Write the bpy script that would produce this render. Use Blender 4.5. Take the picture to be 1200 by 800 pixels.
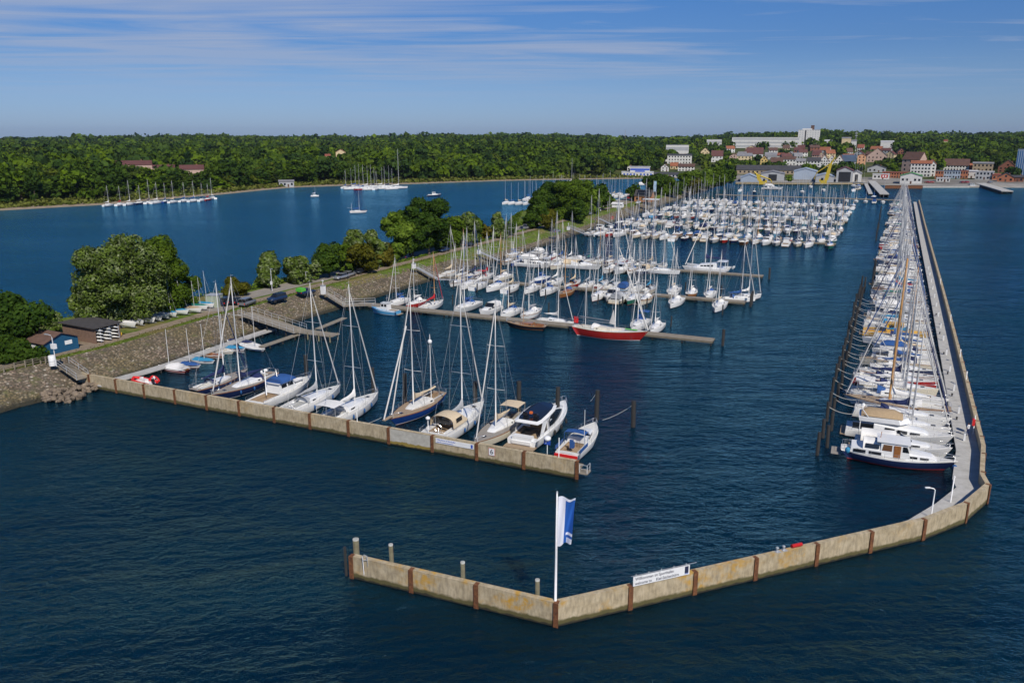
import bpy, math, random
import numpy as np
from mathutils import Vector, Matrix
random.seed(7)
R = math.radians
sc = bpy.context.scene
for o in list(bpy.data.objects): bpy.data.objects.remove(o)

# ------------------------------------------------------------------ camera
CAMH = 38.0
HORIZON = 157.0
FPX = 933.0
PITCH = math.atan((400 - HORIZON) / FPX)
cam = bpy.data.cameras.new('camera'); camo = bpy.data.objects.new('camera', cam)
sc.collection.objects.link(camo); sc.camera = camo
cam.sensor_width = 36; cam.lens = FPX / 1200 * 36
cam.clip_start = 0.5; cam.clip_end = 20000
camo.location = (0, 0, CAMH); camo.rotation_euler = (math.pi / 2 - PITCH, 0, 0)

# ------------------------------------------------------------------ world, sun, exposure
SUN_AZ = 22.0      # degrees right of straight behind the camera
SUN_EL = 44.0
SKY_STRENGTH = 0.075
SUN_STRENGTH = 4.2
HAZE_DENSITY = 0.000035
w = bpy.data.worlds.new("World"); sc.world = w; w.use_nodes = True
nt = w.node_tree; N = nt.nodes; Lk = nt.links; N.clear()
out = N.new('ShaderNodeOutputWorld'); bg = N.new('ShaderNodeBackground')
sky = N.new('ShaderNodeTexSky'); sky.sky_type = 'NISHITA'; sky.sun_disc = False
sdir = Vector((math.sin(R(SUN_AZ)) * math.cos(R(SUN_EL)), -math.cos(R(SUN_AZ)) * math.cos(R(SUN_EL)), math.sin(R(SUN_EL))))
sky.sun_elevation = R(SUN_EL)
sky.sun_rotation = math.atan2(sdir.x, sdir.y)
sky.altitude = 30; sky.air_density = 1.0; sky.dust_density = 0.35; sky.ozone_density = 2.2
gam = N.new('ShaderNodeGamma'); gam.inputs[1].default_value = 1.0
hsv = N.new('ShaderNodeHueSaturation'); hsv.inputs['Saturation'].default_value = 1.0; hsv.inputs['Value'].default_value = 1.0
Lk.new(sky.outputs[0], gam.inputs[0]); Lk.new(gam.outputs[0], hsv.inputs['Color'])
tc = N.new('ShaderNodeTexCoord'); sep = N.new('ShaderNodeSeparateXYZ'); Lk.new(tc.outputs['Generated'], sep.inputs[0])
# air near the horizon: the photograph's sky is a dull slate blue there
elr = N.new('ShaderNodeValToRGB'); Lk.new(sep.outputs['Z'], elr.inputs[0])
cr = elr.color_ramp; cr.elements[0].position = 0.0; cr.elements[0].color = (0.49, 0.70, 1.32, 1)
cr.elements[1].position = 0.75; cr.elements[1].color = (0.30, 0.62, 1.05, 1)
e = cr.elements.new(0.07); e.color = (0.44, 0.63, 1.07, 1)
e = cr.elements.new(0.10); e.color = (0.36, 0.58, 1.02, 1)
e = cr.elements.new(0.14); e.color = (0.34, 0.60, 1.06, 1)
e = cr.elements.new(0.18); e.color = (0.24, 0.60, 1.12, 1)
e = cr.elements.new(0.32); e.color = (0.16, 0.55, 1.1, 1)
mul = N.new('ShaderNodeMixRGB'); mul.blend_type = 'MULTIPLY'; mul.inputs[0].default_value = 1
Lk.new(hsv.outputs[0], mul.inputs[1]); Lk.new(elr.outputs[0], mul.inputs[2])
# thin high cloud streaks: direction projected on a flat layer
mx = N.new('ShaderNodeMath'); mx.operation = 'MAXIMUM'; mx.inputs[1].default_value = 0.02; Lk.new(sep.outputs['Z'], mx.inputs[0])
dvx = N.new('ShaderNodeMath'); dvx.operation = 'DIVIDE'; Lk.new(sep.outputs['X'], dvx.inputs[0]); Lk.new(mx.outputs[0], dvx.inputs[1])
dvy = N.new('ShaderNodeMath'); dvy.operation = 'DIVIDE'; Lk.new(sep.outputs['Y'], dvy.inputs[0]); Lk.new(mx.outputs[0], dvy.inputs[1])
cmb = N.new('ShaderNodeCombineXYZ'); Lk.new(dvx.outputs[0], cmb.inputs[0]); Lk.new(dvy.outputs[0], cmb.inputs[1])
mp = N.new('ShaderNodeMapping'); mp.inputs['Rotation'].default_value = (0, 0, R(-16)); mp.inputs['Scale'].default_value = (0.24, 0.70, 1)
mp.inputs['Location'].default_value = (1.3, 0.4, 0)
Lk.new(cmb.outputs[0], mp.inputs[0])
cn = N.new('ShaderNodeTexNoise'); cn.inputs['Scale'].default_value = 1.0; cn.inputs['Detail'].default_value = 8; cn.inputs['Roughness'].default_value = 0.6; cn.inputs['Distortion'].default_value = 1.4
Lk.new(mp.outputs[0], cn.inputs['Vector'])
mp2 = N.new('ShaderNodeMapping'); mp2.inputs['Scale'].default_value = (0.22, 0.18, 1); mp2.inputs['Location'].default_value = (3.6, 5.2, 0)
Lk.new(cmb.outputs[0], mp2.inputs[0])
cn2 = N.new('ShaderNodeTexNoise'); cn2.inputs['Scale'].default_value = 1.0; cn2.inputs['Detail'].default_value = 3
Lk.new(mp2.outputs[0], cn2.inputs['Vector'])
ad0 = N.new('ShaderNodeMath'); ad0.operation = 'ADD'; Lk.new(cn.outputs[0], ad0.inputs[0]); Lk.new(cn2.outputs[0], ad0.inputs[1])
lft = N.new('ShaderNodeMath'); lft.operation = 'MULTIPLY_ADD'; lft.inputs[1].default_value = -0.16; Lk.new(sep.outputs['X'], lft.inputs[0]); Lk.new(ad0.outputs[0], lft.inputs[2])   # more wisps to the left
ad = lft
clr = N.new('ShaderNodeValToRGB'); Lk.new(ad.outputs[0], clr.inputs[0])
clr.color_ramp.elements[0].position = 0.98; clr.color_ramp.elements[0].color = (0, 0, 0, 1)
clr.color_ramp.elements[1].position = 1.28 if False else 1.0; clr.color_ramp.elements[1].color = (1, 1, 1, 1)
ms = N.new('ShaderNodeMapRange'); ms.inputs['From Min'].default_value = 0.90; ms.inputs['From Max'].default_value = 1.16; ms.inputs['To Max'].default_value = 0.7
Lk.new(ad.outputs[0], ms.inputs['Value'])
fd = N.new('ShaderNodeMapRange'); fd.inputs['From Min'].default_value = 0.03; fd.inputs['From Max'].default_value = 0.10
Lk.new(sep.outputs['Z'], fd.inputs['Value'])
m2 = N.new('ShaderNodeMath'); m2.operation = 'MULTIPLY'; Lk.new(ms.outputs[0], m2.inputs[0]); Lk.new(fd.outputs[0], m2.inputs[1])
fd2 = N.new('ShaderNodeMapRange'); fd2.inputs['From Min'].default_value = 0.17; fd2.inputs['From Max'].default_value = 0.26; fd2.inputs['To Min'].default_value = 1; fd2.inputs['To Max'].default_value = 0.04
Lk.new(sep.outputs['Z'], fd2.inputs['Value'])
m3 = N.new('ShaderNodeMath'); m3.operation = 'MULTIPLY'; Lk.new(m2.outputs[0], m3.inputs[0]); Lk.new(fd2.outputs[0], m3.inputs[1])
mixc = N.new('ShaderNodeMixRGB'); Lk.new(m3.outputs[0], mixc.inputs[0]); Lk.new(mul.outputs[0], mixc.inputs[1])
mixc.inputs[2].default_value = (4.9, 5.7, 7.6, 1)
Lk.new(mixc.outputs[0], bg.inputs[0]); bg.inputs[1].default_value = SKY_STRENGTH
Lk.new(bg.outputs[0], out.inputs[0])
N.remove(clr)
sl = bpy.data.lights.new('sun', 'SUN'); sl.energy = SUN_STRENGTH; sl.angle = R(0.53); sl.color = (1.0, 0.93, 0.83)
so = bpy.data.objects.new('sun', sl); sc.collection.objects.link(so)
so.rotation_euler = sdir.to_track_quat('Z', 'Y').to_euler(); so.location = (60, -60, 120)
sc.view_settings.view_transform = 'Standard'; sc.view_settings.look = 'None'
sc.view_settings.gamma = 1; sc.view_settings.use_curve_mapping = False
sc.view_settings.exposure = 0.0
sc.render.engine = 'CYCLES'
sc.cycles.max_bounces = 6; sc.cycles.glossy_bounces = 3; sc.cycles.diffuse_bounces = 2
sc.cycles.transparent_max_bounces = 8; sc.cycles.transmission_bounces = 3; sc.cycles.volume_bounces = 0
sc.cycles.caustics_reflective = False; sc.cycles.caustics_refractive = False
sc.cycles.use_denoising = True; sc.cycles.use_adaptive_sampling = True; sc.cycles.adaptive_threshold = 0.02

# ------------------------------------------------------------------ places
_c, _s = math.cos(PITCH), math.sin(PITCH)
def G(px, py, z=0.0):
    """world x, y of the ground point of height z seen at (px, py) of the 1200x800 photograph"""
    u = (px - 600) / FPX; v = (py - 400) / FPX
    t = (z - CAMH) / -(v * _c + _s)
    return (u * t, (_c - v * _s) * t)
def W(u, v): return (.9075 * u + .42 * v, -.42 * u + .9075 * v)     # harbour axes: u along the jetties, v along the mole
def UV(x, y): return (.9075 * x - .42 * y, .42 * x + .9075 * y)
AX1 = math.atan2(-.42, .9075)      # heading of +u
AX2 = math.atan2(.9075, .42)       # heading of +v
def pxm(x, y): return FPX / math.hypot(x, y)     # pixels per metre, roughly

# ------------------------------------------------------------------ object helpers
COL = sc.collection
def put(o, parent=None):
    COL.objects.link(o)
    if parent is not None: o.parent = parent
    return o
def tag(o, label=None, cat=None, group=None, kind=None):
    if label: o['label'] = label
    if cat: o['category'] = cat
    if group: o['group'] = group
    if kind: o['kind'] = kind
    return o
def thing(name, label, cat, loc=(0, 0, 0), rz=0, group=None, scale=1):
    o = bpy.data.objects.new(name, None); COL.objects.link(o)
    o.empty_display_size = 0.2
    o.location = loc if len(loc) == 3 else (loc[0], loc[1], 0); o.rotation_euler = (0, 0, rz)
    if scale != 1: o.scale = (scale,) * 3
    return tag(o, label, cat, group)
def copy_tree(o, parent=None):
    c = o.copy(); COL.objects.link(c); c.parent = parent
    for ch in o.children: copy_tree(ch, c)
    return c

class MB:
    """collects faces, builds one mesh object"""
    def __init__(s): s.v = []; s.f = []; s.m = []; s.sm = []
    def add(s, vs, fs, mi=0, smooth=False):
        b = len(s.v); s.v += [tuple(p) for p in vs]
        for f in fs: s.f.append(tuple(b + i for i in f)); s.m.append(mi); s.sm.append(smooth)
        return s
    def box(s, cx, cy, cz, sx, sy, sz, rz=0, mi=0, ry=0):
        hx, hy, hz = sx / 2, sy / 2, sz / 2; vs = []
        for x in (-hx, hx):
            for y in (-hy, hy):
                for z in (-hz, hz):
                    X, Z = x, z
                    if ry: X = x * math.cos(ry) + z * math.sin(ry); Z = -x * math.sin(ry) + z * math.cos(ry)
                    vs.append((cx + X * math.cos(rz) - y * math.sin(rz), cy + X * math.sin(rz) + y * math.cos(rz), cz + Z))
        return s.add(vs, [(0, 1, 3, 2), (4, 6, 7, 5), (0, 4, 5, 1), (2, 3, 7, 6), (0, 2, 6, 4), (1, 5, 7, 3)], mi)
    def tube(s, pts, r, n=6, mi=0, caps=True, squash=1.0):
        """tube along points; r one number or one per point"""
        pts = [Vector(p) for p in pts]
        rs = r if isinstance(r, (list, tuple)) else [r] * len(pts)
        vs = []; fs = []
        for i, p in enumerate(pts):
            d = (pts[min(i + 1, len(pts) - 1)] - pts[max(i - 1, 0)]).normalized()
            a = Vector((0, 0, 1)) if abs(d.z) < 0.9 else Vector((1, 0, 0))
            x = d.cross(a).normalized(); y = d.cross(x).normalized()
            for k in range(n):
                t = 2 * math.pi * k / n
                vs.append(p + x * (rs[i] * math.cos(t) * squash) + y * (rs[i] * math.sin(t)))
        for i in range(len(pts) - 1):
            for k in range(n):
                k2 = (k + 1) % n
                fs.append((i * n + k, i * n + k2, (i + 1) * n + k2, (i + 1) * n + k))
        s.add(vs, fs, mi, n > 4)
        if caps:
            b = len(s.v) - len(vs)
            s.f.append(tuple(b + k for k in range(n))); s.m.append(mi); s.sm.append(False)
            s.f.append(tuple(b + (len(pts) - 1) * n + k for k in range(n))); s.m.append(mi); s.sm.append(False)
        return s
    def loft(s, rings, mi=0, closed=False, caps=False, smooth=True):
        n = len(rings[0]); vs = [p for r in rings for p in r]; fs = []
        for i in range(len(rings) - 1):
            for k in range(n if closed else n - 1):
                k2 = (k + 1) % n
                fs.append((i * n + k, i * n + k2, (i + 1) * n + k2, (i + 1) * n + k))
        s.add(vs, fs, mi, smooth)
        if caps:
            b = len(s.v) - len(vs)
            for q in (0, (len(rings) - 1) * n):
                s.f.append(tuple(b + q + k for k in range(n))); s.m.append(mi); s.sm.append(False)
        return s
    def prism(s, poly, z0, z1, mi=0):
        n = len(poly); vs = [(x, y, z0) for x, y in poly] + [(x, y, z1) for x, y in poly]
        fs = [tuple(range(n))[::-1], tuple(range(n, 2 * n))] + [(k, (k + 1) % n, n + (k + 1) % n, n + k) for k in range(n)]
        return s.add(vs, fs, mi)
    def lathe(s, prof, n=12, cx=0, cy=0, mi=0):
        rings = [[(cx + r * math.cos(2 * math.pi * k / n), cy + r * math.sin(2 * math.pi * k / n), z) for k in range(n)] for r, z in prof]
        return s.loft(rings, mi, closed=True, caps=True)
    def mesh(s, name, mats):
        me = bpy.data.meshes.new(name)
        me.from_pydata(s.v, [], s.f)
        for m in (mats if isinstance(mats, (list, tuple)) else [mats]): me.materials.append(m)
        me.polygons.foreach_set('material_index', s.m); me.polygons.foreach_set('use_smooth', s.sm)
        me.update(); return me
    def obj(s, name, mats, parent=None, loc=None, rz=0):
        o = bpy.data.objects.new(name, s.mesh(name, mats)); put(o, parent)
        if loc is not None: o.location = loc
        if rz: o.rotation_euler = (0, 0, rz)
        return o

# ------------------------------------------------------------------ materials
MATS = {}
def mat(name, col, rough=0.6, metal=0.0, spec=0.5, var=0.0, vscale=2.0, col2=None, bump=0.0, bscale=8.0, coat=0.0, dirt=0.0):
    if name in MATS: return MATS[name]
    m = bpy.data.materials.new(name); m.use_nodes = True; nt = m.node_tree; n = nt.nodes; l = nt.links
    b = n['Principled BSDF']; b.inputs['Roughness'].default_value = rough; b.inputs['Metallic'].default_value = metal
    b.inputs['Specular IOR Level'].default_value = spec; b.inputs['Coat Weight'].default_value = coat
    b.inputs['Base Color'].default_value = (*col, 1)
    if var or col2 or bump or dirt:
        g = n.new('ShaderNodeNewGeometry')
        tx = n.new('ShaderNodeTexNoise'); tx.inputs['Scale'].default_value = vscale; tx.inputs['Detail'].default_value = 6; tx.inputs['Roughness'].default_value = 0.65
        l.new(g.outputs['Position'], tx.inputs['Vector'])
        c2 = col2 or tuple(max(0, c * (1 - var)) for c in col); c1 = col if col2 else tuple(min(1, c * (1 + var)) for c in col)
        mr = n.new('ShaderNodeMapRange'); mr.inputs['From Min'].default_value = 0.32; mr.inputs['From Max'].default_value = 0.68; l.new(tx.outputs[0], mr.inputs['Value'])
        mi = n.new('ShaderNodeMixRGB'); l.new(mr.outputs[0], mi.inputs[0]); mi.inputs[1].default_value = (*c2, 1); mi.inputs[2].default_value = (*c1, 1)
        last = mi.outputs[0]
        l.new(last, b.inputs['Base Color'])
        if bump:
            t2 = n.new('ShaderNodeTexNoise'); t2.inputs['Scale'].default_value = bscale; t2.inputs['Detail'].default_value = 5
            l.new(g.outputs['Position'], t2.inputs['Vector'])
            bp = n.new('ShaderNodeBump'); bp.inputs['Strength'].default_value = bump; bp.inputs['Distance'].default_value = 0.05
            l.new(t2.outputs[0], bp.inputs['Height']); l.new(bp.outputs[0], b.inputs['Normal'])
    MATS[name] = m; return m
M = dict(
    gel_white=mat('gelcoat_white', (.80, .80, .78), .25, coat=.3, var=.05, vscale=.6),
    gel_cream=mat('gelcoat_cream', (.72, .66, .52), .3, coat=.3, var=.05, vscale=.6),
    gel_grey=mat('gelcoat_grey', (.48, .50, .50), .3, coat=.3, var=.05, vscale=.6),
    gel_navy=mat('gelcoat_navy', (.012, .022, .075), .2, coat=.5),
    gel_blue=mat('gelcoat_blue', (.01, .045, .20), .25, coat=.5),
    gel_red=mat('gelcoat_red', (.36, .018, .014), .3, coat=.4, var=.12, vscale=.8),
    gel_green=mat('gelcoat_green', (.02, .13, .09), .25, coat=.4),
    gel_black=mat('gelcoat_black', (.015, .015, .02), .2, coat=.5),
    gel_ltblue=mat('gelcoat_light_blue', (.10, .36, .62), .3, coat=.3),
    gel_yellow=mat('gelcoat_yellow', (.75, .42, .03), .35, coat=.2),
    varnish=mat('varnished_wood', (.30, .12, .035), .3, coat=.5, var=.25, vscale=3),
    antifoul=mat('antifouling', (.05, .04, .06), .7),
    antired=mat('antifouling_red', (.35, .03, .02), .6),
    deck=mat('deck_nonskid', (.66, .65, .61), .7, var=.08, vscale=2.5),
    deckgrey=mat('deck_grey', (.42, .43, .43), .75, var=.1, vscale=2.5),
    teak=mat('teak_deck', (.34, .25, .16), .75, var=.2, vscale=6),
    teakgrey=mat('teak_weathered', (.30, .27, .23), .8, var=.2, vscale=6),
    glass=mat('dark_glass', (.012, .014, .017), .06, spec=.8),
    glassb=mat('wood_window', (.16, .08, .04), .15),
    alu=mat('mast_aluminium', (.52, .52, .51), .4, metal=.2, spec=.5),
    alud=mat('mast_grey', (.36, .36, .36), .4, metal=.4),
    spruce=mat('spruce_mast', (.46, .24, .07), .4, coat=.3, var=.1),
    steel=mat('stainless_steel', (.75, .75, .75), .25, metal=.7),
    wire=mat('rigging_wire', (.38, .38, .38), .4, metal=.5),
    rope=mat('mooring_rope', (.60, .58, .52), .9),
    c_blue=mat('canvas_blue', (.02, .085, .27), .85, var=.12, vscale=3),
    c_navy=mat('canvas_navy', (.012, .022, .09), .85, var=.15, vscale=3),
    c_white=mat('canvas_white', (.74, .73, .70), .85, var=.08, vscale=3),
    c_cream=mat('canvas_cream', (.62, .50, .34), .85, var=.08, vscale=3),
    c_tan=mat('canvas_tan', (.40, .29, .17), .9, var=.12, vscale=3),
    c_grey=mat('canvas_grey', (.36, .37, .38), .85, var=.12, vscale=3),
    c_red=mat('canvas_red', (.42, .015, .02), .85, var=.12, vscale=3),
    c_green=mat('canvas_green', (.01, .16, .12), .85, var=.12, vscale=3),
    c_cyan=mat('canvas_turquoise', (.03, .24, .42), .8, var=.12, vscale=3),
    sail=mat('sail_cloth', (.58, .57, .54), .8, var=.06, vscale=4),
    rubber=mat('rubber_black', (.02, .02, .02), .8),
    fblue=mat('fender_blue', (.02, .10, .28), .5), fwhite=mat('fender_white', (.7, .7, .68), .5),
    orange=mat('orange_plastic', (.75, .16, .03), .6), redp=mat('red_plastic', (.65, .02, .02), .5),
    yellowp=mat('yellow_plastic', (.75, .45, .03), .6), greenp=mat('green_plastic', (.10, .45, .05), .6),
    pile=mat('pile_tarred_wood', (.013, .012, .011), .8, var=.4, vscale=2.5, bump=.6),
    pileg=mat('pile_green_wood', (.18, .17, .11), .9, col2=(.10, .085, .05), vscale=2, bump=.6),
    pcap=mat('pile_cap_grey', (.42, .42, .38), .8, var=.2, vscale=5),
    planks=mat('jetty_planks', (.30, .26, .20), .9, col2=(.19, .165, .125), vscale=1.2, bump=.4),
    beam=mat('jetty_beam', (.16, .14, .10), .9, var=.3, vscale=2),
    walk=mat('walkway_concrete', (.50, .49, .46), .9, col2=(.36, .35, .32), vscale=.9, bump=.15),
    galv=mat('galvanised_steel', (.50, .51, .52), .5, metal=.4, var=.15, vscale=5),
    white=mat('white_paint', (.80, .80, .79), .5, var=.05, vscale=2),
    grey=mat('grey_paint', (.35, .36, .38), .6, var=.08, vscale=2),
    black=mat('black_paint', (.02, .02, .022), .5),
    bark=mat('bark', (.085, .065, .045), .95, var=.35, vscale=4),
    birchbark=mat('pale_bark', (.30, .28, .24), .95, var=.35, vscale=4),
)

# ================================================================== STRUCTURE MATERIALS
def node_mat(name):
    m = bpy.data.materials.new(name); m.use_nodes = True
    nt = m.node_tree; return m, nt.nodes, nt.links, nt.nodes['Principled BSDF']
def ramp(n, stops):
    r = n.new('ShaderNodeValToRGB'); c = r.color_ramp
    c.elements[0].position, c.elements[0].color = stops[0][0], (*stops[0][1], 1)
    c.elements[1].position, c.elements[1].color = stops[-1][0], (*stops[-1][1], 1)
    for p, k in stops[1:-1]:
        e = c.elements.new(p); e.color = (*k, 1)
    return r
def noise(n, l, vec, scale, detail=5, rough=.6, dist=0):
    t = n.new('ShaderNodeTexNoise'); t.inputs['Scale'].default_value = scale; t.inputs['Detail'].default_value = detail
    t.inputs['Roughness'].default_value = rough; t.inputs['Distortion'].default_value = dist; l.new(vec, t.inputs['Vector']); return t.outputs[0]
def mrange(n, l, v, a, b, c=0, d=1):
    t = n.new('ShaderNodeMapRange'); l.new(v, t.inputs['Value'])
    for k, x in zip(('From Min', 'From Max', 'To Min', 'To Max'), (a, b, c, d)): t.inputs[k].default_value = x
    return t.outputs[0]
def mixrgb(n, l, f, a, b, mode='MIX'):
    t = n.new('ShaderNodeMixRGB'); t.blend_type = mode
    for i, x in enumerate((f, a, b)):
        if hasattr(x, 'links'): l.new(x, t.inputs[i])
        else: t.inputs[i].default_value = (*x, 1) if isinstance(x, tuple) else x
    return t.outputs[0]
def math_(n, l, op, a, b=0.0):
    t = n.new('ShaderNodeMath'); t.operation = op
    for i, x in enumerate((a, b)):
        if hasattr(x, 'links'): l.new(x, t.inputs[i])
        else: t.inputs[i].default_value = x
    return t.outputs[0]
def bump_(n, l, b, h, strength, dist):
    t = n.new('ShaderNodeBump'); t.inputs['Strength'].default_value = strength; t.inputs['Distance'].default_value = dist
    l.new(h, t.inputs['Height']); l.new(t.outputs[0], b.inputs['Normal']); return t

# --- water
m, n, l, b = node_mat('sea_water'); M['water'] = m
g = n.new('ShaderNodeNewGeometry')
def wmap(rot, sx, sy):
    mp = n.new('ShaderNodeMapping'); mp.inputs['Rotation'].default_value = (0, 0, R(rot)); mp.inputs['Scale'].default_value = (sx, sy, 1)
    l.new(g.outputs['Position'], mp.inputs['Vector']); return mp.outputs[0]
wa = noise(n, l, wmap(12, .55, 1.0), .22, 3, .5, .3)
wb = noise(n, l, wmap(-20, .6, 1.0), 1.05, 5, .6, .5)
wc = noise(n, l, wmap(5, .7, 1.0), 2.6, 3, .6, .2)
gust = noise(n, l, wmap(-30, .35, 1.0), .016, 6, .65, .8)
h = math_(n, l, 'ADD', math_(n, l, 'MULTIPLY', wa, 1.0), math_(n, l, 'ADD', math_(n, l, 'MULTIPLY', wb, .50), math_(n, l, 'MULTIPLY', wc, .13)))
h = math_(n, l, 'MULTIPLY', h, mrange(n, l, gust, .38, .62, .5, 1.25))
bp = bump_(n, l, b, h, 1.0, 1.35)
sx_ = n.new('ShaderNodeSeparateXYZ'); l.new(g.outputs['Position'], sx_.inputs[0])
uu_ = math_(n, l, 'ADD', math_(n, l, 'MULTIPLY', sx_.outputs[0], .9075), math_(n, l, 'MULTIPLY', sx_.outputs[1], -.42))
body = mixrgb(n, l, mrange(n, l, gust, .4, .6), (.0006, .0095, .020), (.0012, .019, .036))
body = mixrgb(n, l, mrange(n, l, uu_, -122, -150), body, (.004, .038, .085))       # shallower lagoon
l.new(body, b.inputs['Base Color']); b.inputs['Specular IOR Level'].default_value = 0
b.inputs['Subsurface Weight'].default_value = 1; b.inputs['Subsurface Radius'].default_value = (.5, 1, 1.2); b.inputs['Subsurface Scale'].default_value = 12.0
gl = n.new('ShaderNodeBsdfGlossy'); gl.inputs['Roughness'].default_value = .09; gl.inputs['Color'].default_value = (.42, .86, 1.08, 1); l.new(bp.outputs[0], gl.inputs['Normal'])
fr_ = n.new('ShaderNodeFresnel'); fr_.inputs['IOR'].default_value = 1.32; l.new(bp.outputs[0], fr_.inputs['Normal'])
mxs = n.new('ShaderNodeMixShader'); l.new(fr_.outputs[0], mxs.inputs[0]); l.new(b.outputs[0], mxs.inputs[1]); l.new(gl.outputs[0], mxs.inputs[2]); l.new(mxs.outputs[0], n['Material Output'].inputs[0])

# --- breakwater concrete: panels, lichen, algae band above the water
m, n, l, b = node_mat('wall_concrete'); M['wall'] = m
g = n.new('ShaderNodeNewGeometry'); sp = n.new('ShaderNodeSeparateXYZ'); l.new(g.outputs['Position'], sp.inputs[0])
mp = n.new('ShaderNodeMapping'); mp.inputs['Scale'].default_value = (1, 1, .25); l.new(g.outputs['Position'], mp.inputs[0])
base = ramp(n, [(.3, (.31, .245, .145)), (.5, (.46, .375, .24)), (.72, (.57, .48, .33))]); l.new(noise(n, l, g.outputs['Position'], .9, 8, .7), base.inputs[0])
fine = mixrgb(n, l, .35, base.outputs[0], ramp(n, [(0, (.2, .2, .2)), (1, (.9, .9, .9))]).outputs[0], 'MULTIPLY')
n2 = n.new('ShaderNodeTexNoise'); n2.inputs['Scale'].default_value = 4.5; n2.inputs['Detail'].default_value = 6; l.new(mp.outputs[0], n2.inputs['Vector'])
streak = mixrgb(n, l, mrange(n, l, n2.outputs[0], .42, .7, 0, .5), base.outputs[0], (.15, .125, .085))
lich = math_(n, l, 'MULTIPLY', mrange(n, l, noise(n, l, g.outputs['Position'], .22, 3), .50, .60), mrange(n, l, noise(n, l, g.outputs['Position'], 1.7, 6), .42, .62))
lf = math_(n, l, 'MULTIPLY', lich, mrange(n, l, sp.outputs[1], 58, 68, 1.0, .2))
streak = mixrgb(n, l, lf, streak, (.50, .27, .02))
zz = math_(n, l, 'ADD', sp.outputs[2], math_(n, l, 'MULTIPLY', noise(n, l, g.outputs['Position'], 1.3, 5), -.55))
c1 = mixrgb(n, l, mrange(n, l, zz, .15, .35), (.10, .085, .03), streak)
c2 = mixrgb(n, l, mrange(n, l, zz, -.17, -.05), (.022, .02, .012), c1)
l.new(c2, b.inputs['Base Color']); b.inputs['Roughness'].default_value = .9
bump_(n, l, b, noise(n, l, g.outputs['Position'], 6, 6), .35, .05)
m, n, l, b = node_mat('wall_concrete_pale'); M['wall_pale'] = m
g = n.new('ShaderNodeNewGeometry'); sp = n.new('ShaderNodeSeparateXYZ'); l.new(g.outputs['Position'], sp.inputs[0])
base = ramp(n, [(.3, (.36, .34, .29)), (.7, (.55, .53, .46))]); l.new(noise(n, l, g.outputs['Position'], 1.2, 8, .7), base.inputs[0])
zz = math_(n, l, 'ADD', sp.outputs[2], math_(n, l, 'MULTIPLY', noise(n, l, g.outputs['Position'], 1.3, 5), -.55))
c1 = mixrgb(n, l, mrange(n, l, zz, .2, .3), (.26, .19, .04), base.outputs[0])
l.new(mixrgb(n, l, mrange(n, l, zz, -.17, -.05), (.03, .026, .012), c1), b.inputs['Base Color']); b.inputs['Roughness'].default_value = .9
# --- rusty steel
m, n, l, b = node_mat('rusty_steel'); M['rust'] = m
g = n.new('ShaderNodeNewGeometry')
base = ramp(n, [(.3, (.06, .022, .010)), (.5, (.15, .058, .022)), (.7, (.26, .11, .04))]); l.new(noise(n, l, g.outputs['Position'], 3.5, 7, .7), base.inputs[0])
l.new(base.outputs[0], b.inputs['Base Color']); b.inputs['Roughness'].default_value = .85
# --- paved stone slope
m, n, l, b = node_mat('stone_slope'); M['stone'] = m
g = n.new('ShaderNodeNewGeometry')
vo = n.new('ShaderNodeTexVoronoi'); vo.inputs['Scale'].default_value = 2.3; l.new(g.outputs['Position'], vo.inputs['Vector'])
sc_ = n.new('ShaderNodeSeparateColor'); l.new(vo.outputs['Color'], sc_.inputs[0])
base = ramp(n, [(0, (.12, .085, .06)), (.45, (.23, .17, .125)), (.75, (.31, .235, .17)), (.93, (.42, .355, .275)), (1, (.50, .44, .37))]); l.new(sc_.outputs[0], base.inputs[0])
big = noise(n, l, g.outputs['Position'], .13, 5, .65)
c = mixrgb(n, l, mrange(n, l, big, .42, .62, .0, .6), base.outputs[0], (.19, .15, .05))
c = mixrgb(n, l, mrange(n, l, vo.outputs['Distance'], .28, .55, 0, .75), c, (.055, .05, .03))
gr = math_(n, l, 'MULTIPLY', mrange(n, l, noise(n, l, g.outputs['Position'], .5, 6, .7), .55, .68), .8)
c = mixrgb(n, l, gr, c, (.11, .12, .03))
sp = n.new('ShaderNodeSeparateXYZ'); l.new(g.outputs['Position'], sp.inputs[0])
c = mixrgb(n, l, mrange(n, l, sp.outputs[2], .25, .6), (.03, .028, .016), c)
l.new(c, b.inputs['Base Color']); b.inputs['Roughness'].default_value = .92
bump_(n, l, b, math_(n, l, 'MULTIPLY', vo.outputs['Distance'], -1), .8, .15)
# --- grass, gravel, land
def ground_mat(name, stops, s1, s2, patch=None, pr=(.5, .65)):
    m, n, l, b = node_mat(name)
    g = n.new('ShaderNodeNewGeometry')
    r = ramp(n, stops); l.new(noise(n, l, g.outputs['Position'], s1, 8, .7), r.inputs[0])
    c = r.outputs[0]
    if patch: c = mixrgb(n, l, mrange(n, l, noise(n, l, g.outputs['Position'], s2, 5, .6), *pr), c, patch)
    l.new(c, b.inputs['Base Color']); b.inputs['Roughness'].default_value = .95; b.inputs['Specular IOR Level'].default_value = .1
    bump_(n, l, b, noise(n, l, g.outputs['Position'], 5, 5), .5, .08)
    return m
M['grass'] = ground_mat('grass_ground', [(.3, (.045, .075, .012)), (.5, (.10, .15, .022)), (.7, (.17, .20, .04))], .8, .1, (.18, .15, .06))
M['gravel'] = ground_mat('gravel_path', [(.3, (.20, .155, .11)), (.7, (.31, .25, .185))], .7, .25, (.14, .13, .07), (.56, .72))
M['road'] = ground_mat('gravel_road', [(.3, (.22, .20, .17)), (.7, (.33, .30, .26))], .4, .1, (.19, .17, .13))
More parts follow.
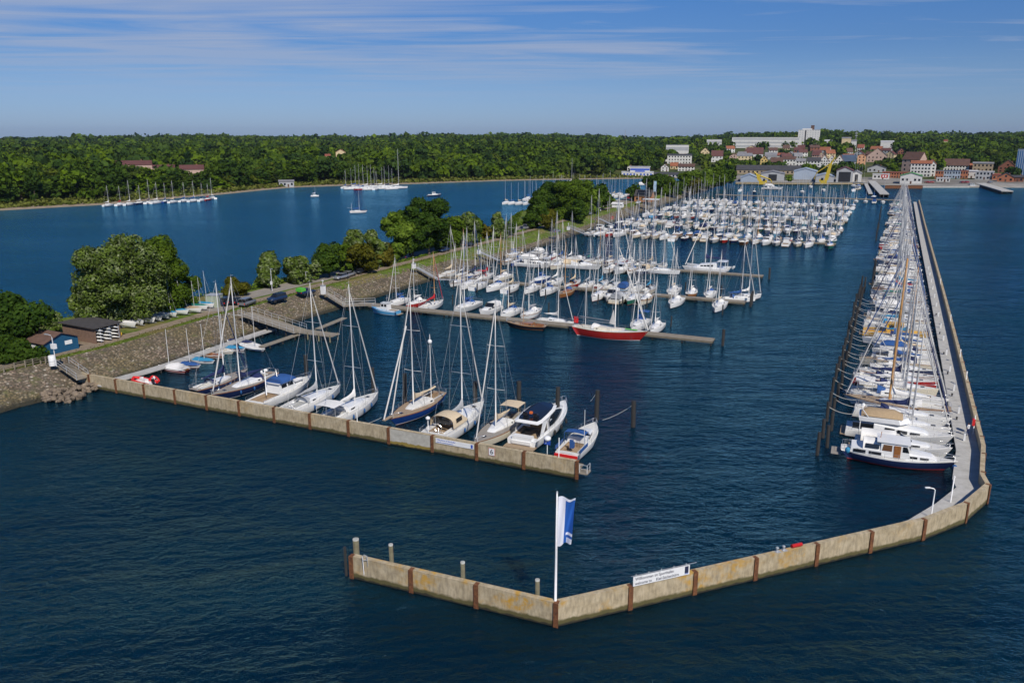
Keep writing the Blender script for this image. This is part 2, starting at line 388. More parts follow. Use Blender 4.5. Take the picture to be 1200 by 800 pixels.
M['land'] = ground_mat('woodland_floor', [(.3, (.035, .055, .014)), (.7, (.09, .11, .03))], .05, .01, (.12, .11, .04))
M['shore'] = ground_mat('shore_reeds', [(.3, (.09, .12, .025)), (.55, (.17, .18, .045)), (.75, (.24, .20, .09))], .12, .03, (.06, .09, .02), (.48, .6))
M['sand'] = ground_mat('shore_sand', [(.3, (.20, .16, .11)), (.7, (.34, .28, .20))], .2, .05)
M['quay'] = ground_mat('quay_paving', [(.3, (.20, .19, .17)), (.7, (.32, .30, .27))], .15, .02, (.16, .15, .13))

# ================================================================== WATER
wm = MB(); wm.add([(-5900, -1700, 0), (5900, -1700, 0), (5900, 6900, 0), (-5900, 6900, 0)], [(0, 1, 2, 3)])
tag(wm.obj('water', M['water']), kind='structure')

# ================================================================== FAR LAND
SHORE = [(-1500, -600), (-700, 60), (-420, 290), (-262, 411), (-225, 446), (-188, 523), (-162, 591), (-120, 618), (-80, 632), (-7, 678), (29, 691), (89, 704),
         (150, 722), (176, 702), (203, 650), (245, 632), (279, 628), (305, 591), (374, 591), (520, 560), (900, 400), (2500, 100)]
_az = np.array([math.atan2(x, y) for x, y in SHORE]); _rs = np.array([math.hypot(x, y) for x, y in SHORE])
def az_px(px): return math.atan((px - 600) / FPX / 1.02)
_hx = np.array([az_px(p) for p in (-400, 0, 150, 250, 330, 430, 500, 620, 700, 735, 790, 850, 950, 1080, 1200, 1500)])
_hz = np.array([1, 0, 3, 7, 3, 1, 9, 11, 6, -1, -2, 11, 18, 11, 16, 12.])
def land_z(x, y):
    x = np.asarray(x, float); y = np.asarray(y, float)
    a = np.arctan2(x, y); r = np.hypot(x, y)
    rs = np.interp(a, _az, _rs); d = (r - rs) * .85
    town = np.clip((a - az_px(840)) / .08, 0, 1)
    bank = np.interp(d, [-40, -4, 0, 6, 14], [-3, -.6, 0, .7, 1.5]) * (1 - town) + np.interp(d, [-6, -2, 2, 14], [-3, -1, 1.4, 1.9]) * town
    t = np.clip((d - 20) / 1150, 0, 1); t = t * t * (3 - 2 * t)
    hill = np.interp(a, _hx, _hz)
    und = 2.2 * np.sin(x * .009 + 1.3) * np.sin(y * .007 + .5) * np.clip(d / 300, 0, 1)
    return bank + hill * t + und - np.clip((r - 2600) / 2400, 0, 1) * 10
NA, NR = 340, 130
azs = np.linspace(R(-62), R(62), NA)
fr = np.concatenate([np.linspace(-45, 30, 26), 30 + np.geomspace(2, 5500, NR - 26)])
vv = []; 
for i in range(NR):
    rr = np.interp(azs, _az, _rs) + fr[i] / .85
    vv.append(np.stack([rr * np.sin(azs), rr * np.cos(azs)], 1))
vv = np.array(vv)
zz_ = land_z(vv[..., 0], vv[..., 1])
lm = MB(); pts = np.concatenate([vv, zz_[..., None]], 2).reshape(-1, 3)
lm.v = [tuple(p) for p in pts.tolist()]
for i in range(NR - 1):
    for j in range(NA - 1):
        lm.f.append((i * NA + j, i * NA + j + 1, (i + 1) * NA + j + 1, (i + 1) * NA + j))
        dd = fr[i]; a = azs[j]; town = a > az_px(845)
        lm.m.append(1 if (dd < 9 and not town) else (2 if (dd < 34 and not town) else (3 if town and dd < 60 else 0))); lm.sm.append(True)
tag(lm.obj('far_land', [M['land'], M['sand'], M['shore'], M['quay']]), kind='structure')
def on_land(px, py):
    z = 3.0
    for _ in range(12):
        x, y = G(px, py, z); z = .5 * z + .5 * float(land_z(x, y))
    return x, y, float(land_z(x, y))

# ================================================================== MOLE (embankment between the lagoon and the marina)
_ev = [-80, 60, 100, 122, 150, 250, 290, 310, 340, 370, 395, 450, 560, 640, 720]
_eu = [-152, -152, -150, -142, -137.5, -138, -138, -146, -158, -158, -140, -136, -136, -138, -150]
def uE(v): return float(np.interp(v, _ev, _eu))
def uF(v): return float(np.interp(v, [-80, 60, 90, 115, 250, 380, 560, 720], [-113, -110.5, -107.5, -109, -106.5, -109.5, -113, -118]))
def mz(u, v):
    """height of the mole surface"""
    f, e = uF(v), uE(v)
    return float(np.interp(u, [e - 4, e, e + 5, f - 10, f, f + 3], [-1.2, 0, 3, 3, 0, -1.0]))
em = MB(); vs_ = list(np.arange(-80, 716, 4.0)); rows = []
rnd = random.Random(3)
for v in vs_:
    f, e = uF(v), uE(v); j = lambda a: rnd.uniform(-a, a)
    prof = [(e - 4, -1.2), (e + j(.6), 0), (e + 2.5 + j(.5), 1.6 + j(.15)), (e + 5, 3), (e + 8, 3.0), (f - 11, 3), (f - 9.6 + j(.1), 2.97), (f - 7, 2.1 + j(.08)), (f - 4, 1.2 + j(.08)), (f - 1.5, .45 + j(.05)), (f + j(.25), 0), (f + 3, -1.0)]
    rows.append([(*W(u, v), z) for u, z in prof])
b0 = 0
for r in rows: em.v += r
K = len(rows[0])
for i in range(len(rows) - 1):
    for k in range(K - 1):
        em.f.append((i * K + k, i * K + k + 1, (i + 1) * K + k + 1, (i + 1) * K + k)); em.m.append(1 if 1 <= k <= 5 or (k == 6 and vs_[i] > 150) or (k == 7 and vs_[i] > 205 and vs_[i] < 330) else 0); em.sm.append(False)
tag(em.obj('embankment', [M['stone'], M['grass']]), kind='structure')
def strip(name, material, u0, u1, v0, v1, z=3.006, step=4.0, wob=.35, seed=1):
    s = MB(); rn = random.Random(seed); vs = np.arange(v0, v1 + .1, step); rr = []
    for v in vs:
        a = u0(v) if callable(u0) else u0; c = u1(v) if callable(u1) else u1
        rr.append([(*W(a + rn.uniform(-wob, wob), v), z), (*W(c + rn.uniform(-wob, wob), v), z)])
    s.loft(rr, smooth=False); return tag(s.obj(name, material), kind='structure')
strip('path', M['gravel'], lambda v: uF(v) - 14.2, lambda v: uF(v) - 11.3, -80, 690)
strip('road', M['road'], lambda v: uF(v) - 21.5, lambda v: uF(v) - 15.3, 121, 560, z=3.01, wob=.3, seed=5)
cr_ = MB(); 
xs = [(-124.5, 117), (-131.5, 119), (-131, 125), (-122, 125), (-119.5, 120)]
cr_.prism([W(*p) for p in xs], 2.9, 3.014); tag(cr_.obj('road_apron', M['road']), kind='structure')
yd = MB(); yd.prism([W(*p) for p in [(-121, 84), (-128.5, 86), (-129, 95), (-124, 97), (-121, 96)]], 2.9, 3.012); tag(yd.obj('hut_yard', M['gravel']), kind='structure')

# ================================================================== OUTER WALLS
def offset_poly(pts, d):
    """shift a polyline to its left by d"""
    res = []
    for i, p in enumerate(pts):
        a = Vector(pts[max(i - 1, 0)]); c = Vector(pts[min(i + 1, len(pts) - 1)]); q = Vector(p)
        t1 = (q - a).normalized() if i > 0 else (c - q).normalized()
        t2 = (c - q).normalized() if i < len(pts) - 1 else t1
        n1 = Vector((-t1.y, t1.x)); n2 = Vector((-t2.y, t2.x)); nn = (n1 + n2).normalized(); k = d / max(.5, nn.dot(n1))
        res.append((q.x + nn.x * k, q.y + nn.y * k))
    return res
def ribbon(mb, outer, inner, z0, z1, mi=0, mif=None):
    n = len(outer); vs = []
    for a, b in zip(outer, inner): vs += [(a[0], a[1], z0), (a[0], a[1], z1), (b[0], b[1], z1), (b[0], b[1], z0)]
    for i in range(n - 1):
        p, q = i * 4, (i + 1) * 4
        mm = mif[i] if mif else mi
        mb.f += [tuple(len(mb.v) + k for k in f) for f in ((p, q, q + 1, p + 1), (p + 1, q + 1, q + 2, p + 2), (p + 2, q + 2, q + 3, p + 3))]
        mb.m += [mm] * 3; mb.sm += [False] * 3
    mb.f += [tuple(len(mb.v) + k for k in (0, 1, 2, 3)), tuple(len(mb.v) + (n - 1) * 4 + k for k in (3, 2, 1, 0))]; mb.m += [mi] * 2; mb.sm += [False] * 2
    mb.v += vs; return mb
def pillar(parent, x, y, ang, ztop=2.12, wd=.42):
    p = MB()
    p.box(0, -.10, (ztop + .02 - .8) / 2, wd, .05, ztop + .02 + .8)           # outer flange
    p.box(0, .06, (ztop - .06 - .8) / 2, .06, .27, ztop - .06 + .8)         # web
    p.box(0, .12, ztop + .035, wd * .9, .52, .05)                            # bent cap plate
    o = p.obj('steel_pillar', M['rust'], parent); o.location = (x, y, 0); o.rotation_euler = (0, 0, ang)
ZT = 2.1
# -- breakwater wall round the outside
BW = [G(413, 677), (3.5, 55.7), (15.5, 60.3), (27.6, 65.0), (39.9, 69.8), (45.6, 73.1), (50.6, 77.7)]
BW += [W(u, v) for u, v in ((13.0, 94.5), (13.95, 104), (14.1, 118), (14.3, 135), (14.6, 165), (14.9, 196), (15.2, 230), (15.7, 300), (16.3, 380), (17.0, 450), (17.5, 506))]
th = offset_poly(BW, .45)
bw = thing('breakwater_wall', 'long weathered concrete harbour wall with rusty steel posts, bending round the outer basin', 'harbour wall', (0, 0, 0))
ribbon(MB(), BW, th, -1.5, ZT).obj('wall_body', M['wall'], bw)
cop = ribbon(MB(), offset_poly(BW, -.012), offset_poly(BW, .462), ZT, ZT + .07); cop.obj('coping', M['wall'], bw)
pil_px = [(413, 677), (486, 690), (563, 706), (652, 735), (738, 714), (812, 695), (885, 680), (955, 662), (1020, 648), (1080, 632), (1130, 612), (1157, 590)]
def closest(poly, p):
    best = None
    for a, b in zip(poly, poly[1:]):
        a, b, q = Vector(a), Vector(b), Vector(p); t = max(0, min(1, (q - a).dot(b - a) / (b - a).length_squared)); c = a + (b - a) * t
        if best is None or (c - q).length < best[0]: best = ((c - q).length, c, math.atan2((b - a).y, (b - a).x))
    return best[1], best[2]
for px, py in pil_px:
    c, a = closest(BW, G(px, py)); pillar(bw, c.x, c.y, a)
vv0 = 95.0
while vv0 < 505:
    c, a = closest(BW, W(14.3 + (vv0 - 100) * .008, vv0)); pillar(bw, c.x, c.y, a, wd=.36); vv0 += 6.1
# walkway behind the wall
WK = offset_poly(BW[3:], .46); WKi = offset_poly(BW[3:], 2.95)
WKi[0] = tuple(Vector(WK[0]) + Vector((-.1, .6))); WKi[1] = tuple(Vector(WK[1]) + Vector((-.5, 1.6)))
wkp = thing('breakwater_walkway', 'pale concrete walkway along the inner side of the long harbour wall', 'walkway')
ribbon(MB(), WK, WKi, .78, 1.05).obj('deck_slab', M['walk'], wkp)
pm = MB(); vq = 96
while vq < 504:
    x, y = W(11.6 + (vq - 100) * .008, vq); pm.tube([(x, y, -1.5), (x, y, .8)], .2, 6); vq += 3.7
o = pm.obj('support_pile', M['pile'], wkp); o['kind'] = 'stuff'
# -- left mooring wall
LW = [G(72, 446), G(106, 454.5), G(676, 561)]
lw = thing('mooring_wall', 'straight weathered concrete mooring wall with rusty posts in front of the big yachts', 'harbour wall')
d_ = (Vector(LW[2]) - Vector(LW[1])); L_ = d_.length; dn = d_.normalized()
pt = lambda px: closest(LW, G(px, 454.5 + (px - 106) * .1869))
cuts = [Vector(LW[1])] + [pt(px)[0] for px in (137, 170, 206, 243, 281, 322, 364, 409, 456, 507, 559, 614)] + [Vector(LW[2])]
poly = [LW[0]] + [tuple(c) for c in cuts]
mifs = [0] * (len(poly) - 1); mifs[0] = mifs[1] = 0; mifs[10] = 1
ribbon(MB(), poly, offset_poly(poly, .45), -1.5, ZT, mif=mifs).obj('wall_body', [M['wall'], M['wall_pale']], lw)
ribbon(MB(), offset_poly(poly, -.012), offset_poly(poly, .462), ZT, ZT + .06).obj('coping', M['wall'], lw)
for c in cuts: pillar(lw, c.x, c.y, math.atan2(dn.y, dn.x))
LWA = math.atan2(dn.y, dn.x)
ldk = offset_poly([tuple(Vector(LW[2]) - dn * 49 ), LW[2]], .46); ldi = offset_poly([tuple(Vector(LW[2]) - dn * 49), LW[2]], 2.2)
lwk = thing('mooring_walkway', 'narrow grey walkway behind the straight mooring wall', 'walkway')
ribbon(MB(), ldk, ldi, .8, 1.0).obj('deck_slab', M['planks'], lwk)
# small ladder platform at the outer end
lp = thing('end_platform', 'small white railed platform at the open end of the mooring wall', 'platform', (*LW[2], 0), LWA)
MB().box(.65, .6, .75, 1.2, 1.3, .1).obj('deck_slab', M['planks'], lp)
t = MB()
for x, y in ((.25, .15), (1.15, .15), (1.15, 1.1)): t.tube([(x, y, .8), (x, y, 1.75)], .035, 5)
t.tube([(.25, .15, 1.75), (1.15, .15, 1.75), (1.15, 1.1, 1.75)], .03, 5); t.tube([(.25, .15, 1.3), (1.15, .15, 1.3), (1.15, 1.1, 1.3)], .02, 5)
t.obj('railing', M['galv'], lp)

# ================================================================== BOATS
MC = {}
def shared(key, builder, name, mats):
    """one mesh for each key; objects share it"""
    k = (key,) + tuple(m.name for m in mats)
    if k not in MC: MC[k] = builder().mesh(name, mats)
    return MC[k]
def part(name, parent, key, builder, *mats):
    o = bpy.data.objects.new(name, shared(key, builder, name, mats)); return put(o, parent)

def hull_fn(L, B, F, kind):
    """half beam, sheer height and bow/stern x at normalised station t (0 stern .. 1 bow)"""
    def beam(t):
        if kind == 'motor': s = .86 + .14 * math.sin(min(t / .45, 1) * math.pi / 2); f = 1 - max(0, (t - .45) / .55) ** 2.4
        elif kind == 'classic': s = .50 + .50 * math.sin(min(t / .48, 1) * math.pi / 2); f = 1 - max(0, (t - .42) / .58) ** 1.9
        elif kind == 'modern': s = .80 + .20 * math.sin(min(t / .42, 1) * math.pi / 2); f = 1 - max(0, (t - .38) / .62) ** 1.9
        else: s = math.sin(min((t + .10) / .6, 1) * math.pi / 2) ** .8; f = 1 - max(0, (t - .5) / .5) ** 2.1     # double ender
        return max(.012 * B, B / 2 * s * f)
    def sheer(t):
        if kind == 'motor': return F * (.80 + .42 * t ** 2)
        if kind == 'classic': return F * (.90 + .55 * (t - .35) ** 2)
        if kind == 'modern': return F * (.93 + .12 * t)
        return F * (.88 + .9 * (t - .42) ** 2)
    return beam, sheer
def hull_mb(L, B, F, kind, n=14):
    beam, sheer = hull_fn(L, B, F, kind)
    mb = MB(); rings = []
    bo = {'motor': .10, 'classic': .13, 'modern': .035, 'double': .09}[kind]; so = {'motor': -.01, 'classic': .09, 'modern': -.03, 'double': .05}[kind]
    for i in range(n + 1):
        t = i / n; t = 1 - (1 - t) ** 1.15; b = beam(t); z = sheer(t)
        ring = []
        for zf, wf in ((-.38, 0), (-.30, .55), (-.06, .80), (.05, .86), (.13, .885), (z * .5, .955), (z - .13, .995), (z, 1.0)):
            k = (zf + .38) / (z + .38)
            x0 = -L / 2 + L * t
            if t > .5: x0 -= (t - .5) / .5 * (1 - k) ** 1.0 * bo * L * (1 if k < 1 else 0)
            else: x0 += (.5 - t) / .5 * (1 - k) * so * L
            fl = wf if kind != 'motor' or t < .5 else wf * (1 - (1 - k) * .45 * (t - .5) * 2)
            ring.append((x0, b * fl, zf))
        rings.append([(x, -y, z_) for x, y, z_ in ring[::-1]] + ring[1:])
    nn = len(rings[0]); b0 = 0
    mb.v = [p for r in rings for p in r]
    order = [3, 0, 0, 2, 1, 4, 4]          # bands from the sheer down: strake, topsides, topsides, stripe, bottom
    bands = [3, 0, 0, 2, 1, 1, 1, 1, 1, 1, 2, 0, 0, 3]
    for i in range(n):
        for k in range(nn - 1):
            mb.f.append((i * nn + k, i * nn + k + 1, (i + 1) * nn + k + 1, (i + 1) * nn + k)); mb.m.append(bands[k]); mb.sm.append(True)
    mb.f.append(tuple(range(nn))); mb.m.append(0); mb.sm.append(False)
    return mb
def deck_mb(L, B, F, kind, cp=None, n=16, camber=.05):
    """deck with a hole for the cockpit cp = (t0, t1, half width); the well is built with it (slot 1)"""
    beam, sheer = hull_fn(L, B, F, kind); mb = MB()
    ts = sorted(set([i / n for i in range(n + 1)] + (list(cp[:2]) if cp else [])))
    X = lambda t: -L / 2 + L * t
    for a, b in zip(ts, ts[1:]):
        hole = cp and a >= cp[0] - 1e-6 and b <= cp[1] + 1e-6
        row = []
        for t in (a, b):
            w_ = beam(t) - .015; z = sheer(t) - .02
            if hole: row.append([(X(t), -w_, z), (X(t), -cp[2], z + camber * .6), (X(t), cp[2], z + camber * .6), (X(t), w_, z)])
            else: row.append([(X(t), -w_, z), (X(t), -w_ * .4, z + camber), (X(t), w_ * .4, z + camber), (X(t), w_, z)])
        for k in range(3):
            if hole and k == 1: continue
            mb.add([row[0][k], row[0][k + 1], row[1][k + 1], row[1][k]], [(0, 1, 2, 3)], 0)
    if cp:
        x0, x1, w_ = X(cp[0]), X(cp[1]), cp[2]; zt = sheer(cp[0]) + camber * .6; zf = zt - .5
        mb.add([(x0, -w_, zf), (x1, -w_, zf), (x1, w_, zf), (x0, w_, zf), (x0, -w_, zt), (x1, -w_, zt), (x1, w_, zt), (x0, w_, zt)],
               [(0, 1, 2, 3), (0, 1, 5, 4), (1, 2, 6, 5), (2, 3, 7, 6), (3, 0, 4, 7)], 1)
        for sgn in (-1, 1):     # benches and coamings
            mb.box((x0 + x1) / 2, sgn * (w_ - .17), zf + .16, (x1 - x0) * .96, .34, .3, mi=1)
            mb.box((x0 + x1) / 2, sgn * (w_ + .05), zt + .07, (x1 - x0), .09, .16, mi=2)
    return mb
def cabin_mb(x0, x1, w0, w1, z0, h, slope=.35, n=7, zf=0.0):
    """coachroof from aft x0 to fore x1, half widths, sides leaning in, sloping down forward"""
    rings = []
    for i in range(n + 1):
        t = i / n; x = x0 + (x1 - x0) * t; w_ = w0 + (w1 - w0) * t ** 1.4
        hh = h * (1 - slope * t) if t < .999 else .02
        if i == n: x = x1 + .25
        zb = z0 + zf * t - .04
        rings.append([(x, -w_, zb), (x, -w_ * .93, zb + hh * .8), (x, -w_ * .7, zb + hh), (x, 0, zb + hh * 1.08), (x, w_ * .7, zb + hh), (x, w_ * .93, zb + hh * .8), (x, w_, zb)])
    return MB().loft(rings, caps=True, smooth=False)
def side_windows(x0, x1, w0, w1, z0, h, k, hh=.16, slope=.35):
    """one mesh for each window: list of builders"""
    res = []
    for sgn in (-1, 1):
        for i in range(k):
            a = .10 + .80 * i / k; b = a + .62 / k
            def f(a=a, b=b, sgn=sgn):
                mb = MB(); vs = []
                for t in (a, b):
                    x = x0 + (x1 - x0) * t; w_ = (w0 + (w1 - w0) * t ** 1.4); ht = h * (1 - slope * t)
                    for q in (.30, .72): vs.append((x, sgn * (w_ * (1 - .07 * q / .8) + .012), z0 - .04 + ht * q))
                return mb.add(vs, [(0, 1, 3, 2)])
            res.append(f)
    return res
def furled(p0, p1, r0, r1, n=6):
    p0 = Vector(p0); p1 = Vector(p1)
    return MB().tube([p0, p0.lerp(p1, .06), p0.lerp(p1, .25), p0.lerp(p1, .7), p1], [r0 * .4, r0, r0 * .9, (r0 + r1) / 2, r1], n)
def cover_mb(x0, x1, z, r, drop=0.0):
    """bundled sail along the boom from the mast (x0) aft (x1), taller at the mast"""
    rings = []
    for i in range(9):
        t = i / 8; x = x0 + (x1 - x0) * t; rr = r * (1.15 - .75 * t); top = rr * (2.3 - 1.1 * t) + (r * 2.4 * (1 - t / .13) if t < .13 else 0)
        sag = .04 * math.sin(i * 1.7)
        ring = []
        for k in range(8):
            a = 2 * math.pi * k / 8
            yy = rr * .75 * math.cos(a); zz = math.sin(a); zz = zz * (top if zz > 0 else rr * .9)
            ring.append((x, yy, z + drop * t + zz + sag))
        rings.append(ring)
    return MB().loft(rings, closed=True, caps=True)
def hood_mb(x0, x1, w_, z, h):
    rings = []
    for i in range(6):
        t = i / 5; x = x0 + (x1 - x0) * t; hh = h * math.cos(t * math.pi / 2 * .92) ** .7 if t < 1 else .03
        rings.append([(x, w_ * math.cos(a) * (1 if abs(math.cos(a)) < .9 else 1), z + hh * math.sin(a) ** .75 if math.sin(a) > 0 else z) for a in [math.pi * k / 8 for k in range(9)]])
    return MB().loft(rings)
def rigging_mb(xm, hm, xb, xs, zb, zs, bm, zd, sp, r=.016, twin=False):
    mb = MB(); T = (xm - .05, 0, hm)
    mb.tube([(xb, 0, zb), (xm + .05, 0, hm * .97)], r, 4, caps=False)
    if twin:
        for sg in (-1, 1): mb.tube([(xs, sg * .5, zs), (xs + .8, 0, zs + 2.5), T] if sg > 0 else [(xs, -.5, zs), (xs + .8, 0, zs + 2.5)], r, 4, caps=False)
    else: mb.tube([(xs, 0, zs), T], r, 4, caps=False)
    for sg in (-1, 1):
        for k, (hz, wd) in enumerate(sp):
            mb.tube([(xm, sg * bm, zd), (xm - .12, sg * wd, hz), (xm, 0, (sp[k + 1][0] if k + 1 < len(sp) else hm * .97))], r, 4, caps=False)
        mb.tube([(xm - .5, sg * bm, zd), (xm, 0, sp[0][0])], r, 4, caps=False)
    return mb
def rail_mb(L, B, F, kind, post=.6, pulpit=True, step=1.9, stern=True):
    beam, sheer = hull_fn(L, B, F, kind); mb = MB(); X = lambda t: -L / 2 + L * t
    n = max(3, int(L * .86 / step))
    for sg in (-1, 1):
        tops = []
        for i in range(n + 1):
            t = .03 + .94 * i / n; p = (X(t), sg * (beam(t) - .06), sheer(t)); q = (p[0], p[1], p[2] + post); tops.append(q)
            mb.tube([p, q], .016, 4, caps=False)
        mb.tube(tops, .010, 4, caps=False); mb.tube([(a, b, c - post * .48) for a, b, c in tops], .008, 4, caps=False)
    if pulpit:
        a = [(X(.88), s_ * beam(.88), sheer(.88) + post) for s_ in (1, -1)]; tip = (X(1.0) + .05, 0, sheer(1) + post + .05)
        mb.tube([a[0], (X(.97), beam(.97) + .06, sheer(1) + post), tip, (X(.97), -beam(.97) - .06, sheer(1) + post), a[1]], .024, 5)
        for s_ in (1, -1): mb.tube([(X(.97), s_ * (beam(.97) + .03), sheer(.97)), (X(.97), s_ * (beam(.97) + .06), sheer(1) + post)], .024, 5)
    if stern:
        bb = beam(.02) - .05
        mb.tube([(X(.12), bb + .1, sheer(.1) + post), (X(.01), bb, sheer(0) + post), (X(.01), -bb, sheer(0) + post), (X(.12), -bb - .1, sheer(.1) + post)], .022, 5)
        for s_ in (1, -1): mb.tube([(X(.01), s_ * bb, sheer(0)), (X(.01), s_ * bb, sheer(0) + post)], .022, 5)
    return mb
def fender_mb(x, y, z):
    return MB().lathe([(.02, z + .65), (.11, z + .55), (.14, z + .3), (.11, z + .05), (.02, z - .02)], 8, x, y)

def sailboat(label, x, y, rz, L=10.5, kind='modern', hull='gel_white', stripe='c_navy', bottom='antifoul', deck='deck', well='deck', cover='c_blue', hood=None,
             lod=1, group=None, mast='alu', hm=None, genoa='sail', cabin='gel_white', heel=0, wheel=False, spr=2, fend=None, windows=3, B=None, F=None, name='sailboat', tall=1.0, boom=True, mizzen=None, xm_t=.56, rigr=.016, bimini=None):
    """origin at the waterline amidships, bow along +x"""
    B = B or (L * .315 + .15 if kind != 'classic' else L * .265 + .3); F = F or (.62 + .045 * L)
    hm = hm or L * 1.38 * tall
    root = thing(name, label, 'sailboat', (x, y, 0), rz, group)
    K = (round(L, 1), kind, round(B, 2), round(F, 2))
    beam, sheer = hull_fn(L, B, F, kind); X = lambda t: -L / 2 + L * t
    strake = M['varnish'] if kind in ('classic', 'double') else M[hull]
    part('hull', root, ('h',) + K, lambda: hull_mb(L, B, F, kind, 14 if lod else 9), M[hull], M[bottom], M[stripe], strake)
    cp = (.07, .30, B * .24)
    part('deck', root, ('d',) + K + (lod > 0,), lambda: deck_mb(L, B, F, kind, cp), M[deck], M[well], M[cabin])
    cx0, cx1 = X(.31), X(.76 if kind != 'classic' else .66); cw0, cw1 = B * .34, B * .14; cz = sheer(.4) + .03; ch = .42 + L * .008
    cb = part('cabin', root, ('c',) + K, lambda: cabin_mb(cx0, cx1, cw0, cw1, cz, ch, .45), M[cabin])
    if lod:
        for i, f in enumerate(side_windows(cx0, cx1 - L * .06, cw0, cw1 + B * .02, cz, ch, windows, slope=.4)):
            part('window', cb, ('w', i, windows) + K, f, M['glass'])
        part('hatch', root, ('ha',) + K, lambda: MB().box(X(.80), 0, sheer(.8) + .06, .5, .5, .06), M['glass'])
    xm = X(xm_t); zc = cz + ch * .85
    sps = [(hm * k, B * .33) for k in ((.5,) if spr == 1 else (.36, .68))]
    def mast_f():
        q_ = 1.9 if mast == 'spruce' and L >= 14 else 1.0
        mb = MB().tube([(xm, 0, zc - .3), (xm, 0, hm * .6), (xm - .02, 0, hm)], [.0235 * hm ** .5 * q_, .021 * hm ** .5 * q_, .013 * hm ** .5 * q_], 8 if lod else 5)
        if lod:
            mb.tube([(xm, 0, hm), (xm, 0, hm + .5)], .012, 4); mb.box(xm - .25, 0, hm + .25, .5, .03, .03)
        return mb
    ms = part('mast', root, ('m', hm) + K + (lod > 0,), mast_f, M[mast])
    if lod:
        for k, (hz, wd) in enumerate(sps):
            part('spreader', ms, ('sp', hz, wd) + K, lambda: MB().tube([(xm - .1, -wd, hz + .03), (xm, 0, hz), (xm - .1, wd, hz + .03)], .035, 5), M[mast])
    part('rigging', root, ('r', hm, rigr, lod > 0) + K, lambda: rigging_mb(xm, hm, X(.985), X(.01), sheer(1), sheer(0), beam(xm_t) - .08, sheer(.5), sps if lod else sps[:1], rigr if lod else .014, L > 11), M['wire'])
    bz = zc + .75
    if boom:
        bx1 = X(.16 if L < 12 else .2)
        part('boom', root, ('b',) + K, lambda: MB().tube([(xm - .1, 0, bz), (bx1, 0, bz + .1)], .07, 6), M[mast])
        if cover: part('sail_cover', root, ('sc',) + K, lambda: cover_mb(xm - .02, bx1 + .1, bz + .05, .14 + .008 * L), M[cover])
    if genoa: part('furled_genoa', root, ('fg', hm) + K, lambda: furled((X(.965), 0, sheer(1) + .35), (xm + .12, 0, hm * .93), .06 + .0035 * L, .035, 6 if lod else 4), M[genoa])
    if hood: part('sprayhood', root, ('sh',) + K, lambda: hood_mb(X(.27), X(.38), B * .30, cz + .05, .85), M[hood])
    if lod:
        part('guard_rail', root, ('gr',) + K, lambda: rail_mb(L, B, F, kind), M['steel'])
        if wheel: part('steering_wheel', root, ('sw',) + K, lambda: MB().tube([(X(.11), .5 * math.cos(a), sheer(.1) + .45 + .5 * math.sin(a)) for a in [k * math.pi / 6 for k in range(13)]], .03, 4).tube([(X(.12), 0, sheer(.1) - .4), (X(.115), 0, sheer(.1) + .45)], .07, 5), M['steel'])
        elif lod > 1: part('tiller', root, ('ti',) + K, lambda: MB().tube([(X(.03), 0, sheer(0)), (X(.16), 0, sheer(0) + .25)], .03, 5), M['varnish'])
    if bimini: part('bimini', root, ('bi',) + K, lambda: MB().loft([[(X(t), w_ * B * .36, sheer(.1) + 1.75 + .12 * (1 - w_ * w_)) for w_ in (-1, -.6, 0, .6, 1)] for t in (.04, .10, .17, .24)]).tube([(X(.06), -B * .36, sheer(.1)), (X(.06), -B * .36, sheer(.1) + 1.75)], .02, 4).tube([(X(.06), B * .36, sheer(.1)), (X(.06), B * .36, sheer(.1) + 1.75)], .02, 4).tube([(X(.22), -B * .36, sheer(.1)), (X(.22), -B * .36, sheer(.1) + 1.75)], .02, 4).tube([(X(.22), B * .36, sheer(.1)), (X(.22), B * .36, sheer(.1) + 1.75)], .02, 4), M[bimini])
    if fend:
        for sg, ts in fend:
            for t in ts:
                part('fender', root, ('fe', sg, t) + K, lambda: fender_mb(X(t), sg * (beam(t) + .12), sheer(t) - .75), M['fblue' if sum(K[:1]) % 2 else 'fwhite'])
    if mizzen:
        mz_, mh = mizzen; xz = X(mz_)
        def miz():
            mb = MB().tube([(xz, 0, sheer(mz_) - .1), (xz, 0, mh)], [.085, .05], 6); mb.tube([(xz - .05, 0, sheer(mz_) + 1.6), (xz - 2.2, 0, sheer(mz_) + 1.7)], .05, 5)
            for sg in (-1, 1): mb.tube([(xz, sg * beam(mz_) * .9, sheer(mz_)), (xz, 0, mh)], rigr, 4)
            return mb
        part('mizzen_mast', root, ('mz', mh, mz_) + K, miz, M[mast])
    return root

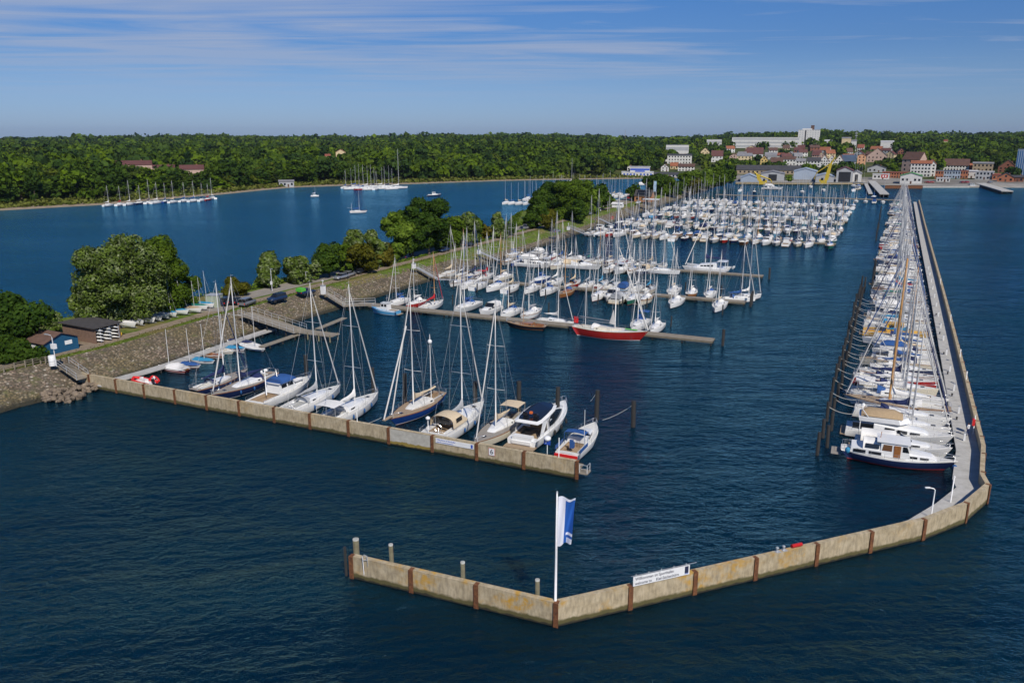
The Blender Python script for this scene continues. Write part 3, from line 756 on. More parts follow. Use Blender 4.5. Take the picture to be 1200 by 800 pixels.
def motorboat(label, x, y, rz, L=9, style='cruiser', hull='gel_white', stripe='gel_navy', bottom='antifoul', top='c_white', group=None, lod=1, deck='deck', cabin='gel_white', name='motorboat', B=None):
    B = B or L * .33; F = .75 + .045 * L; kind = 'motor'
    root = thing(name, label, 'motorboat', (x, y, 0), rz, group)
    K = ('M', round(L, 1), round(B, 2)); beam, sheer = hull_fn(L, B, F, kind); X = lambda t: -L / 2 + L * t
    part('hull', root, ('h',) + K, lambda: hull_mb(L, B, F, kind, 12), M[hull], M[bottom], M[stripe], M['gel_white'])
    cp = (.06, .34, B * .34)
    part('deck', root, ('d',) + K, lambda: deck_mb(L, B, F, kind, cp), M[deck], M['teak'], M[cabin])
    z0 = sheer(.5)
    if style == 'cruiser':
        c = part('cabin', root, ('c',) + K, lambda: cabin_mb(X(.34), X(.80), B * .38, B * .16, z0, .75, .5), M[cabin])
        part('windscreen', root, ('ws',) + K, lambda: MB().loft([[(X(.50), -B * .36, z0 + .45), (X(.58), -B * .2, z0 + .5), (X(.60), 0, z0 + .5), (X(.58), B * .2, z0 + .5), (X(.50), B * .36, z0 + .45)], [(X(.40), -B * .33, z0 + 1.2), (X(.46), -B * .2, z0 + 1.25), (X(.475), 0, z0 + 1.27), (X(.46), B * .2, z0 + 1.25), (X(.40), B * .33, z0 + 1.2)]], smooth=False), M['glass'])
        if top: part('canopy', root, ('ca',) + K, lambda: MB().loft([[(X(t), -B * .37, z0 + .15), (X(t), -B * .35, z0 + 1.05 - .25 * abs(t - .3)), (X(t), -B * .2, z0 + 1.32 - .5 * (.42 - t)), (X(t), 0, z0 + 1.38 - .5 * (.42 - t)), (X(t), B * .2, z0 + 1.32 - .5 * (.42 - t)), (X(t), B * .35, z0 + 1.05 - .25 * abs(t - .3)), (X(t), B * .37, z0 + .15)] for t in (.06, .2, .34, .42)], caps=True), M[top])
        for i, f in enumerate(side_windows(X(.40), X(.74), B * .38, B * .19, z0, .75, 2, slope=.45)): part('window', c, ('w', i) + K, f, M['glass'])
    elif style == 'wheelhouse':
        c = part('cabin', root, ('c',) + K, lambda: cabin_mb(X(.34), X(.84), B * .36, B * .14, z0, .6, .45), M[cabin])
        h = part('wheelhouse', root, ('wh',) + K, lambda: MB().loft([[(X(.33), -B * .33, z0), (X(.33), B * .33, z0), (X(.62), B * .32, z0), (X(.62), -B * .32, z0)], [(X(.345), -B * .30, z0 + 1.5), (X(.345), B * .30, z0 + 1.5), (X(.57), B * .29, z0 + 1.5), (X(.57), -B * .29, z0 + 1.5)]], closed=True, caps=True, smooth=False).box(X(.455), 0, z0 + 1.54, L * .27, B * .66, .08), M[cabin])
        for sg in (-1, 1):
            for k in range(2):
                part('window', h, ('ww', sg, k) + K, lambda: MB().add([(X(.37 + k * .11), sg * (B * .313 + .01), z0 + .75), (X(.46 + k * .11), sg * (B * .313 + .008), z0 + .75), (X(.45 + k * .105), sg * (B * .303 + .012), z0 + 1.3), (X(.37 + k * .11), sg * (B * .303 + .012), z0 + 1.3)], [(0, 1, 2, 3)]), M['glass'])
        part('windscreen', h, ('wf',) + K, lambda: MB().add([(X(.597) + .03, -B * .29, z0 + .75), (X(.597) + .03, B * .29, z0 + .75), (X(.577) + .03, B * .28, z0 + 1.35), (X(.577) + .03, -B * .28, z0 + 1.35)], [(0, 1, 2, 3)]), M['glass'])
        part('mast', root, ('mm',) + K, lambda: MB().tube([(X(.42), 0, z0 + 1.5), (X(.40), 0, z0 + 3.4)], [.05, .03], 5).box(X(.41), 0, z0 + 2.6, .1, .9, .06), M['steel'])
    elif style == 'flybridge':
        c = part('saloon', root, ('c',) + K, lambda: cabin_mb(X(.26), X(.80), B * .42, B * .20, z0 - .1, 1.35, .62), M[cabin])
        f = part('flybridge', root, ('fb',) + K, lambda: MB().loft([[(X(.12), -B * .40, z0 + 1.22), (X(.12), B * .40, z0 + 1.22), (X(.50), B * .36, z0 + 1.22), (X(.60), 0, z0 + 1.22), (X(.50), -B * .36, z0 + 1.22)], [(X(.11), -B * .42, z0 + 1.75), (X(.11), B * .42, z0 + 1.75), (X(.48), B * .37, z0 + 1.85), (X(.57), 0, z0 + 1.85), (X(.48), -B * .37, z0 + 1.85)]], closed=True, caps=True, smooth=False), M[cabin])
        if top: part('canopy', root, ('ca', 'f') + K, lambda: MB().loft([[(X(t), y_ * B * .34, z0 + 1.9 + .7 * (1 - y_ ** 4) * (1 if .16 < t < .45 else .25)) for y_ in (-1, -.7, 0, .7, 1)] for t in (.13, .2, .33, .44, .52)]), M[top])
        for i, ff in enumerate(side_windows(X(.32), X(.76), B * .42, B * .24, z0 - .1, 1.3, 3, slope=.6)): part('window', c, ('wfl', i) + K, ff, M['glass'])
        part('supports', root, ('su',) + K, lambda: MB().tube([(X(.13), -B * .38, z0 - .2), (X(.13), -B * .38, z0 + 1.25), (X(.13), B * .38, z0 + 1.25), (X(.13), B * .38, z0 - .2)], .05, 5), M[cabin])
        part('radar_arch', root, ('ra',) + K, lambda: MB().tube([(X(.2), -B * .38, z0 + 1.8), (X(.14), -B * .34, z0 + 2.7), (X(.14), B * .34, z0 + 2.7), (X(.2), B * .38, z0 + 1.8)], .06, 5).lathe([(.2, z0 + 2.75), (.25, z0 + 2.9), (.1, z0 + 3.05)], 8, X(.14), 0), M[cabin])
    part('guard_rail', root, ('gr',) + K, lambda: rail_mb(L, B, F, kind, .5, step=1.6, stern=False), M['steel'])
    part('bathing_platform', root, ('bp',) + K, lambda: MB().box(X(0) - .3, 0, .28, .7, B * .8, .08), M['teak'])
    return root

# ================================================================== BOAT PLACES
rb = random.Random(11)
LWN = LWA + math.pi / 2                      # heading away from the mooring wall
def berth(px, py, L, out=True, z=1.2, ang=None):
    """centre and heading of a boat whose wall-side end is seen at (px, py)"""
    a = LWN if ang is None else ang
    x, y = G(px, py, z); x += math.cos(a) * L / 2; y += math.sin(a) * L / 2
    return x, y, (a if out else a + math.pi)
FD = [(1, (.3, .5, .68)), (-1, (.3, .5, .68))]
# -- the yachts along the mooring wall, from the shore outwards
sailboat('dark blue hulled yacht with blue covers, stern to the wall nearest the shore', *berth(226, 456, 11.5), L=11.5, kind='classic', hull='gel_navy', stripe='gel_white', cover='c_navy', hood='c_navy', deck='teakgrey', lod=2, fend=FD, tall=1.02, group=None, genoa='c_navy')
sailboat('navy hulled yacht with grey teak deck and navy covers, bow towards the wall', *berth(247, 464, 13.5, False), L=13.5, kind='classic', hull='gel_navy', stripe='gel_white', cover='c_navy', deck='teakgrey', well='teakgrey', lod=2, fend=FD, tall=.95, hood='c_navy', genoa='sail', windows=4)
ms_ = motorboat('long white motor sailer under a bright blue cockpit canopy, with a radar mast', *berth(296, 471, 13), L=13, style='wheelhouse', hull='gel_white', stripe='gel_green', B=3.9, deck='deck', cabin='gel_white')
ms_mb = MB()
rings = [[(-1.7 + 3.4 * i / 5, 1.55 * math.cos(a), 3.15 + .75 * math.sin(a) ** .8 * (1 - abs(i / 2.5 - 1) ** 3 * .6) if math.sin(a) > 0 else 3.15) for a in [math.pi * k / 8 for k in range(9)]] for i in range(6)]
ms_mb.loft(rings, caps=True).obj('canopy', M['c_blue'], ms_, (-.4, 0, -.35))
MB().tube([(-3.6, 0, 1.4), (-3.6, 0, 5.2)], [.09, .06], 7).box(-3.6, 0, 4.6, .12, 1.1, .08).lathe([(.18, 4.9), (.25, 5.0), (.25, 5.15), (.1, 5.25)], 10, -3.3, 0).lathe([(.14, 4.7), (.2, 4.8), (.1, 5.0)], 10, -3.6, .6).obj('radar_mast', M['gel_white'], ms_)
MB().loft([[(x_, y_ * w_, 1.75 + .1 * abs(y_)) for y_ in (-1, -.6, 0, .6, 1)] for x_, w_ in ((1.4, .5), (2.2, .75), (3.6, .75), (4.5, .1))]).obj('tender', M['c_white'], ms_)
sailboat('white yacht with grey instrument covers and tall mast, second white sailing yacht from the shore', *berth(334, 480, 12.5), L=12.5, kind='modern', cover='c_grey', hood='c_grey', deck='deck', lod=2, fend=FD, wheel=True, tall=1.03, windows=4, well='deckgrey')
sailboat('white yacht with white wheelhouse hood and two furled headsails, left of the ketch', *berth(378, 492, 13), L=13, kind='modern', stripe='c_blue', cover='c_white', hood='c_white', deck='deck', lod=2, fend=FD, tall=1.02, windows=3, bottom='antifoul', bimini='c_white')
kt = sailboat('royal blue hulled ketch with teak deck and tan sail covers at the wall', *berth(457, 492, 13.5, False), L=13.5, kind='classic', hull='gel_blue', stripe='gel_white', bottom='antired', cover='c_cream', deck='teak', well='teak', lod=2, tall=.96, mizzen=(.20, 10.5), windows=5, cabin='deck', B=4.1)
MB().box(7.2, 0, 1.62, 2.0, .5, .09).tube([(8.1, 0, 1.6), (6.6, 0, .2)], .03, 5).obj('bowsprit', M['teak'], kt)
MB().tube([(8.15, 0, 1.7), (2.0, 0, 13.0)], .11, 6).obj('second_furled_headsail', M['sail'], kt)
MB().lathe([(.05, 9.1), (.3, 9.25), (.32, 9.55), (.1, 9.75)], 10, -4.05, 0).obj('radar_dome', M['gel_white'], kt)
MB().loft([[(-5.2 + i * .9, w_ * .18, 2.35 + .22 * (1 - abs(w_)) - .02 * i) for w_ in (-1, -.5, 0, .5, 1)] for i in range(3)]).obj('mizzen_sail_cover', M['c_cream'], kt)
sl_ = sailboat('big white sloop with beige cockpit tent, stern to the wall beside the blue ketch', *berth(506, 510, 14.5), L=14.5, kind='modern', cover='c_grey', hood=None, deck='deck', lod=2, fend=FD, wheel=True, tall=1.0, windows=3, stripe='gel_navy', well='teak')
rings = [[(-4.7 + 3.9 * i / 6, 1.75 * math.cos(a), 1.4 + (1.55 if i < 4 else (1.5, 1.0, .45)[i - 4]) * (math.sin(a) ** .45 if math.sin(a) > 1e-6 else 0)) for a in [math.pi * k / 10 for k in range(11)]] for i in range(7)]
ct = MB().loft(rings).obj('cockpit_tent', M['c_cream'], sl_)
MB().loft([[(-4.73, y_, 1.9), (-4.73, y_ * .9, 2.6)] for y_ in (-1.3, -.4, .4, 1.3)], smooth=False).obj('window', M['glass'], ct)
for sg in (-1, 1): MB().add([(-3.9, sg * 1.74, 2.0), (-2.4, sg * 1.74, 2.0), (-2.4, sg * 1.66, 2.55), (-3.9, sg * 1.66, 2.55)], [(0, 1, 2, 3)]).obj('window', M['glass'], ct, (0, sg * .03, 0))
MB().tube([(-6.6, .9, 1.3), (-6.6, .9, 3.0)], .05, 5).lathe([(.1, 2.95), (.3, 3.05), (.3, 3.25), (.1, 3.4)], 10, -6.6, .9).obj('radar_dome', M['gel_white'], sl_)
sailboat('cream hulled yacht with bare grey teak foredeck and cream sail cover, bow towards the wall', *berth(556, 520, 13, False), L=13, kind='classic', hull='gel_cream', stripe='gel_navy', cover='c_cream', hood=None, deck='teakgrey', well='teakgrey', lod=2, tall=1.0, windows=3, cabin='gel_white', xm_t=.54, bimini='c_cream')

# -- the modern sport yacht
def sport_yacht(label, x, y, rz):
    L, B, F = 15.0, 4.5, 1.5
    root = thing('motor_yacht', label, 'motorboat', (x, y, 0), rz)
    beam, sheer = hull_fn(L, B, F, 'motor'); X = lambda t: -L / 2 + L * t
    hull_mb(L, B, F, 'motor', 16).obj('hull', [M['gel_white'], M['antifoul'], M['gel_black'], M['gel_white']], root)
    deck_mb(L, B, F, 'motor', (.08, .33, 1.75)).obj('deck', [M['gel_white'], M['teak'], M['gel_white']], root)
    MB().box(X(0) - .5, 0, .45, 1.3, 4.0, .16).obj('bathing_platform', M['teak'], root)
    # transom lounge and stairs
    t = MB().box(X(.03), 0, 1.25, .9, 2.6, .75).box(X(.03) - .5, 0, .9, .3, 2.6, .4)
    t.obj('transom_lounge', M['gel_white'], root)
    s_ = MB()
    for k in range(4): s_.box(X(.30) + .1 * k, .95, 1.3 + .35 * k, .35, .7, .06)
    s_.obj('stairs', M['teak'], root)
    # swooping superstructure
    rings = []
    for t_, w_, z0, h in ((.30, 1.78, 1.35, 1.55), (.42, 1.80, 1.4, 1.75), (.55, 1.66, 1.45, 1.55), (.66, 1.38, 1.5, 1.05), (.76, 1.02, 1.55, .55), (.86, .55, 1.6, .16)):
        rings.append([(X(t_), -w_, z0), (X(t_), -w_ * .96, z0 + h * .55), (X(t_), -w_ * .80, z0 + h * .9), (X(t_), -w_ * .4, z0 + h), (X(t_), 0, z0 + h * 1.03), (X(t_), w_ * .4, z0 + h), (X(t_), w_ * .80, z0 + h * .9), (X(t_), w_ * .96, z0 + h * .55), (X(t_), w_, z0)])
    cb = MB().loft(rings, caps=True).obj('superstructure', M['gel_white'], root)
    for sg in (-1, 1):      # long almond side window
        vs = []; cs = [(.32, .25, .75), (.42, .12, 1.12), (.54, .15, 1.18), (.65, .30, 1.0), (.73, .55, .78)]
        mb = MB(); rr = []
        for t_, a, b_ in cs:
            w_ = float(np.interp(t_, [.30, .42, .55, .66, .76], [1.78, 1.80, 1.66, 1.38, 1.02])); z0 = float(np.interp(t_, [.30, .66], [1.35, 1.5])); h = float(np.interp(t_, [.30, .42, .55, .66, .76], [1.55, 1.75, 1.55, 1.05, .55]))
            q = lambda f: (X(t_), sg * (float(np.interp(f, [0, .55, .9, 1], [w_, w_ * .96, w_ * .80, w_ * .42])) + .05), z0 + h * min(f, 1.0) + .02)
            rr.append([q(a * .55 + .0), q((a + b_) / 2 * .75), q(min(.9, b_ * .82))])
        mb.loft(rr).obj('side_window', M['glass'], cb)
    rr = []
    for t_, f in ((.56, 1.0), (.66, .98), (.735, .92)):
        w_ = float(np.interp(t_, [.55, .66, .76], [1.66, 1.38, 1.02])) * .74; z0 = float(np.interp(t_, [.55, .76], [1.45, 1.55])); h = float(np.interp(t_, [.55, .66, .76], [1.55, 1.05, .55]))
        rr.append([(X(t_), -w_, z0 + h * .95 + .02), (X(t_), -w_ * .4, z0 + h * 1.03 + .02), (X(t_), w_ * .4, z0 + h * 1.03 + .02), (X(t_), w_, z0 + h * .95 + .02)])
    MB().loft(rr).obj('windscreen', M['glass'], cb)
    # roof: white rim, dark sunroof with seats
    fr = [(.10, 1.55), (.16, 1.85), (.30, 1.90), (.44, 1.80), (.56, 1.35), (.60, .7)]
    rim = [(X(t_), -w_) for t_, w_ in fr] + [(X(t_), w_) for t_, w_ in fr[::-1]]
    rf = MB(); n_ = len(rim)
    zr = lambda x_: 3.0 + .06 * (x_ - X(.1)) - .012 * max(0, x_ - X(.35)) ** 2
    c_ = (X(.33), 0)
    rf.loft([[(x_, y_, zr(x_) - .12) for x_, y_ in rim], [(x_ * 1.0, y_, zr(x_)) for x_, y_ in rim], [(c_[0] + (x_ - c_[0]) * .88, y_ * .82, zr(x_) + .16) for x_, y_ in rim]], closed=True, caps=True, smooth=False)
    ro = rf.obj('hardtop', M['gel_white'], root)
    MB().loft([[(c_[0] + (x_ - c_[0]) * .90, y_ * .84, zr(x_) + .02) for x_, y_ in rim], [(c_[0] + (x_ - c_[0]) * .86, y_ * .80, zr(x_) + .22) for x_, y_ in rim]], closed=True, caps=True, smooth=False).obj('sunroof', M['glass'], ro)
    for y_ in (-.7, .7): MB().box(X(.2), y_, 3.45, .5, .6, .35).box(X(.2) - .25, y_, 3.65, .12, .6, .55).obj('seat', M['gel_black'], ro)
    MB().box(X(.215), .1, 3.75, .35, .35, .25).obj('life_ring', M['orange'], ro)
    d = MB()
    for sg in (-1, 1): d.loft([[(X(.12), sg * 1.75, 1.3), (X(.18), sg * 1.85, 1.3)], [(X(.17), sg * 1.78, 2.9), (X(.27), sg * 1.86, 2.9)]], smooth=False)
    d.obj('support_wing', M['gel_white'], root)
    MB().box(X(.30) + .02, -.4, 2.1, .05, 2.3, 1.5).obj('saloon_door', M['glass'], root)
    rail_mb(L, B, F, 'motor', .55, step=1.5, stern=False).obj('guard_rail', M['steel'], root)
    for t_ in (.35, .5, .65): MB().lathe([(.02, .35), (.16, .5), (.18, .9), (.05, 1.15)], 8, X(t_), -(beam(t_) + .16)).obj('fender', M['rubber'], root)
    return root
sport_yacht('sleek white motor yacht with black glass sides and open roof seats, stern to the wall', *berth(611, 519, 15, z=.8))
J_ = motorboat('blue and white motor cruiser with blue awning and red fender board, outermost at the wall', *berth(664, 531, 10.5, z=1.0), L=10.5, style='cruiser', hull='gel_white', stripe='gel_blue', bottom='gel_blue', top=None, B=3.4)
MB().loft([[(-2.6 + i * .6, y_, 2.6 + .15 * (1 - (y_ / 1.3) ** 2)) for y_ in (-1.35, -.7, 0, .7, 1.35)] for i in range(3)]).tube([(-2.6, 1.3, 1.1), (-2.6, 1.35, 2.6)], .03, 4).tube([(-2.6, -1.3, 1.1), (-2.6, -1.35, 2.6)], .03, 4).tube([(-1.4, 1.3, 1.3), (-1.4, 1.35, 2.6)], .03, 4).tube([(-1.4, -1.3, 1.3), (-1.4, -1.35, 2.6)], .03, 4).obj('awning', M['c_blue'], J_)
for sg in (-1, 1): MB().box(-3.6, sg * 1.62, 1.35, 2.6, .06, .45).obj('side_screen', M['c_blue'], J_)
MB().box(-5.5, 0, .75, .25, 2.9, .3).obj('fender_board', M['redp'], J_)
MB().tube([(-3.0, -1.4, 1.2), (-3.0, -1.4, 6.0)], .035, 5).obj('aerial', M['alu'], J_)
MB().box(-3.4, 0, 1.4, .5, .5, .7).box(-3.6, 0, 1.9, .12, .5, .5).obj('helm_seat', M['c_blue'], J_)

# -- navy trawler yacht first at the breakwater
def trawler_yacht(label, x, y, rz):
    L, B, F = 12.6, 3.9, 1.15
    root = thing('motor_yacht', label, 'motorboat', (x, y, 0), rz); beam, sheer = hull_fn(L, B, F, 'classic'); X = lambda t: -L / 2 + L * t
    hull_mb(L, B, F, 'classic', 16).obj('hull', [M['gel_navy'], M['antired'], M['antired'], M['gel_white']], root)
    deck_mb(L, B, F, 'classic').obj('deck', [M['deck'], M['deck'], M['deck']], root)
    z = 1.1
    ca = cabin_mb(X(.56), X(.82), 1.45, .8, z, .75, .35).obj('fore_cabin', M['gel_white'], root)
    for i, f in enumerate(side_windows(X(.56), X(.80), 1.45, .9, z, .75, 2, slope=.35)): f().obj('window', M['glass'], ca)
    ac = MB().loft([[(X(.08), -1.35, z), (X(.08), 1.35, z), (X(.36), 1.55, z), (X(.36), -1.55, z)], [(X(.09), -1.28, z + .62), (X(.09), 1.28, z + .62), (X(.36), 1.48, z + .65), (X(.36), -1.48, z + .65)]], closed=True, caps=True, smooth=False).obj('aft_cabin', M['gel_white'], root)
    for sg in (-1, 1):
        for k in range(2):
            x0 = X(.11) + k * 1.7; MB().add([(x0, sg * (1.42 + .06 * k), z + .12), (x0 + 1.35, sg * (1.49 + .06 * k), z + .12), (x0 + 1.35, sg * (1.45 + .06 * k), z + .5), (x0, sg * (1.39 + .06 * k), z + .5)], [(0, 1, 2, 3)]).obj('window', M['glass'], ac)
    wh = MB().loft([[(X(.34), -1.42, z), (X(.34), 1.42, z), (X(.60), 1.40, z), (X(.60), -1.40, z)], [(X(.345), -1.36, z + 1.75), (X(.345), 1.36, z + 1.75), (X(.57), 1.33, z + 1.75), (X(.57), -1.33, z + 1.75)]], closed=True, caps=True, smooth=False).box(X(.45), 0, z + 1.80, 3.6, 2.95, .1).obj('wheelhouse', M['gel_white'], root)
    for sg in (-1, 1):
        MB().add([(X(.355), sg * 1.405, z + .75), (X(.44), sg * 1.405, z + .75), (X(.44), sg * 1.375, z + 1.5), (X(.365), sg * 1.375, z + 1.5)], [(0, 1, 2, 3)]).obj('window', M['glassb'], wh, (0, sg * .012, 0))
        MB().add([(X(.53), sg * 1.395, z + .85), (X(.585), sg * 1.395, z + .85), (X(.565), sg * 1.36, z + 1.5), (X(.53), sg * 1.365, z + 1.5)], [(0, 1, 2, 3)]).obj('window', M['glass'], wh, (0, sg * .012, 0))
        MB().box(X(.485), sg * 1.42, z + .8, .72, .05, 1.45).obj('door', M['varnish'], wh)
    MB().add([(X(.60) + .02, -1.25, z + .95), (X(.60) + .02, 1.25, z + .95), (X(.575) + .03, 1.2, z + 1.55), (X(.575) + .03, -1.2, z + 1.55)], [(0, 1, 2, 3)]).obj('windscreen', M['glass'], wh)
    MB().tube([(X(.33), 0, z + .6), (X(.34), 0, z + 2.6)], .04, 5).obj('mast', M['varnish'], root)
    rings = [[(X(.19 + .17 * i / 4), 1.35 * math.cos(a), z + .6 + (1.0 if i < 3 else .95) * (max(0, math.sin(a)) ** .5)) for a in [math.pi * k / 8 for k in range(9)]] for i in range(5)]
    cv = MB().loft(rings, caps=True).obj('aft_tent', M['c_white'], root)
    for sg in (-1, 1): MB().add([(X(.21), sg * 1.37, z + .85), (X(.33), sg * 1.37, z + .85), (X(.33), sg * 1.25, z + 1.35), (X(.21), sg * 1.25, z + 1.35)], [(0, 1, 2, 3)]).obj('window', M['glass'], cv, (0, sg * .03, 0))
    rail_mb(L, B, F, 'classic', .6, step=1.3).obj('guard_rail', M['steel'], root)
    MB().box(X(0) - .5, 0, .5, 1.1, 2.4, .09).obj('bathing_platform', M['teakgrey'], root)
    MB().lathe([(.03, 1.0), (.25, 1.15), (.3, 1.4), (.25, 1.65), (.03, 1.8)], 10, X(.06), -1.75).obj('teal_fender', M['c_cyan'], root)
    MB().lathe([(.03, .5), (.25, .65), (.3, .85), (.25, 1.05), (.03, 1.2)], 10, X(.97), -.95).obj('blue_fender', M['fblue'], root)
    return root
def bwuv(v): return 11.3 + (v - 100) * .0075     # u of the walkway's edge
trawler_yacht('dark blue trawler yacht with red waterline and brown curtained wheelhouse, nearest at the breakwater', *W(bwuv(99) - 6.7, 99.5), AX1 + .02)
motorboat('white open cruiser with white tent top beside the dark blue trawler yacht', *W(bwuv(103) - 6.2, 103.4), AX1, L=10.8, style='cruiser', top='c_white')
motorboat('large white flybridge cruiser with tan canvas cover over its upper deck', *W(bwuv(107) - 6.6, 107.9), AX1, L=12.5, style='flybridge', top='c_tan')
sailboat('white yacht with open cockpit lying past the flybridge cruiser', *W(bwuv(112) - 5.7, 112.0), AX1 , L=10.5, kind='modern', cover=None, lod=2, boom=True)
sailboat('white yacht under a long navy sail cover, fifth from the breakwater bend', *W(bwuv(116) - 6.2, 116.0), AX1, L=12, kind='modern', cover='c_navy', hood='c_navy', lod=2, deck='deck', genoa='c_navy')
sailboat('white yacht with the thick ochre wooden mast in the breakwater row', *W(bwuv(120) - 7.0, 120.3), AX1 + math.pi, L=14, kind='classic', hull='gel_white', cover='c_white', mast='spruce', lod=2, deck='teak', tall=1.12, hood='c_white')
sailboat('long white yacht with flat white tent over the stern and blue spray hood', *W(bwuv(124) - 6.6, 124.6), AX1, L=13, kind='modern', cover='c_white', hood='c_blue', lod=2, bimini='c_white')

ORD = ['first', 'second', 'third', 'fourth', 'fifth', 'sixth', 'seventh', 'eighth', 'ninth', 'tenth', 'eleventh', 'twelfth', 'thirteenth', 'fourteenth', 'fifteenth', 'sixteenth', 'seventeenth', 'eighteenth', 'nineteenth']
def ordinal(k):
    if k <= 19: return ORD[k - 1]
    if k >= 100: return 'hundredth' if k == 100 else 'hundred-' + ordinal(k - 100)
    t, r_ = divmod(k, 10); T = {2: 'twent', 3: 'thirt', 4: 'fort', 5: 'fift', 6: 'sixt', 7: 'sevent', 8: 'eight', 9: 'ninet'}[t]
    return T + 'ieth' if r_ == 0 else T + 'y-' + ORD[r_ - 1]
HULLS = [('gel_white', 'white')] * 12 + [('gel_cream', 'cream')] * 3 + [('gel_grey', 'grey'), ('gel_navy', 'navy'), ('gel_navy', 'navy'), ('gel_blue', 'blue'), ('gel_red', 'red'), ('varnish', 'wooden'), ('gel_green', 'green'), ('gel_ltblue', 'pale blue')]
COVS = [('c_blue', 'blue')] * 8 + [('c_navy', 'navy')] * 5 + [('c_white', 'white')] * 6 + [('c_cream', 'cream')] * 4 + [('c_grey', 'grey')] * 4 + [('c_green', 'green'), ('c_red', 'red'), ('c_cyan', 'turquoise'), ('c_tan', 'tan')]
STRIPES = ['gel_navy', 'gel_navy', 'gel_blue', 'gel_red', 'antifoul', 'gel_green']
SIZES = [8.0, 8.5, 9.0, 9.5, 10.0, 11.0, 12.0]
NS = [20]; NM = [4]; MASS = []
FARMAX = 270
def rand_boat(x, y, rz, where, group, lod, Lmax=12.5, Lmin=7.5, pm=.17, small=False):
    Ls = [s for s in SIZES if Lmin <= s <= Lmax] or [Lmin]
    L = rb.choice(Ls); hk, hn = rb.choice(HULLS); ck, cn_ = rb.choice(COVS)
    j = rb.uniform(-.09, .09); rz += j
    if rb.random() < pm:
        NM[0] += 1
        st = rb.choice(['cruiser', 'cruiser', 'wheelhouse', 'flybridge' if L > 9 else 'cruiser']); tp = rb.choice(['c_blue', 'c_navy', 'c_white', 'c_white', 'c_cream', 'c_grey'])
        r = motorboat(f"{hn} motorboat, {where}", x, y, rz, L=L, style=st, hull=hk if hk not in ('varnish',) else 'gel_white', stripe=rb.choice(STRIPES), top=tp, group=group)
        return r
    kind = rb.choice(['modern', 'modern', 'classic', 'classic', 'double' if L <= 10 else 'modern'])
    kw = dict(L=L, kind=kind, hull=hk, stripe=rb.choice(STRIPES), cover=ck, tall=rb.choice([.82, .92, 1.0, 1.0, 1.1, 1.18]), mast='spruce' if rb.random() < .03 else rb.choice(['alu', 'alu', 'alud']),
              deck=rb.choice(['deck', 'deck', 'deck', 'teak', 'deckgrey']), hood=rb.choice([ck, ck, 'c_white', 'c_navy', None]), genoa=rb.choice(['sail', 'sail', 'sail', 'c_blue', 'c_navy', None]), B=L * .32, F=.62 + .05 * L)
    NS[0] += 1
    if NS[0] > FARMAX: MASS.append((x, y, rz, kw)); return None
    return sailboat(f"{hn} sailboat, {cn_} sail cover, {where}", x, y, rz, lod=lod, group=group, **kw)

# -- boats along the breakwater
v = 129.2; k = 8
while v < 497:
    u = bwuv(v); L = None
    lod = 1 if v < 215 else 0
    o = None
    if abs(v - 166) < 1.9:
        motorboat('orange yellow wheelhouse workboat with a long low hull among white yachts at the breakwater', *W(u - 7, v), AX1, L=12, style='wheelhouse', hull='gel_yellow', cabin='gel_yellow', top=None, deck='gel_yellow')
    elif abs(v - 136) < 1.9:
        sailboat('long white yacht with a yellow varnished mast and yellow cockpit cushions at the breakwater', *W(u - 6.5, v), AX1, L=12, kind='classic', hull='gel_white', cover='c_white', mast='spruce', lod=1, tall=1.1)
    else:
        Lm = 12.5 if v < 330 else 11
        Lx = rb.choice([10, 11, 12]) if v < 330 else rb.choice([8, 9, 10, 11])
        fl = rb.random() < .4
        rand_boat(*W(u - .8 - Lx / 2 - rb.uniform(0, .5), v), AX1 + (math.pi if fl else 0), f"{ordinal(k)} from the near end of the breakwater berths", 'yachts moored side by side along the breakwater', lod, Lx, Lx, pm=.10)
    k += 1; v += rb.uniform(3.5, 4.05)
NBW = k

# -- jetties
JET = {}
def jetty(idx, u0, u1, v, w_=2.2, z=.8, label=None):
    r = thing('jetty', label, 'jetty', (*W(u0, v), 0), AX1)
    L = u1 - u0
    MB().box(L / 2, 0, z - .06, L, w_, .14).obj('deck', M['planks'], r)
    MB().box(L / 2, -w_ / 2 - .04, z - .22, L, .1, .34).box(L / 2, w_ / 2 + .04, z - .22, L, .1, .34).obj('edge_beam', M['beam'], r)
    me = None; n_ = int(L / 5.5)
    for i in range(n_ + 1):
        for sg in (-1, 1):
            x = i * L / n_; x = min(max(x, .3), L - .3)
            if me is None: me = MB().tube([(0, 0, -1.5), (0, 0, z - .2)], .16, 6).mesh('pile', [M['pile']])
            o = bpy.data.objects.new('pile', me); put(o, r); o.location = (x, sg * (w_ / 2 - .2), 0)
    return r
jetty(1, -106, -26.2, 146.2, 2.6, .9, 'wooden jetty nearest the camera, with the red hulled ketch alongside')
jetty(2, -106, -26.5, 184.6, 2.4, .85, 'second wooden jetty from the camera, ending in two dark piles')
jetty(3, -105, -27.8, 222.3, 2.4, .85, 'third wooden jetty from the camera, with the white catamaran alongside')
rows = [(4, 301), (5, 341), (6, 381), (7, 421), (8, 461)]
for i, v in rows: jetty(i, -106, -14, v, 2.0, .8, f'narrow jetty hidden between packed boats, {ordinal(i)} jetty from the camera')
jr = jetty(9, -96, 13.5, 510, 4.0, 1.6, 'long timber pier across the far end of the marina basin')

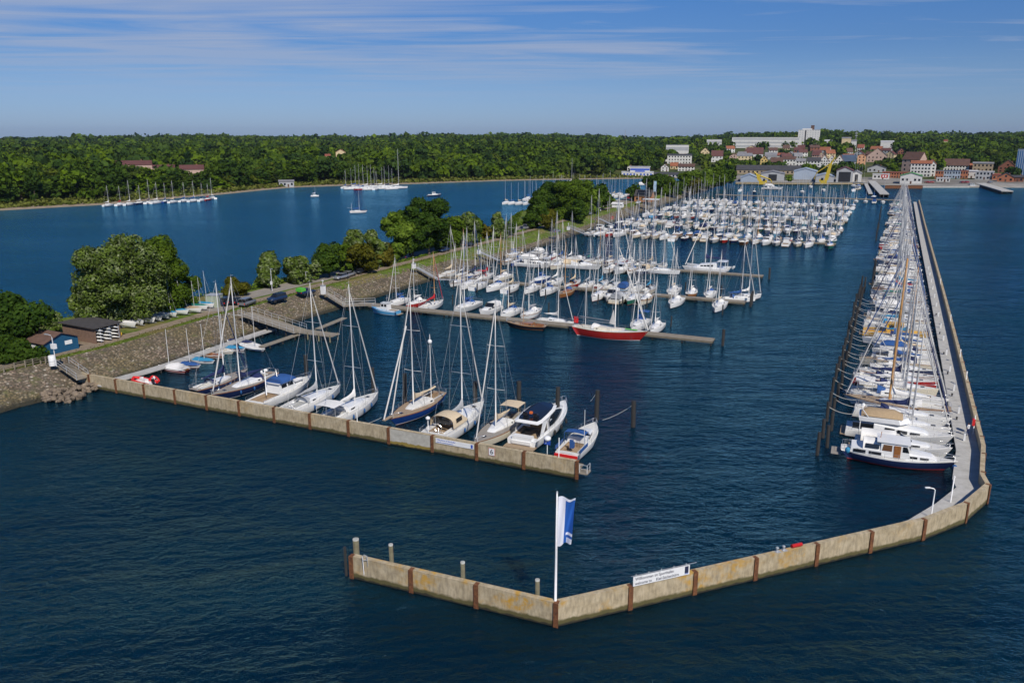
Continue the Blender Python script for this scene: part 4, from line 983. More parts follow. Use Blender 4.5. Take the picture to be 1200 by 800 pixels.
def finger_posts(v, side, us, h=2.3):
    for u in us:
        post(*W(u, v), h)
PM = {}
def post(x, y, h, r=.16, name='mooring_pile', label=None, group='dark mooring piles standing in the water of the marina', mt='pile', cap=True):
    k_ = (round(h, 1), r, mt, cap)
    o = bpy.data.objects.new(name, None) if False else None
    if k_ not in PM:
        a = MB().tube([(0, 0, -1.5), (0, 0, h)], r, 8).mesh('post', [M[mt]]); b_ = MB().tube([(0, 0, h), (0, 0, h + .12)], r * 1.04, 8).mesh('cap', [M['pcap' if mt == 'pileg' else 'rubber']])
        PM[k_] = (a, b_)
    o = bpy.data.objects.new(name, PM[k_][0]); put(o); o.location = (x, y, 0); o.rotation_euler = (rb.uniform(-.02, .02), rb.uniform(-.02, .02), rb.uniform(0, 6))
    tag(o, label or 'dark tarred wooden mooring pile standing among the marina berths', 'mooring pile', group)
    if cap: c = bpy.data.objects.new('cap', PM[k_][1]); put(c, o)
    return o
# piles behind the yachts at the mooring wall
for px, py, top, lb in [(360, 450, 413, 'behind the white motor sailer'), (438, 462, 428, 'off the bow of the white yacht with two furled headsails'), (475, 474, 434, 'behind the blue ketch'), (557, 480, 444, 'behind the white sloop with beige tent'),
                    (608, 488, 443, 'left of the sleek motor yacht bow'), (653, 492, 449, 'at the bow of the sleek motor yacht'), (699, 492, 454, 'at the bow of the blue and white motor cruiser'), (742, 500, 467, 'standing alone right of all the wall yachts')]:
    x, y = G(px, py); h = (py - top) / (py - HORIZON) * CAMH * .97
    post(x, y, h, .31, label='thick black mooring pile ' + lb, group=None)
# pale posts inside the outer wall and dark ones at its tip
for px, py, top, lb in [(460, 677, 632, 'first'), (543, 697, 652, 'second'), (630, 718, 673, 'third')]:
    x, y = G(px, py); post(x, y, (py - top) / (py - HORIZON) * CAMH * .97, .19, mt='pileg', label=f'pale weathered wooden post behind the near outer wall, {lb} from its tip', group=None)
x, y = G(419, 670); post(x, y, 3.15, .27, mt='pileg', label='thick pale post standing at the very tip of the outer wall', group=None)
x, y = G(406, 674); post(x, y, 2.7, .13, label='thin black pole in the water left of the outer wall tip', group=None)
# fairway pile row of the breakwater berths
BP = []
v = 98.0
while v < 226: BP.append((-3.9 + (v - 98) * .0085 + (.45 if len(BP) % 2 else -.35), v)); v += 3.3
v = 213.0
while v < 254: BP.append((-.6, v)); v += 3.4
for v in (322, 330, 352, 358, 364, 371, 400, 408, 440, 447): BP.append((-1.4, v))
for i, (u, v) in enumerate(BP):
    post(*W(u + rb.uniform(-.15, .15), v + rb.uniform(-.2, .2)), 2.5 + rb.uniform(-.35, .4), .22, label='thick black mooring pile in the long row outside the breakwater berths', group='black piles in the long row outside the breakwater berths')
for q, (u, v) in enumerate([(-24.5, 146), (-25.2, 183.5), (-25.4, 186.5), (-26.2, 222.3)]):
    post(*W(u, v), 3.0, .28, label=['stout pile at the end of the nearest jetty', 'left one of the two dark piles at the end of the second jetty', 'right one of the two dark piles at the end of the second jetty', 'tall grey pile at the end of the third jetty'][q], group=None)
# mooring ropes
ropes = [((410, 462), (1.0), (700, 470), 0)]
def rope(p, q, sag, label, r=.022):
    mb = MB(); P_ = Vector(p); Q_ = Vector(q)
    pts_ = [P_.lerp(Q_, t / 8) + Vector((0, 0, -sag * 4 * (t / 8) * (1 - t / 8))) for t in range(9)]
    o = mb.tube([a - P_ for a in pts_], r, 4).obj('mooring_rope', M['rope']); o.location = P_
    return tag(o, label, 'rope')
g3 = lambda px, py, z: (*G(px, py, z), z)
rope(g3(438, 437, 2.8), g3(552, 471, 1.6), .3, 'taut mooring rope from the pile past the blue ketch to the white sloop') if False else None
rope(g3(352, 466, 1.6), g3(450, 428, .6), .2, 'thin rope across open water left of the ketch') if False else None
rope(g3(742, 474, 2.6), g3(706, 492, 1.3), .25, 'pale mooring rope from the lone pile to the blue and white cruiser')
rope(g3(700, 458, 3.2), g3(692, 470, 1.6), .1, 'short mooring rope from pile to the cruiser bow rail')
rope(g3(426, 497, 1.9), g3(447, 489, 1.8), .1, 'mooring rope from the wall to the ketch bowsprit')
rope(g3(438, 440, 2.6), g3(434, 450, 1.5), .05, 'mooring rope from pile to the bow of the white yacht')
for i in range(4, 30):
    u, v = BP[i]; rope((*W(u, v), 2.2), (*W(u + 3.4, v + rb.uniform(.4, 1.6)), 1.3), .35, f'mooring rope from the {ordinal(i + 1)} pile of the breakwater row to a yacht stern', .03)

# ================================================================== BOATS AT THE JETTIES
def u_at(px, v):
    k = (px - 600) / FPX
    return (k * (_c * .9075 * v + CAMH * _s) - .42 * v) / (.9075 + .42 * k * _c)
def jrow(ji, vj, side, items, half=1.3, lod=1, Ld=9.5):
    """items: (px, dict) sorted from the mole outwards; side -1 near, +1 far"""
    sn = 'near' if side < 0 else 'far'; grp = f'boats moored on the {sn} side of the {ordinal(ji)} jetty'
    for k, (px, d) in enumerate(items):
        d = dict(d); L = d.pop('L', None); st = d.pop('motor', None); bow = d.pop('bow', rb.choice([1, 1, -1]))
        LL = L or rb.choice([8.0, 9.0, 10.0])
        v = vj + side * (half + .4 + LL / 2); u = u_at(px, v); x, y = W(u, v); rz = AX2 if bow * side > 0 else AX2 + math.pi
        where = f"{ordinal(k + 1)} from the embankment, {sn} side of {ordinal(ji)} jetty"
        if st:
            tx = d.pop('text', 'white motorboat'); NM[0] += 1
            motorboat(f"{tx}, {where}", x, y, rz, L=LL, style=st, group=grp, **d)
        elif d or L:
            tx = d.pop('text', 'white sailboat'); NS[0] += 1
            base = dict(stripe=rb.choice(STRIPES), hood=rb.choice([None, 'c_white', 'c_blue']), kind='modern'); base.update(d)
            sailboat(f"{tx}, {where}", x, y, rz, L=LL, lod=lod, group=grp, **base)
        else: rand_boat(x, y, rz, where, grp, lod, LL, LL)
        # berth posts at the outer corner
        if k % 2 == 0 and lod:
            xx, yy = W(u + 1.9, vj + side * (half + LL + 1.4)); post(xx, yy, 2.1, .15, label=f'mooring pile between boats on the {sn} side of {ordinal(ji)} jetty', group=f'mooring piles on the {sn} side of the {ordinal(ji)} jetty')
R_ = {}
jrow(1, 146.2, 1, [(466, dict(text='small white sailboat with blue cockpit cover', L=8.0, cover='c_blue', hood='c_blue')), (487, dict(text='dark red sailboat', L=8.0, hull='gel_red', cover='c_white')),
    (508, dict(text='sailboat with bright red sail cover', L=9.0, cover='c_red', genoa='c_red', mast='spruce', bow=1)), (546, dict(text='grey hulled sailboat with blue cover', L=11.0, hull='gel_grey', cover='c_blue', hood='c_blue', bow=-1, tall=1.1)),
    (573, dict(motor='cruiser', text='white double decked motorboat', L=9.0, top='c_white')), (597, dict(text='white sailboat with cream sail cover', L=9.0, cover='c_cream', bow=-1)), (621, dict(text='white classic yacht with grey cover', kind='classic', L=10.0, cover='c_grey', bow=-1)),
    (748, dict(text='sailboat with large blue tent', L=10.0, cover='c_blue', hood='c_blue', bimini='c_blue', bow=-1)), (768, dict(text='small white sailboat with white cover', L=8.0, cover='c_white'))])
jrow(2, 184.6, -1, [(535, {}), (549, {}), (563, dict(text='white sailboat with grey deck', L=9.0, deck='deckgrey', cover='c_white', bow=-1)), (580, dict(text='white sailboat with thick white sail cover', L=10.0, cover='c_white', tall=1.15, bow=1)), (600, dict(text='white sailboat with cream sail cover', L=9.0, cover='c_cream')),
    (622, {}), (641, dict(text='white sailboat stern to the camera', L=9.0, cover='c_blue', bow=1)), (663, dict(text='varnished wooden yacht with white sail cover', L=9.5, kind='classic', hull='varnish', deck='teak', cover='c_white', mast='spruce', cabin='varnish', bow=1)),
    (701, dict(text='white sailboat with round white stern', L=9.5, cover='c_white', bow=1)), (716, {}), (729, {}), (742, dict(text='dark green hulled sailboat', hull='gel_green', L=10.0, cover='c_white')), (756, {}), (791, dict(text='black and white sailboat', L=9.5, hull='gel_white', stripe='gel_black', bottom='gel_black', cover='c_white', bow=1)),
    (842, dict(text='white sailboat with wide open stern', L=9.5, cover='c_cream', bow=1))])
jrow(2, 184.6, 1, [(528, {}), (543, {}), (556, {}), (570, dict(text='sailboat under a dark red tent', L=9.0, cover='c_red', hood='c_red', bimini='c_red')), (588, dict(text='cream sailboat with brown wooden mast', L=9.0, hull='gel_cream', mast='spruce', cover='c_cream')), (632, dict(text='royal blue hulled sailboat with blue cover', L=10.0, hull='gel_blue', cover='c_blue', hood='c_blue', bow=-1)),
    (652, dict(text='white sailboat with white tent', L=10.0, cover='c_white', hood='c_white')), (673, dict(text='red brown classic sailboat', L=9.0, kind='classic', hull='gel_red', cover='c_cream', cabin='varnish')), (690, dict(text='white sailboat with grey cover', L=9.0, cover='c_grey')), (705, {}), (719, {}), (733, {}), (747, dict(text='sailboat with tall white sail bundle', L=9.0, cover='c_white')), (761, {}),
    (788, dict(text='white sailboat with short white hood', L=9.0, cover='c_cream', hood='c_white', bow=-1)), (810, dict(text='wooden hulled double ender with white deck', L=8.0, kind='double', hull='varnish', cover='c_white', bow=-1)), (831, dict(text='small white sailboat', L=8.5, cover='c_white', bow=-1))])
jrow(3, 222.3, -1, [(594, {}), (606, dict(text='blue sailboat with royal blue covers', L=9.0, cover='c_blue', hood='c_blue', hull='gel_blue')), (640, dict(motor='wheelhouse', text='white motorboat with upright wheelhouse', L=9.0)), (653, {}), (714, {}), (727, {}), (740, {}), (752, {})])
jrow(3, 222.3, 1, [(600, {}), (612, {}), (623, {}), (634, dict(motor='flybridge', text='white double decked motor yacht', L=11.0, top='c_white')), (647, {}), (658, dict(text='white sailboat with blue cover', L=9.0, cover='c_blue', hood='c_blue')), (669, {}), (680, dict(motor='cruiser', text='red and white motorboat', L=8.0, hull='gel_red', top='c_white')),
    (691, {}), (702, {}), (714, {}), (726, {}), (738, {}), (750, {}), (763, {}), (777, {})])

def broad(px, v, L, fn, flip=False, **kw):
    u = u_at(px, v); return fn(kw.pop('label'), *W(u, v), AX1 + (math.pi if flip else 0), L=L, **kw)
# single boats lying alongside
rk = sailboat('large red hulled ketch with white decks and tall mast, alongside the nearest jetty', *W(u_at(715, 143.2), 143.2), AX1, L=15.0, kind='classic', hull='gel_red', stripe='gel_white', bottom='gel_white', cover=None, hood='c_white', deck='deck', lod=2, tall=1.32, windows=5, genoa='sail', cabin='gel_cream', B=4.6, mizzen=(.16, 11), F=1.75)
MB().tube([(7.4, 0, 2.2), (1.2, 0, 17.5)], [.16, .07], 6).obj('second_furled_headsail', M['sail'], rk)
MB().tube([(1.0, 0, 3.2), (-6.3, 0, 3.6)], .11, 6).obj('furling_boom', M['alu'], rk)
MB().loft([[(.95, y_, 2.6), (-.2, y_, 2.8), (.55, 0, 5.6)] for y_ in (-.18, .18)], closed=True, caps=True, smooth=False).obj('staysail_bag', M['sail'], rk)
MB().add([(-7.5, -.02, 2.2), (-6.6, .02, 2.2), (-6.6, .04, 3.4), (-7.5, 0, 3.5)], [(0, 1, 2, 3)]).add([(-7.5, 0, 2.2), (-6.6, .04, 2.2), (-6.6, .06, 3.4), (-7.5, .02, 3.5)], [(3, 2, 1, 0)]).obj('ensign', M['redp'], rk)
MB().loft([[(3.0 + i * .8, y_ * .35, 2.0 + .12 * (1 - y_ * y_)) for y_ in (-1, 0, 1)] for i in range(4)]).obj('surf_board', M['greenp'], rk)
motorboat('light blue wooden fishing boat with small white wheelhouse and red flags at the nearest jetty', *W(u_at(450, 142.2), 142.6), AX1 + math.pi, L=7.0, style='wheelhouse', hull='gel_ltblue', stripe='gel_white', bottom='gel_ltblue', deck='gel_ltblue')
sailboat('small dark hulled wooden boat with bare varnished deck, alongside the nearest jetty', *W(u_at(616, 143.2), 143.3), AX1 + math.pi, L=9.0, kind='classic', hull='gel_black', stripe='varnish', cover=None, mast='spruce', deck='teak', well='varnish', cabin='varnish', lod=1, tall=.3, genoa=None, boom=False, F=.9)
sailboat('flat white racing sailboat with boom tent, lying along the nearest jetty', *W(u_at(651, 149.4), 149.6), AX1, L=8.0, kind='modern', cover='c_white', lod=1, F=.7, tall=1.2)
motorboat('big white motor yacht lying alongside the near side of the third jetty', *W(u_at(627, 214.5), 214.5), AX1, L=12.0, style='flybridge', top='c_white')
motorboat('long low white motor yacht alongside the third jetty, right of the big one', *W(u_at(682, 217.5), 217.5), AX1, L=12.0, style='cruiser', top='c_cream')
sailboat('long white sailboat alongside the near side of the third jetty, left of the catamaran', *W(u_at(774, 219.0), 219.2), AX1, L=11.0, kind='modern', cover='c_grey', lod=1)
sailboat('sailboat with blue cover alongside the outer end of the second jetty, far side', *W(u_at(866, 188.5), 188.3), AX1 + .5, L=8.0, kind='modern', cover='c_blue', hood='c_blue', lod=1, tall=1.3)
sailboat('slim white sailboat with tall mast, lying askew at the outer end of second jetty', *W(u_at(875, 191.5), 191.5), AX1 + .9, L=9.0, kind='modern', cover='c_white', lod=1, tall=1.45)
# catamaran
cx_, cy_ = W(u_at(828, 227.5), 227.5)
cat = thing('catamaran', 'white cruising catamaran with navy boom cover, alongside the third jetty', 'catamaran', (cx_, cy_, 0), AX1 + math.pi)
for sg in (-1, 1):
    o = hull_mb(13, 1.7, 1.5, 'classic').obj('hull', [M['gel_white'], M['antifoul'], M['gel_white'], M['gel_white']], cat); o.location = (0, sg * 2.6, 0)
    o = deck_mb(13, 1.7, 1.5, 'classic').obj('deck', [M['gel_white']] * 3, cat); o.location = (0, sg * 2.6, 0)
MB().box(-.8, 0, 1.2, 8.6, 4.4, .5).obj('bridge_deck', M['gel_white'], cat)
cc = cabin_mb(-3.0, 2.6, 2.2, 1.5, 1.5, 1.3, .5).obj('saloon', M['gel_white'], cat)
for i, f in enumerate(side_windows(-2.6, 2.2, 2.2, 1.6, 1.5, 1.3, 4, slope=.5)): f().obj('window', M['glass'], cc)
MB().add([(6.0, -2.4, 1.35), (6.0, 2.4, 1.35), (3.5, 2.0, 1.4), (3.5, -2.0, 1.4)], [(0, 1, 2, 3)]).obj('trampoline', M['c_grey'], cat)
MB().tube([(.5, 0, 2.6), (.4, 0, 17.5)], [.15, .1], 8).obj('mast', M['alu'], cat)
cover_mb(.4, -5.2, 4.0, .25).obj('sail_cover', M['c_navy'], cat)
MB().tube([(6.2, 0, 1.6), (.6, 0, 16.5)], .10, 6).obj('furled_genoa', M['sail'], cat)
MB().box(-4.4, 0, 3.3, 2.6, 3.6, .1).tube([(-5.5, -1.7, 1.5), (-5.5, -1.7, 3.3)], .05, 5).tube([(-5.5, 1.7, 1.5), (-5.5, 1.7, 3.3)], .05, 5).obj('hardtop', M['gel_white'], cat)
MB().tube([(.4, -2.8, 1.6), (.4, 0, 16)], .02, 4).tube([(.4, 2.8, 1.6), (.4, 0, 16)], .02, 4).obj('rigging', M['wire'], cat)
MB().tube([(-7.4, -1.2, 1.7), (-7.4, 1.2, 1.7)], .32, 7).obj('tender', M['gel_grey'], cat)

# dense rows further up the basin
for ji, vj in rows:
    for side in (-1, 1):
        sn = 'near' if side < 0 else 'far'; grp = f'boats packed on the {sn} side of the {ordinal(ji)} jetty'
        u = -14.6 - rb.uniform(0, 1.5); seq = []
        while u > -104: seq.append(u); u -= rb.uniform(3.3, 3.9)
        for k, u in enumerate(seq):
            if rb.random() < .05: continue
            LL = rb.choice([8, 8.5, 9, 9.5, 10, 10, 11]); v = vj + side * (1.2 + LL / 2 + rb.uniform(0, .8))
            flip = rb.random() < .5
            rand_boat(*W(u, v), AX2 + (math.pi if flip else 0), f"{ordinal(k + 1)} from open end, {sn} side of {ordinal(ji)} jetty", grp, 0, LL, LL)
for k, u in enumerate((-20, -15, -10, -5.5, -1)):
    rand_boat(*W(u, 502.5), AX2, f"{ordinal(k + 1)} from the left at the far timber pier", 'boats at the far timber pier', 0, 8, 8)
# yachts beyond the pier, at the slips and halls
for k, (px, py, L) in enumerate([(868, 224, 9), (905, 222, 14), (950, 220, 9), (1000, 219, 11), (1003, 216, 12), (1006, 214.5, 12), (1009, 213, 12), (1012, 216, 12), (1006, 222, 10), (1000, 224, 10), (884, 226, 8), (940, 226, 10), (965, 224, 9), (1024, 232, 9)]):
    x, y = G(px, py)
    if L == 14: motorboat('long white motor yacht floating below the left yellow crane', x, y, AX1, L=14, style='flybridge', top='c_white')
    else: rand_boat(x, y, AX2 + rb.uniform(-.2, .2), f"{ordinal(k + 1)} of those in the basin below the boat halls", 'boats in the basin below the boat halls', 0, L, L, pm=.1)

# lagoon side marina
lj = thing('jetty', 'short jetty of the lagoon side marina behind the dark tree group', 'jetty', (*W(-136, 440), 0), AX1 + math.pi)
MB().box(30, 0, .6, 60, 2.0, .14).obj('deck', M['planks'], lj)
k = 0
for v, sd in ((434, -1), (446, 1), (478, -1), (490, 1), (408, -1)):
    u = -139
    while u > -196:
        x, y = W(u, v); 
        k += 1; rand_boat(x, y, AX2 if sd > 0 else AX2 + math.pi, f"{ordinal(k)} of the boats on the lagoon side", 'boats moored on the lagoon side of the embankment', 0, 10, 8, pm=.08); u -= rb.uniform(3.6, 4.6)
lj2 = copy_tree(lj); lj2.location = (*W(-136, 484), 0); lj2['label'] = 'further jetty of the lagoon side marina, behind the first one'
# boats lying off the wooded far shore
def shore_boat(px, py, L, ang, label, **kw):
    x, y = G(px, py); kw['genoa'] = None; ang = ang + (1.15 if L < 9.6 and L != 5 and px > 120 and 'alone' not in label else .2)
    return sailboat(label, x, y, ang, L=L, lod=0, group=kw.pop('group', None), **kw)
FSb = [(127, 241.5, 7, .1, 'gel_white', 'c_white'), (141, 240.8, 8, .3, 'gel_white', 'c_red'), (152, 240.3, 8.5, .2, 'gel_white', 'c_white'), (164, 239.3, 8, .1, 'gel_navy', 'c_white'), (175, 238.6, 8.5, .3, 'gel_white', 'c_navy'), (184, 238.3, 9, .1, 'gel_white', 'c_white'), (194, 237.4, 7, .4, 'gel_blue', 'c_blue'),
       (203, 237.6, 8, .2, 'gel_white', 'c_cream'), (216, 236.4, 8.5, .15, 'gel_white', 'c_blue'), (227, 236.2, 9, .1, 'gel_white', 'c_blue'), (237, 235.6, 8, .3, 'gel_white', 'c_navy'), (244, 234.8, 7.5, .2, 'gel_red', 'c_red'), (249, 233.2, 8, 1.2, 'gel_white', 'c_white')]
for k, (px, py, L, a, h_, c_) in enumerate(FSb):
    shore_boat(px, py, L, a, f"{ordinal(k + 1)} from the left in the boat row off the left wooded shore", hull=h_, cover=c_, tall=rb.choice([.95, 1.15]), group='small boats in a row off the left wooded shore', kind='modern')
FSc = [(405, 220.5, 9), (411, 222, 10), (416, 219.5, 11), (420, 221.5, 12), (425, 222.6, 12), (430, 220.2, 11), (434, 222.5, 12), (438, 219.8, 10), (441, 222.3, 9), (447, 219.5, 10), (450, 221.5, 11), (455, 219.8, 11), (459, 222.0, 10), (466, 221.0, 16)]
for k, (px, py, L) in enumerate(FSc):
    shore_boat(px, py, L, rb.uniform(-.1, .5), f"{ordinal(k + 1)} from the left in the boat cluster at the middle far shore", hull='gel_red' if k == 4 else 'gel_white', cover=rb.choice(['c_white', 'c_blue', 'c_navy']), tall=1.05 if L < 15 else 1.25, group='sailboats clustered at the middle of the far shore', kind='modern')
shore_boat(420, 249.5, 9, .15, 'white sailboat under way alone in the middle of the lagoon', hull='gel_white', cover='c_blue', tall=1.05, mizzen=(.14, 5), kind='classic')
shore_boat(369, 230.5, 5, .1, 'tiny white sailboat anchored near the far lagoon shore', hull='gel_white', cover='c_white', tall=.9)
shore_boat(669, 215.5, 11, .1, 'white sailboat anchored in the lagoon left of the blue clubhouse', hull='gel_white', cover='c_white', tall=1.3)
motorboat('small motorboat with dark hull and white cabin anchored on the lagoon', *G(509, 230), .15, L=8.5, style='wheelhouse', hull='gel_navy', top=None)
motorboat('small white cabin boat moored near the blue clubhouse shore', *G(754, 217), .2, L=9, style='cruiser', top='c_white')

# farther sailboats past the cap: one mass
if MASS:
    mb = MB()
    for x, y, rz, kw in MASS:
        L = kw['L']; Bm, F = kw['B'], kw['F']; ca, sa = math.cos(rz), math.sin(rz)
        T = lambda vs: [(x + a * ca - b * sa, y + a * sa + b * ca, c) for a, b, c in vs]
        ci = {'c_blue': 1, 'c_navy': 2, 'c_white': 0}.get(kw['cover'], 3)
        for src, mi in ((hull_mb(L, Bm, F, kw['kind'], 7), 5 if kw['hull'] in ('gel_navy', 'gel_blue') else 0), (deck_mb(L, Bm, F, kw['kind'], None, 6), 4), (cabin_mb(-L * .19, L * .25, Bm * .34, Bm * .14, F + .05, .5, .45), 0),
                        (MB().tube([(L * .06, 0, F), (L * .06, 0, L * 1.38 * kw['tall'])], .06, 4), 6), (cover_mb(L * .06, -L * .32, F + 1.1, .22), ci)):
            mb.add(T(src.v), src.f, mi, False)
    tag(mb.obj('sailboats', [M['gel_white'], M['c_blue'], M['c_navy'], M['c_cream'], M['deck'], M['gel_navy'], M['alu']]), 'mass of further sailboats with bare masts at the far jetties and lagoon marina', 'sailboats', kind='stuff')
print('sailboats', NS, 'motor', NM, 'mass', len(MASS))

# ================================================================== SMALL BOATS, MOLE FURNITURE
rf_ = random.Random(21)
def tr(x, y, z, rz):
    return lambda p: (x + p[0] * math.cos(rz) - p[1] * math.sin(rz), y + p[0] * math.sin(rz) + p[1] * math.cos(rz), z + p[2])
# walkway along the foot of the slope
sw = thing('foot_walkway', 'narrow grey plank walkway along the foot of the stone slope with small boats', 'walkway')
uw = lambda v: uF(v) + 1.0
rr = [( *W(uw(v) - .2, v), *W(uw(v) + 1.7, v)) for v in np.arange(79, 123, 4)]
MB().loft([[(a, b, .55), (a, b, .78), (c, d, .78), (c, d, .55)] for a, b, c, d in rr], closed=True, caps=True, smooth=False).obj('deck', M['walk'], sw)
pm_ = MB()
for v in np.arange(80, 122, 3.2):
    o = MB().tube([(0, 0, -1.2), (0, 0, .6)], .12, 6).obj('pile', M['pile'], sw); o.location = (*W(uw(v) + 1.5, v), 0)
# small open boats
def small_boat(label, px, py, L, ang, hull, cover=None, mast=None, inner='varnish', tent=None, mc='alu'):
    x, y = G(px, py); r = thing('small_boat', label, 'small boat', (x, y, 0), ang)
    B = L * .36; F = .55; K = ('S', L); beam, sheer = hull_fn(L, B, F, 'double'); X = lambda t: -L / 2 + L * t
    part('hull', r, ('h',) + K, lambda: hull_mb(L, B, F, 'classic', 9), M[hull], M['antired'] if hull == 'gel_white' and L > 6 else M[hull], M['gel_white'], M['gel_white'])
    part('inside', r, ('i',) + K, lambda: MB().loft([[(X(t), y_ * min(beam(t), B * .45) * 1.0, F * .62 + .12 * abs(y_)) for y_ in (-1, -.5, 0, .5, 1)] for t in (.04, .25, .5, .75, .93)]).box(X(.35), 0, F * .8, .25, B * .85, .05).box(X(.62), 0, F * .8, .25, B * .7, .05), M[inner])
    if cover: part('tarpaulin', r, ('t',) + K, lambda: MB().loft([[(X(t), y_ * beam(t) * 1.03, F * .98 + (.42 if tent else .25) * (1 - abs(y_)) * (1 if .1 < t < .9 else .3)) for y_ in (-1, -.5, 0, .5, 1)] for t in (.03, .12, .35, .6, .85, .97)]), M[cover])
    if tent: part('tent', r, ('te',) + K, lambda: MB().loft([[(X(t), y_ * B * .42, F + (1.0 if .1 < t < .6 else .6) * (1 - abs(y_) ** 1.5)) for y_ in (-1, -.6, 0, .6, 1)] for t in (.08, .3, .6, .68)], caps=True), M[tent])
    if mast: part('mast', r, ('ma', mast) + K, lambda: MB().tube([(X(.62), 0, F * .6), (X(.62) - .05, 0, mast)], [.06, .04], 6), M[mc]); part('boom', r, ('bo',) + K, lambda: MB().tube([(X(.6), 0, 1.3), (X(.12), 0, 1.35)], .04, 5), M[mc])
    return r
SA = AX1 + .05
small_boat('red and white small sailboat with white tent and raised white boom', 203, 434, 6.5, SA + math.pi, 'gel_red', None, 7.0, tent='c_white')
small_boat('white open boat under a royal blue tarpaulin with bare mast', 219, 429, 6.2, SA, 'gel_white', 'c_blue', 6.5)
small_boat('white open boat with turquoise cover amidships', 236, 424, 6.0, SA, 'gel_white', 'c_cyan', 6.8)
small_boat('brown wooden open boat with bare thwarts', 249, 418, 5.5, SA, 'varnish', None, None)
small_boat('cream cabin dinghy with small foredeck', 259, 413, 6.0, SA, 'gel_cream', None, 7.2, inner='gel_cream')
small_boat('white boat under a bright turquoise tarpaulin near the small bridge', 272, 409.5, 6.2, SA, 'gel_white', 'c_cyan', None)
small_boat('slim white boat with dark blue boom bundle near the small bridge', 283, 402.5, 6.0, SA, 'gel_white', 'c_navy', 7)
small_boat('long white open sailing cutter lying by the small bridge', 296, 408, 8.5, SA - .35, 'gel_white', None, 8, inner='c_white')
small_boat('half sunken white rowing boat at the corner of the mooring wall', 150, 452, 4.0, SA - .05, 'gel_white', None, None, inner='gel_white')
# two skiffs beyond
rib = thing('rubber_boat', 'red inflatable rescue boat with outboard engine at the corner of the wall', 'inflatable boat', (*G(168, 449), 0), AX1 + math.pi - .1)
MB().tube([(-2.3, .85, .38), (0, .95, .38), (1.6, .75, .45), (2.4, .0, .58), (1.6, -.75, .45), (0, -.95, .38), (-2.3, -.85, .38)], .25, 8).obj('tube', M['redp'], rib)
MB().box(-.2, 0, .25, 4.0, 1.3, .14).obj('floor', M['gel_white'], rib); MB().box(-.5, 0, .55, .9, .6, .5).box(.3, 0, .65, .3, .5, .7).obj('console', M['gel_white'], rib)
MB().box(-2.5, 0, .85, .4, .35, .5).box(-2.55, 0, .3, .2, .15, .9).obj('outboard', M['black'], rib)
rib2 = copy_tree(rib); rib2.location = (*G(181, 446), 0); rib2.rotation_euler = (0, 0, AX1 + 2.6); rib2.scale = (.55, .55, .7); rib2['label'] = 'small red inflatable tender lying right of the larger rescue boat'

# bridges and gangways from the embankment down to the jetties
def bridge(label, p0, p1, w_, name='gangway', rails=True, m_='planks', posts=0):
    a = Vector(p0); b = Vector(p1); d = b - a; L = math.hypot(d.x, d.y); rz = math.atan2(d.y, d.x)
    r = thing(name, label, 'bridge', tuple(a), rz); dz = d.z
    MB().add([(0, -w_ / 2, -.12), (0, w_ / 2, -.12), (L, w_ / 2, dz - .12), (L, -w_ / 2, dz - .12), (0, -w_ / 2, .02), (0, w_ / 2, .02), (L, w_ / 2, dz + .02), (L, -w_ / 2, dz + .02)],
             [(0, 1, 2, 3), (4, 7, 6, 5), (0, 4, 5, 1), (1, 5, 6, 2), (2, 6, 7, 3), (3, 7, 4, 0)]).obj('deck', M[m_], r)
    if rails:
        for sg in (-1, 1):
            t = MB(); n_ = max(2, int(L / 1.8))
            for i in range(n_ + 1): x = L * i / n_; z = dz * i / n_; t.tube([(x, sg * w_ / 2, z - .1), (x, sg * w_ / 2, z + 1.05)], .04, 4)
            for h_ in (.55, 1.05): t.tube([(0, sg * w_ / 2, h_), (L, sg * w_ / 2, dz + h_)], .035, 4)
            t.obj('railing', M['galv'], r)
    for i in range(posts):
        x = L * (i + .5) / posts
        for sg in (-1, 1): MB().tube([(x, sg * w_ * .4, -p0[2] - 1), (x, sg * w_ * .4, dz * (i + .5) / posts - .1)], .13, 6).obj('pile', M['pile'], r)
    return r
gp = lambda px, py, z: (*G(px, py, z), z)
bridge('broad weathered wooden bridge from the embankment to the small boat platform', gp(287, 367, 3.1), gp(352, 388, 1.3), 3.4, 'footbridge', posts=3)
pf = thing('boat_platform', 'low wooden platform on piles at the end of the broad bridge', 'jetty', (*G(372, 390, 1.2), 0), AX1)
MB().box(0, 0, 1.15, 8.5, 2.6, .18).obj('deck', M['planks'], pf)
for i in range(4):
    for sg in (-1, 1): MB().tube([(-4 + 2.6 * i, sg * 1.2, -1.5), (-4 + 2.6 * i, sg * 1.2, 1.4)], .14, 6).obj('pile', M['pileg'], pf)
bridge('narrow finger pontoon running left from the small boat platform', gp(350, 391, .8), gp(306, 406, .7), 1.3, 'finger_pontoon', rails=False, posts=3)
bridge('narrow plank finger behind the small boat platform', gp(372, 385, .9), gp(404, 372, .9), 1.2, 'finger_pontoon', rails=False, posts=2)
bridge('railed wooden gangway beside the white meter cabinet, leading to the nearest jetty', gp(381, 343, 3.1), gp(405, 358, 1.0), 1.6)
bridge('grey wooden landing stage at the root of the nearest jetty', gp(402, 357.5, .95), gp(440, 356, .95), 2.6, 'landing_stage', posts=3)
bridge('pale aluminium gangway leading to the second jetty', gp(488, 313, 3.1), gp(512, 326, 1.0), 1.3, m_='galv'); bridge('white landing pontoon between the gangway and the second jetty', gp(512, 327, .95), gp(541, 328, .95), 1.2, 'landing_stage', rails=False, m_='galv')
bridge('pale aluminium gangway leading to the third jetty', gp(562, 295, 3.1), gp(585, 305, 1.0), 1.3, m_='galv')
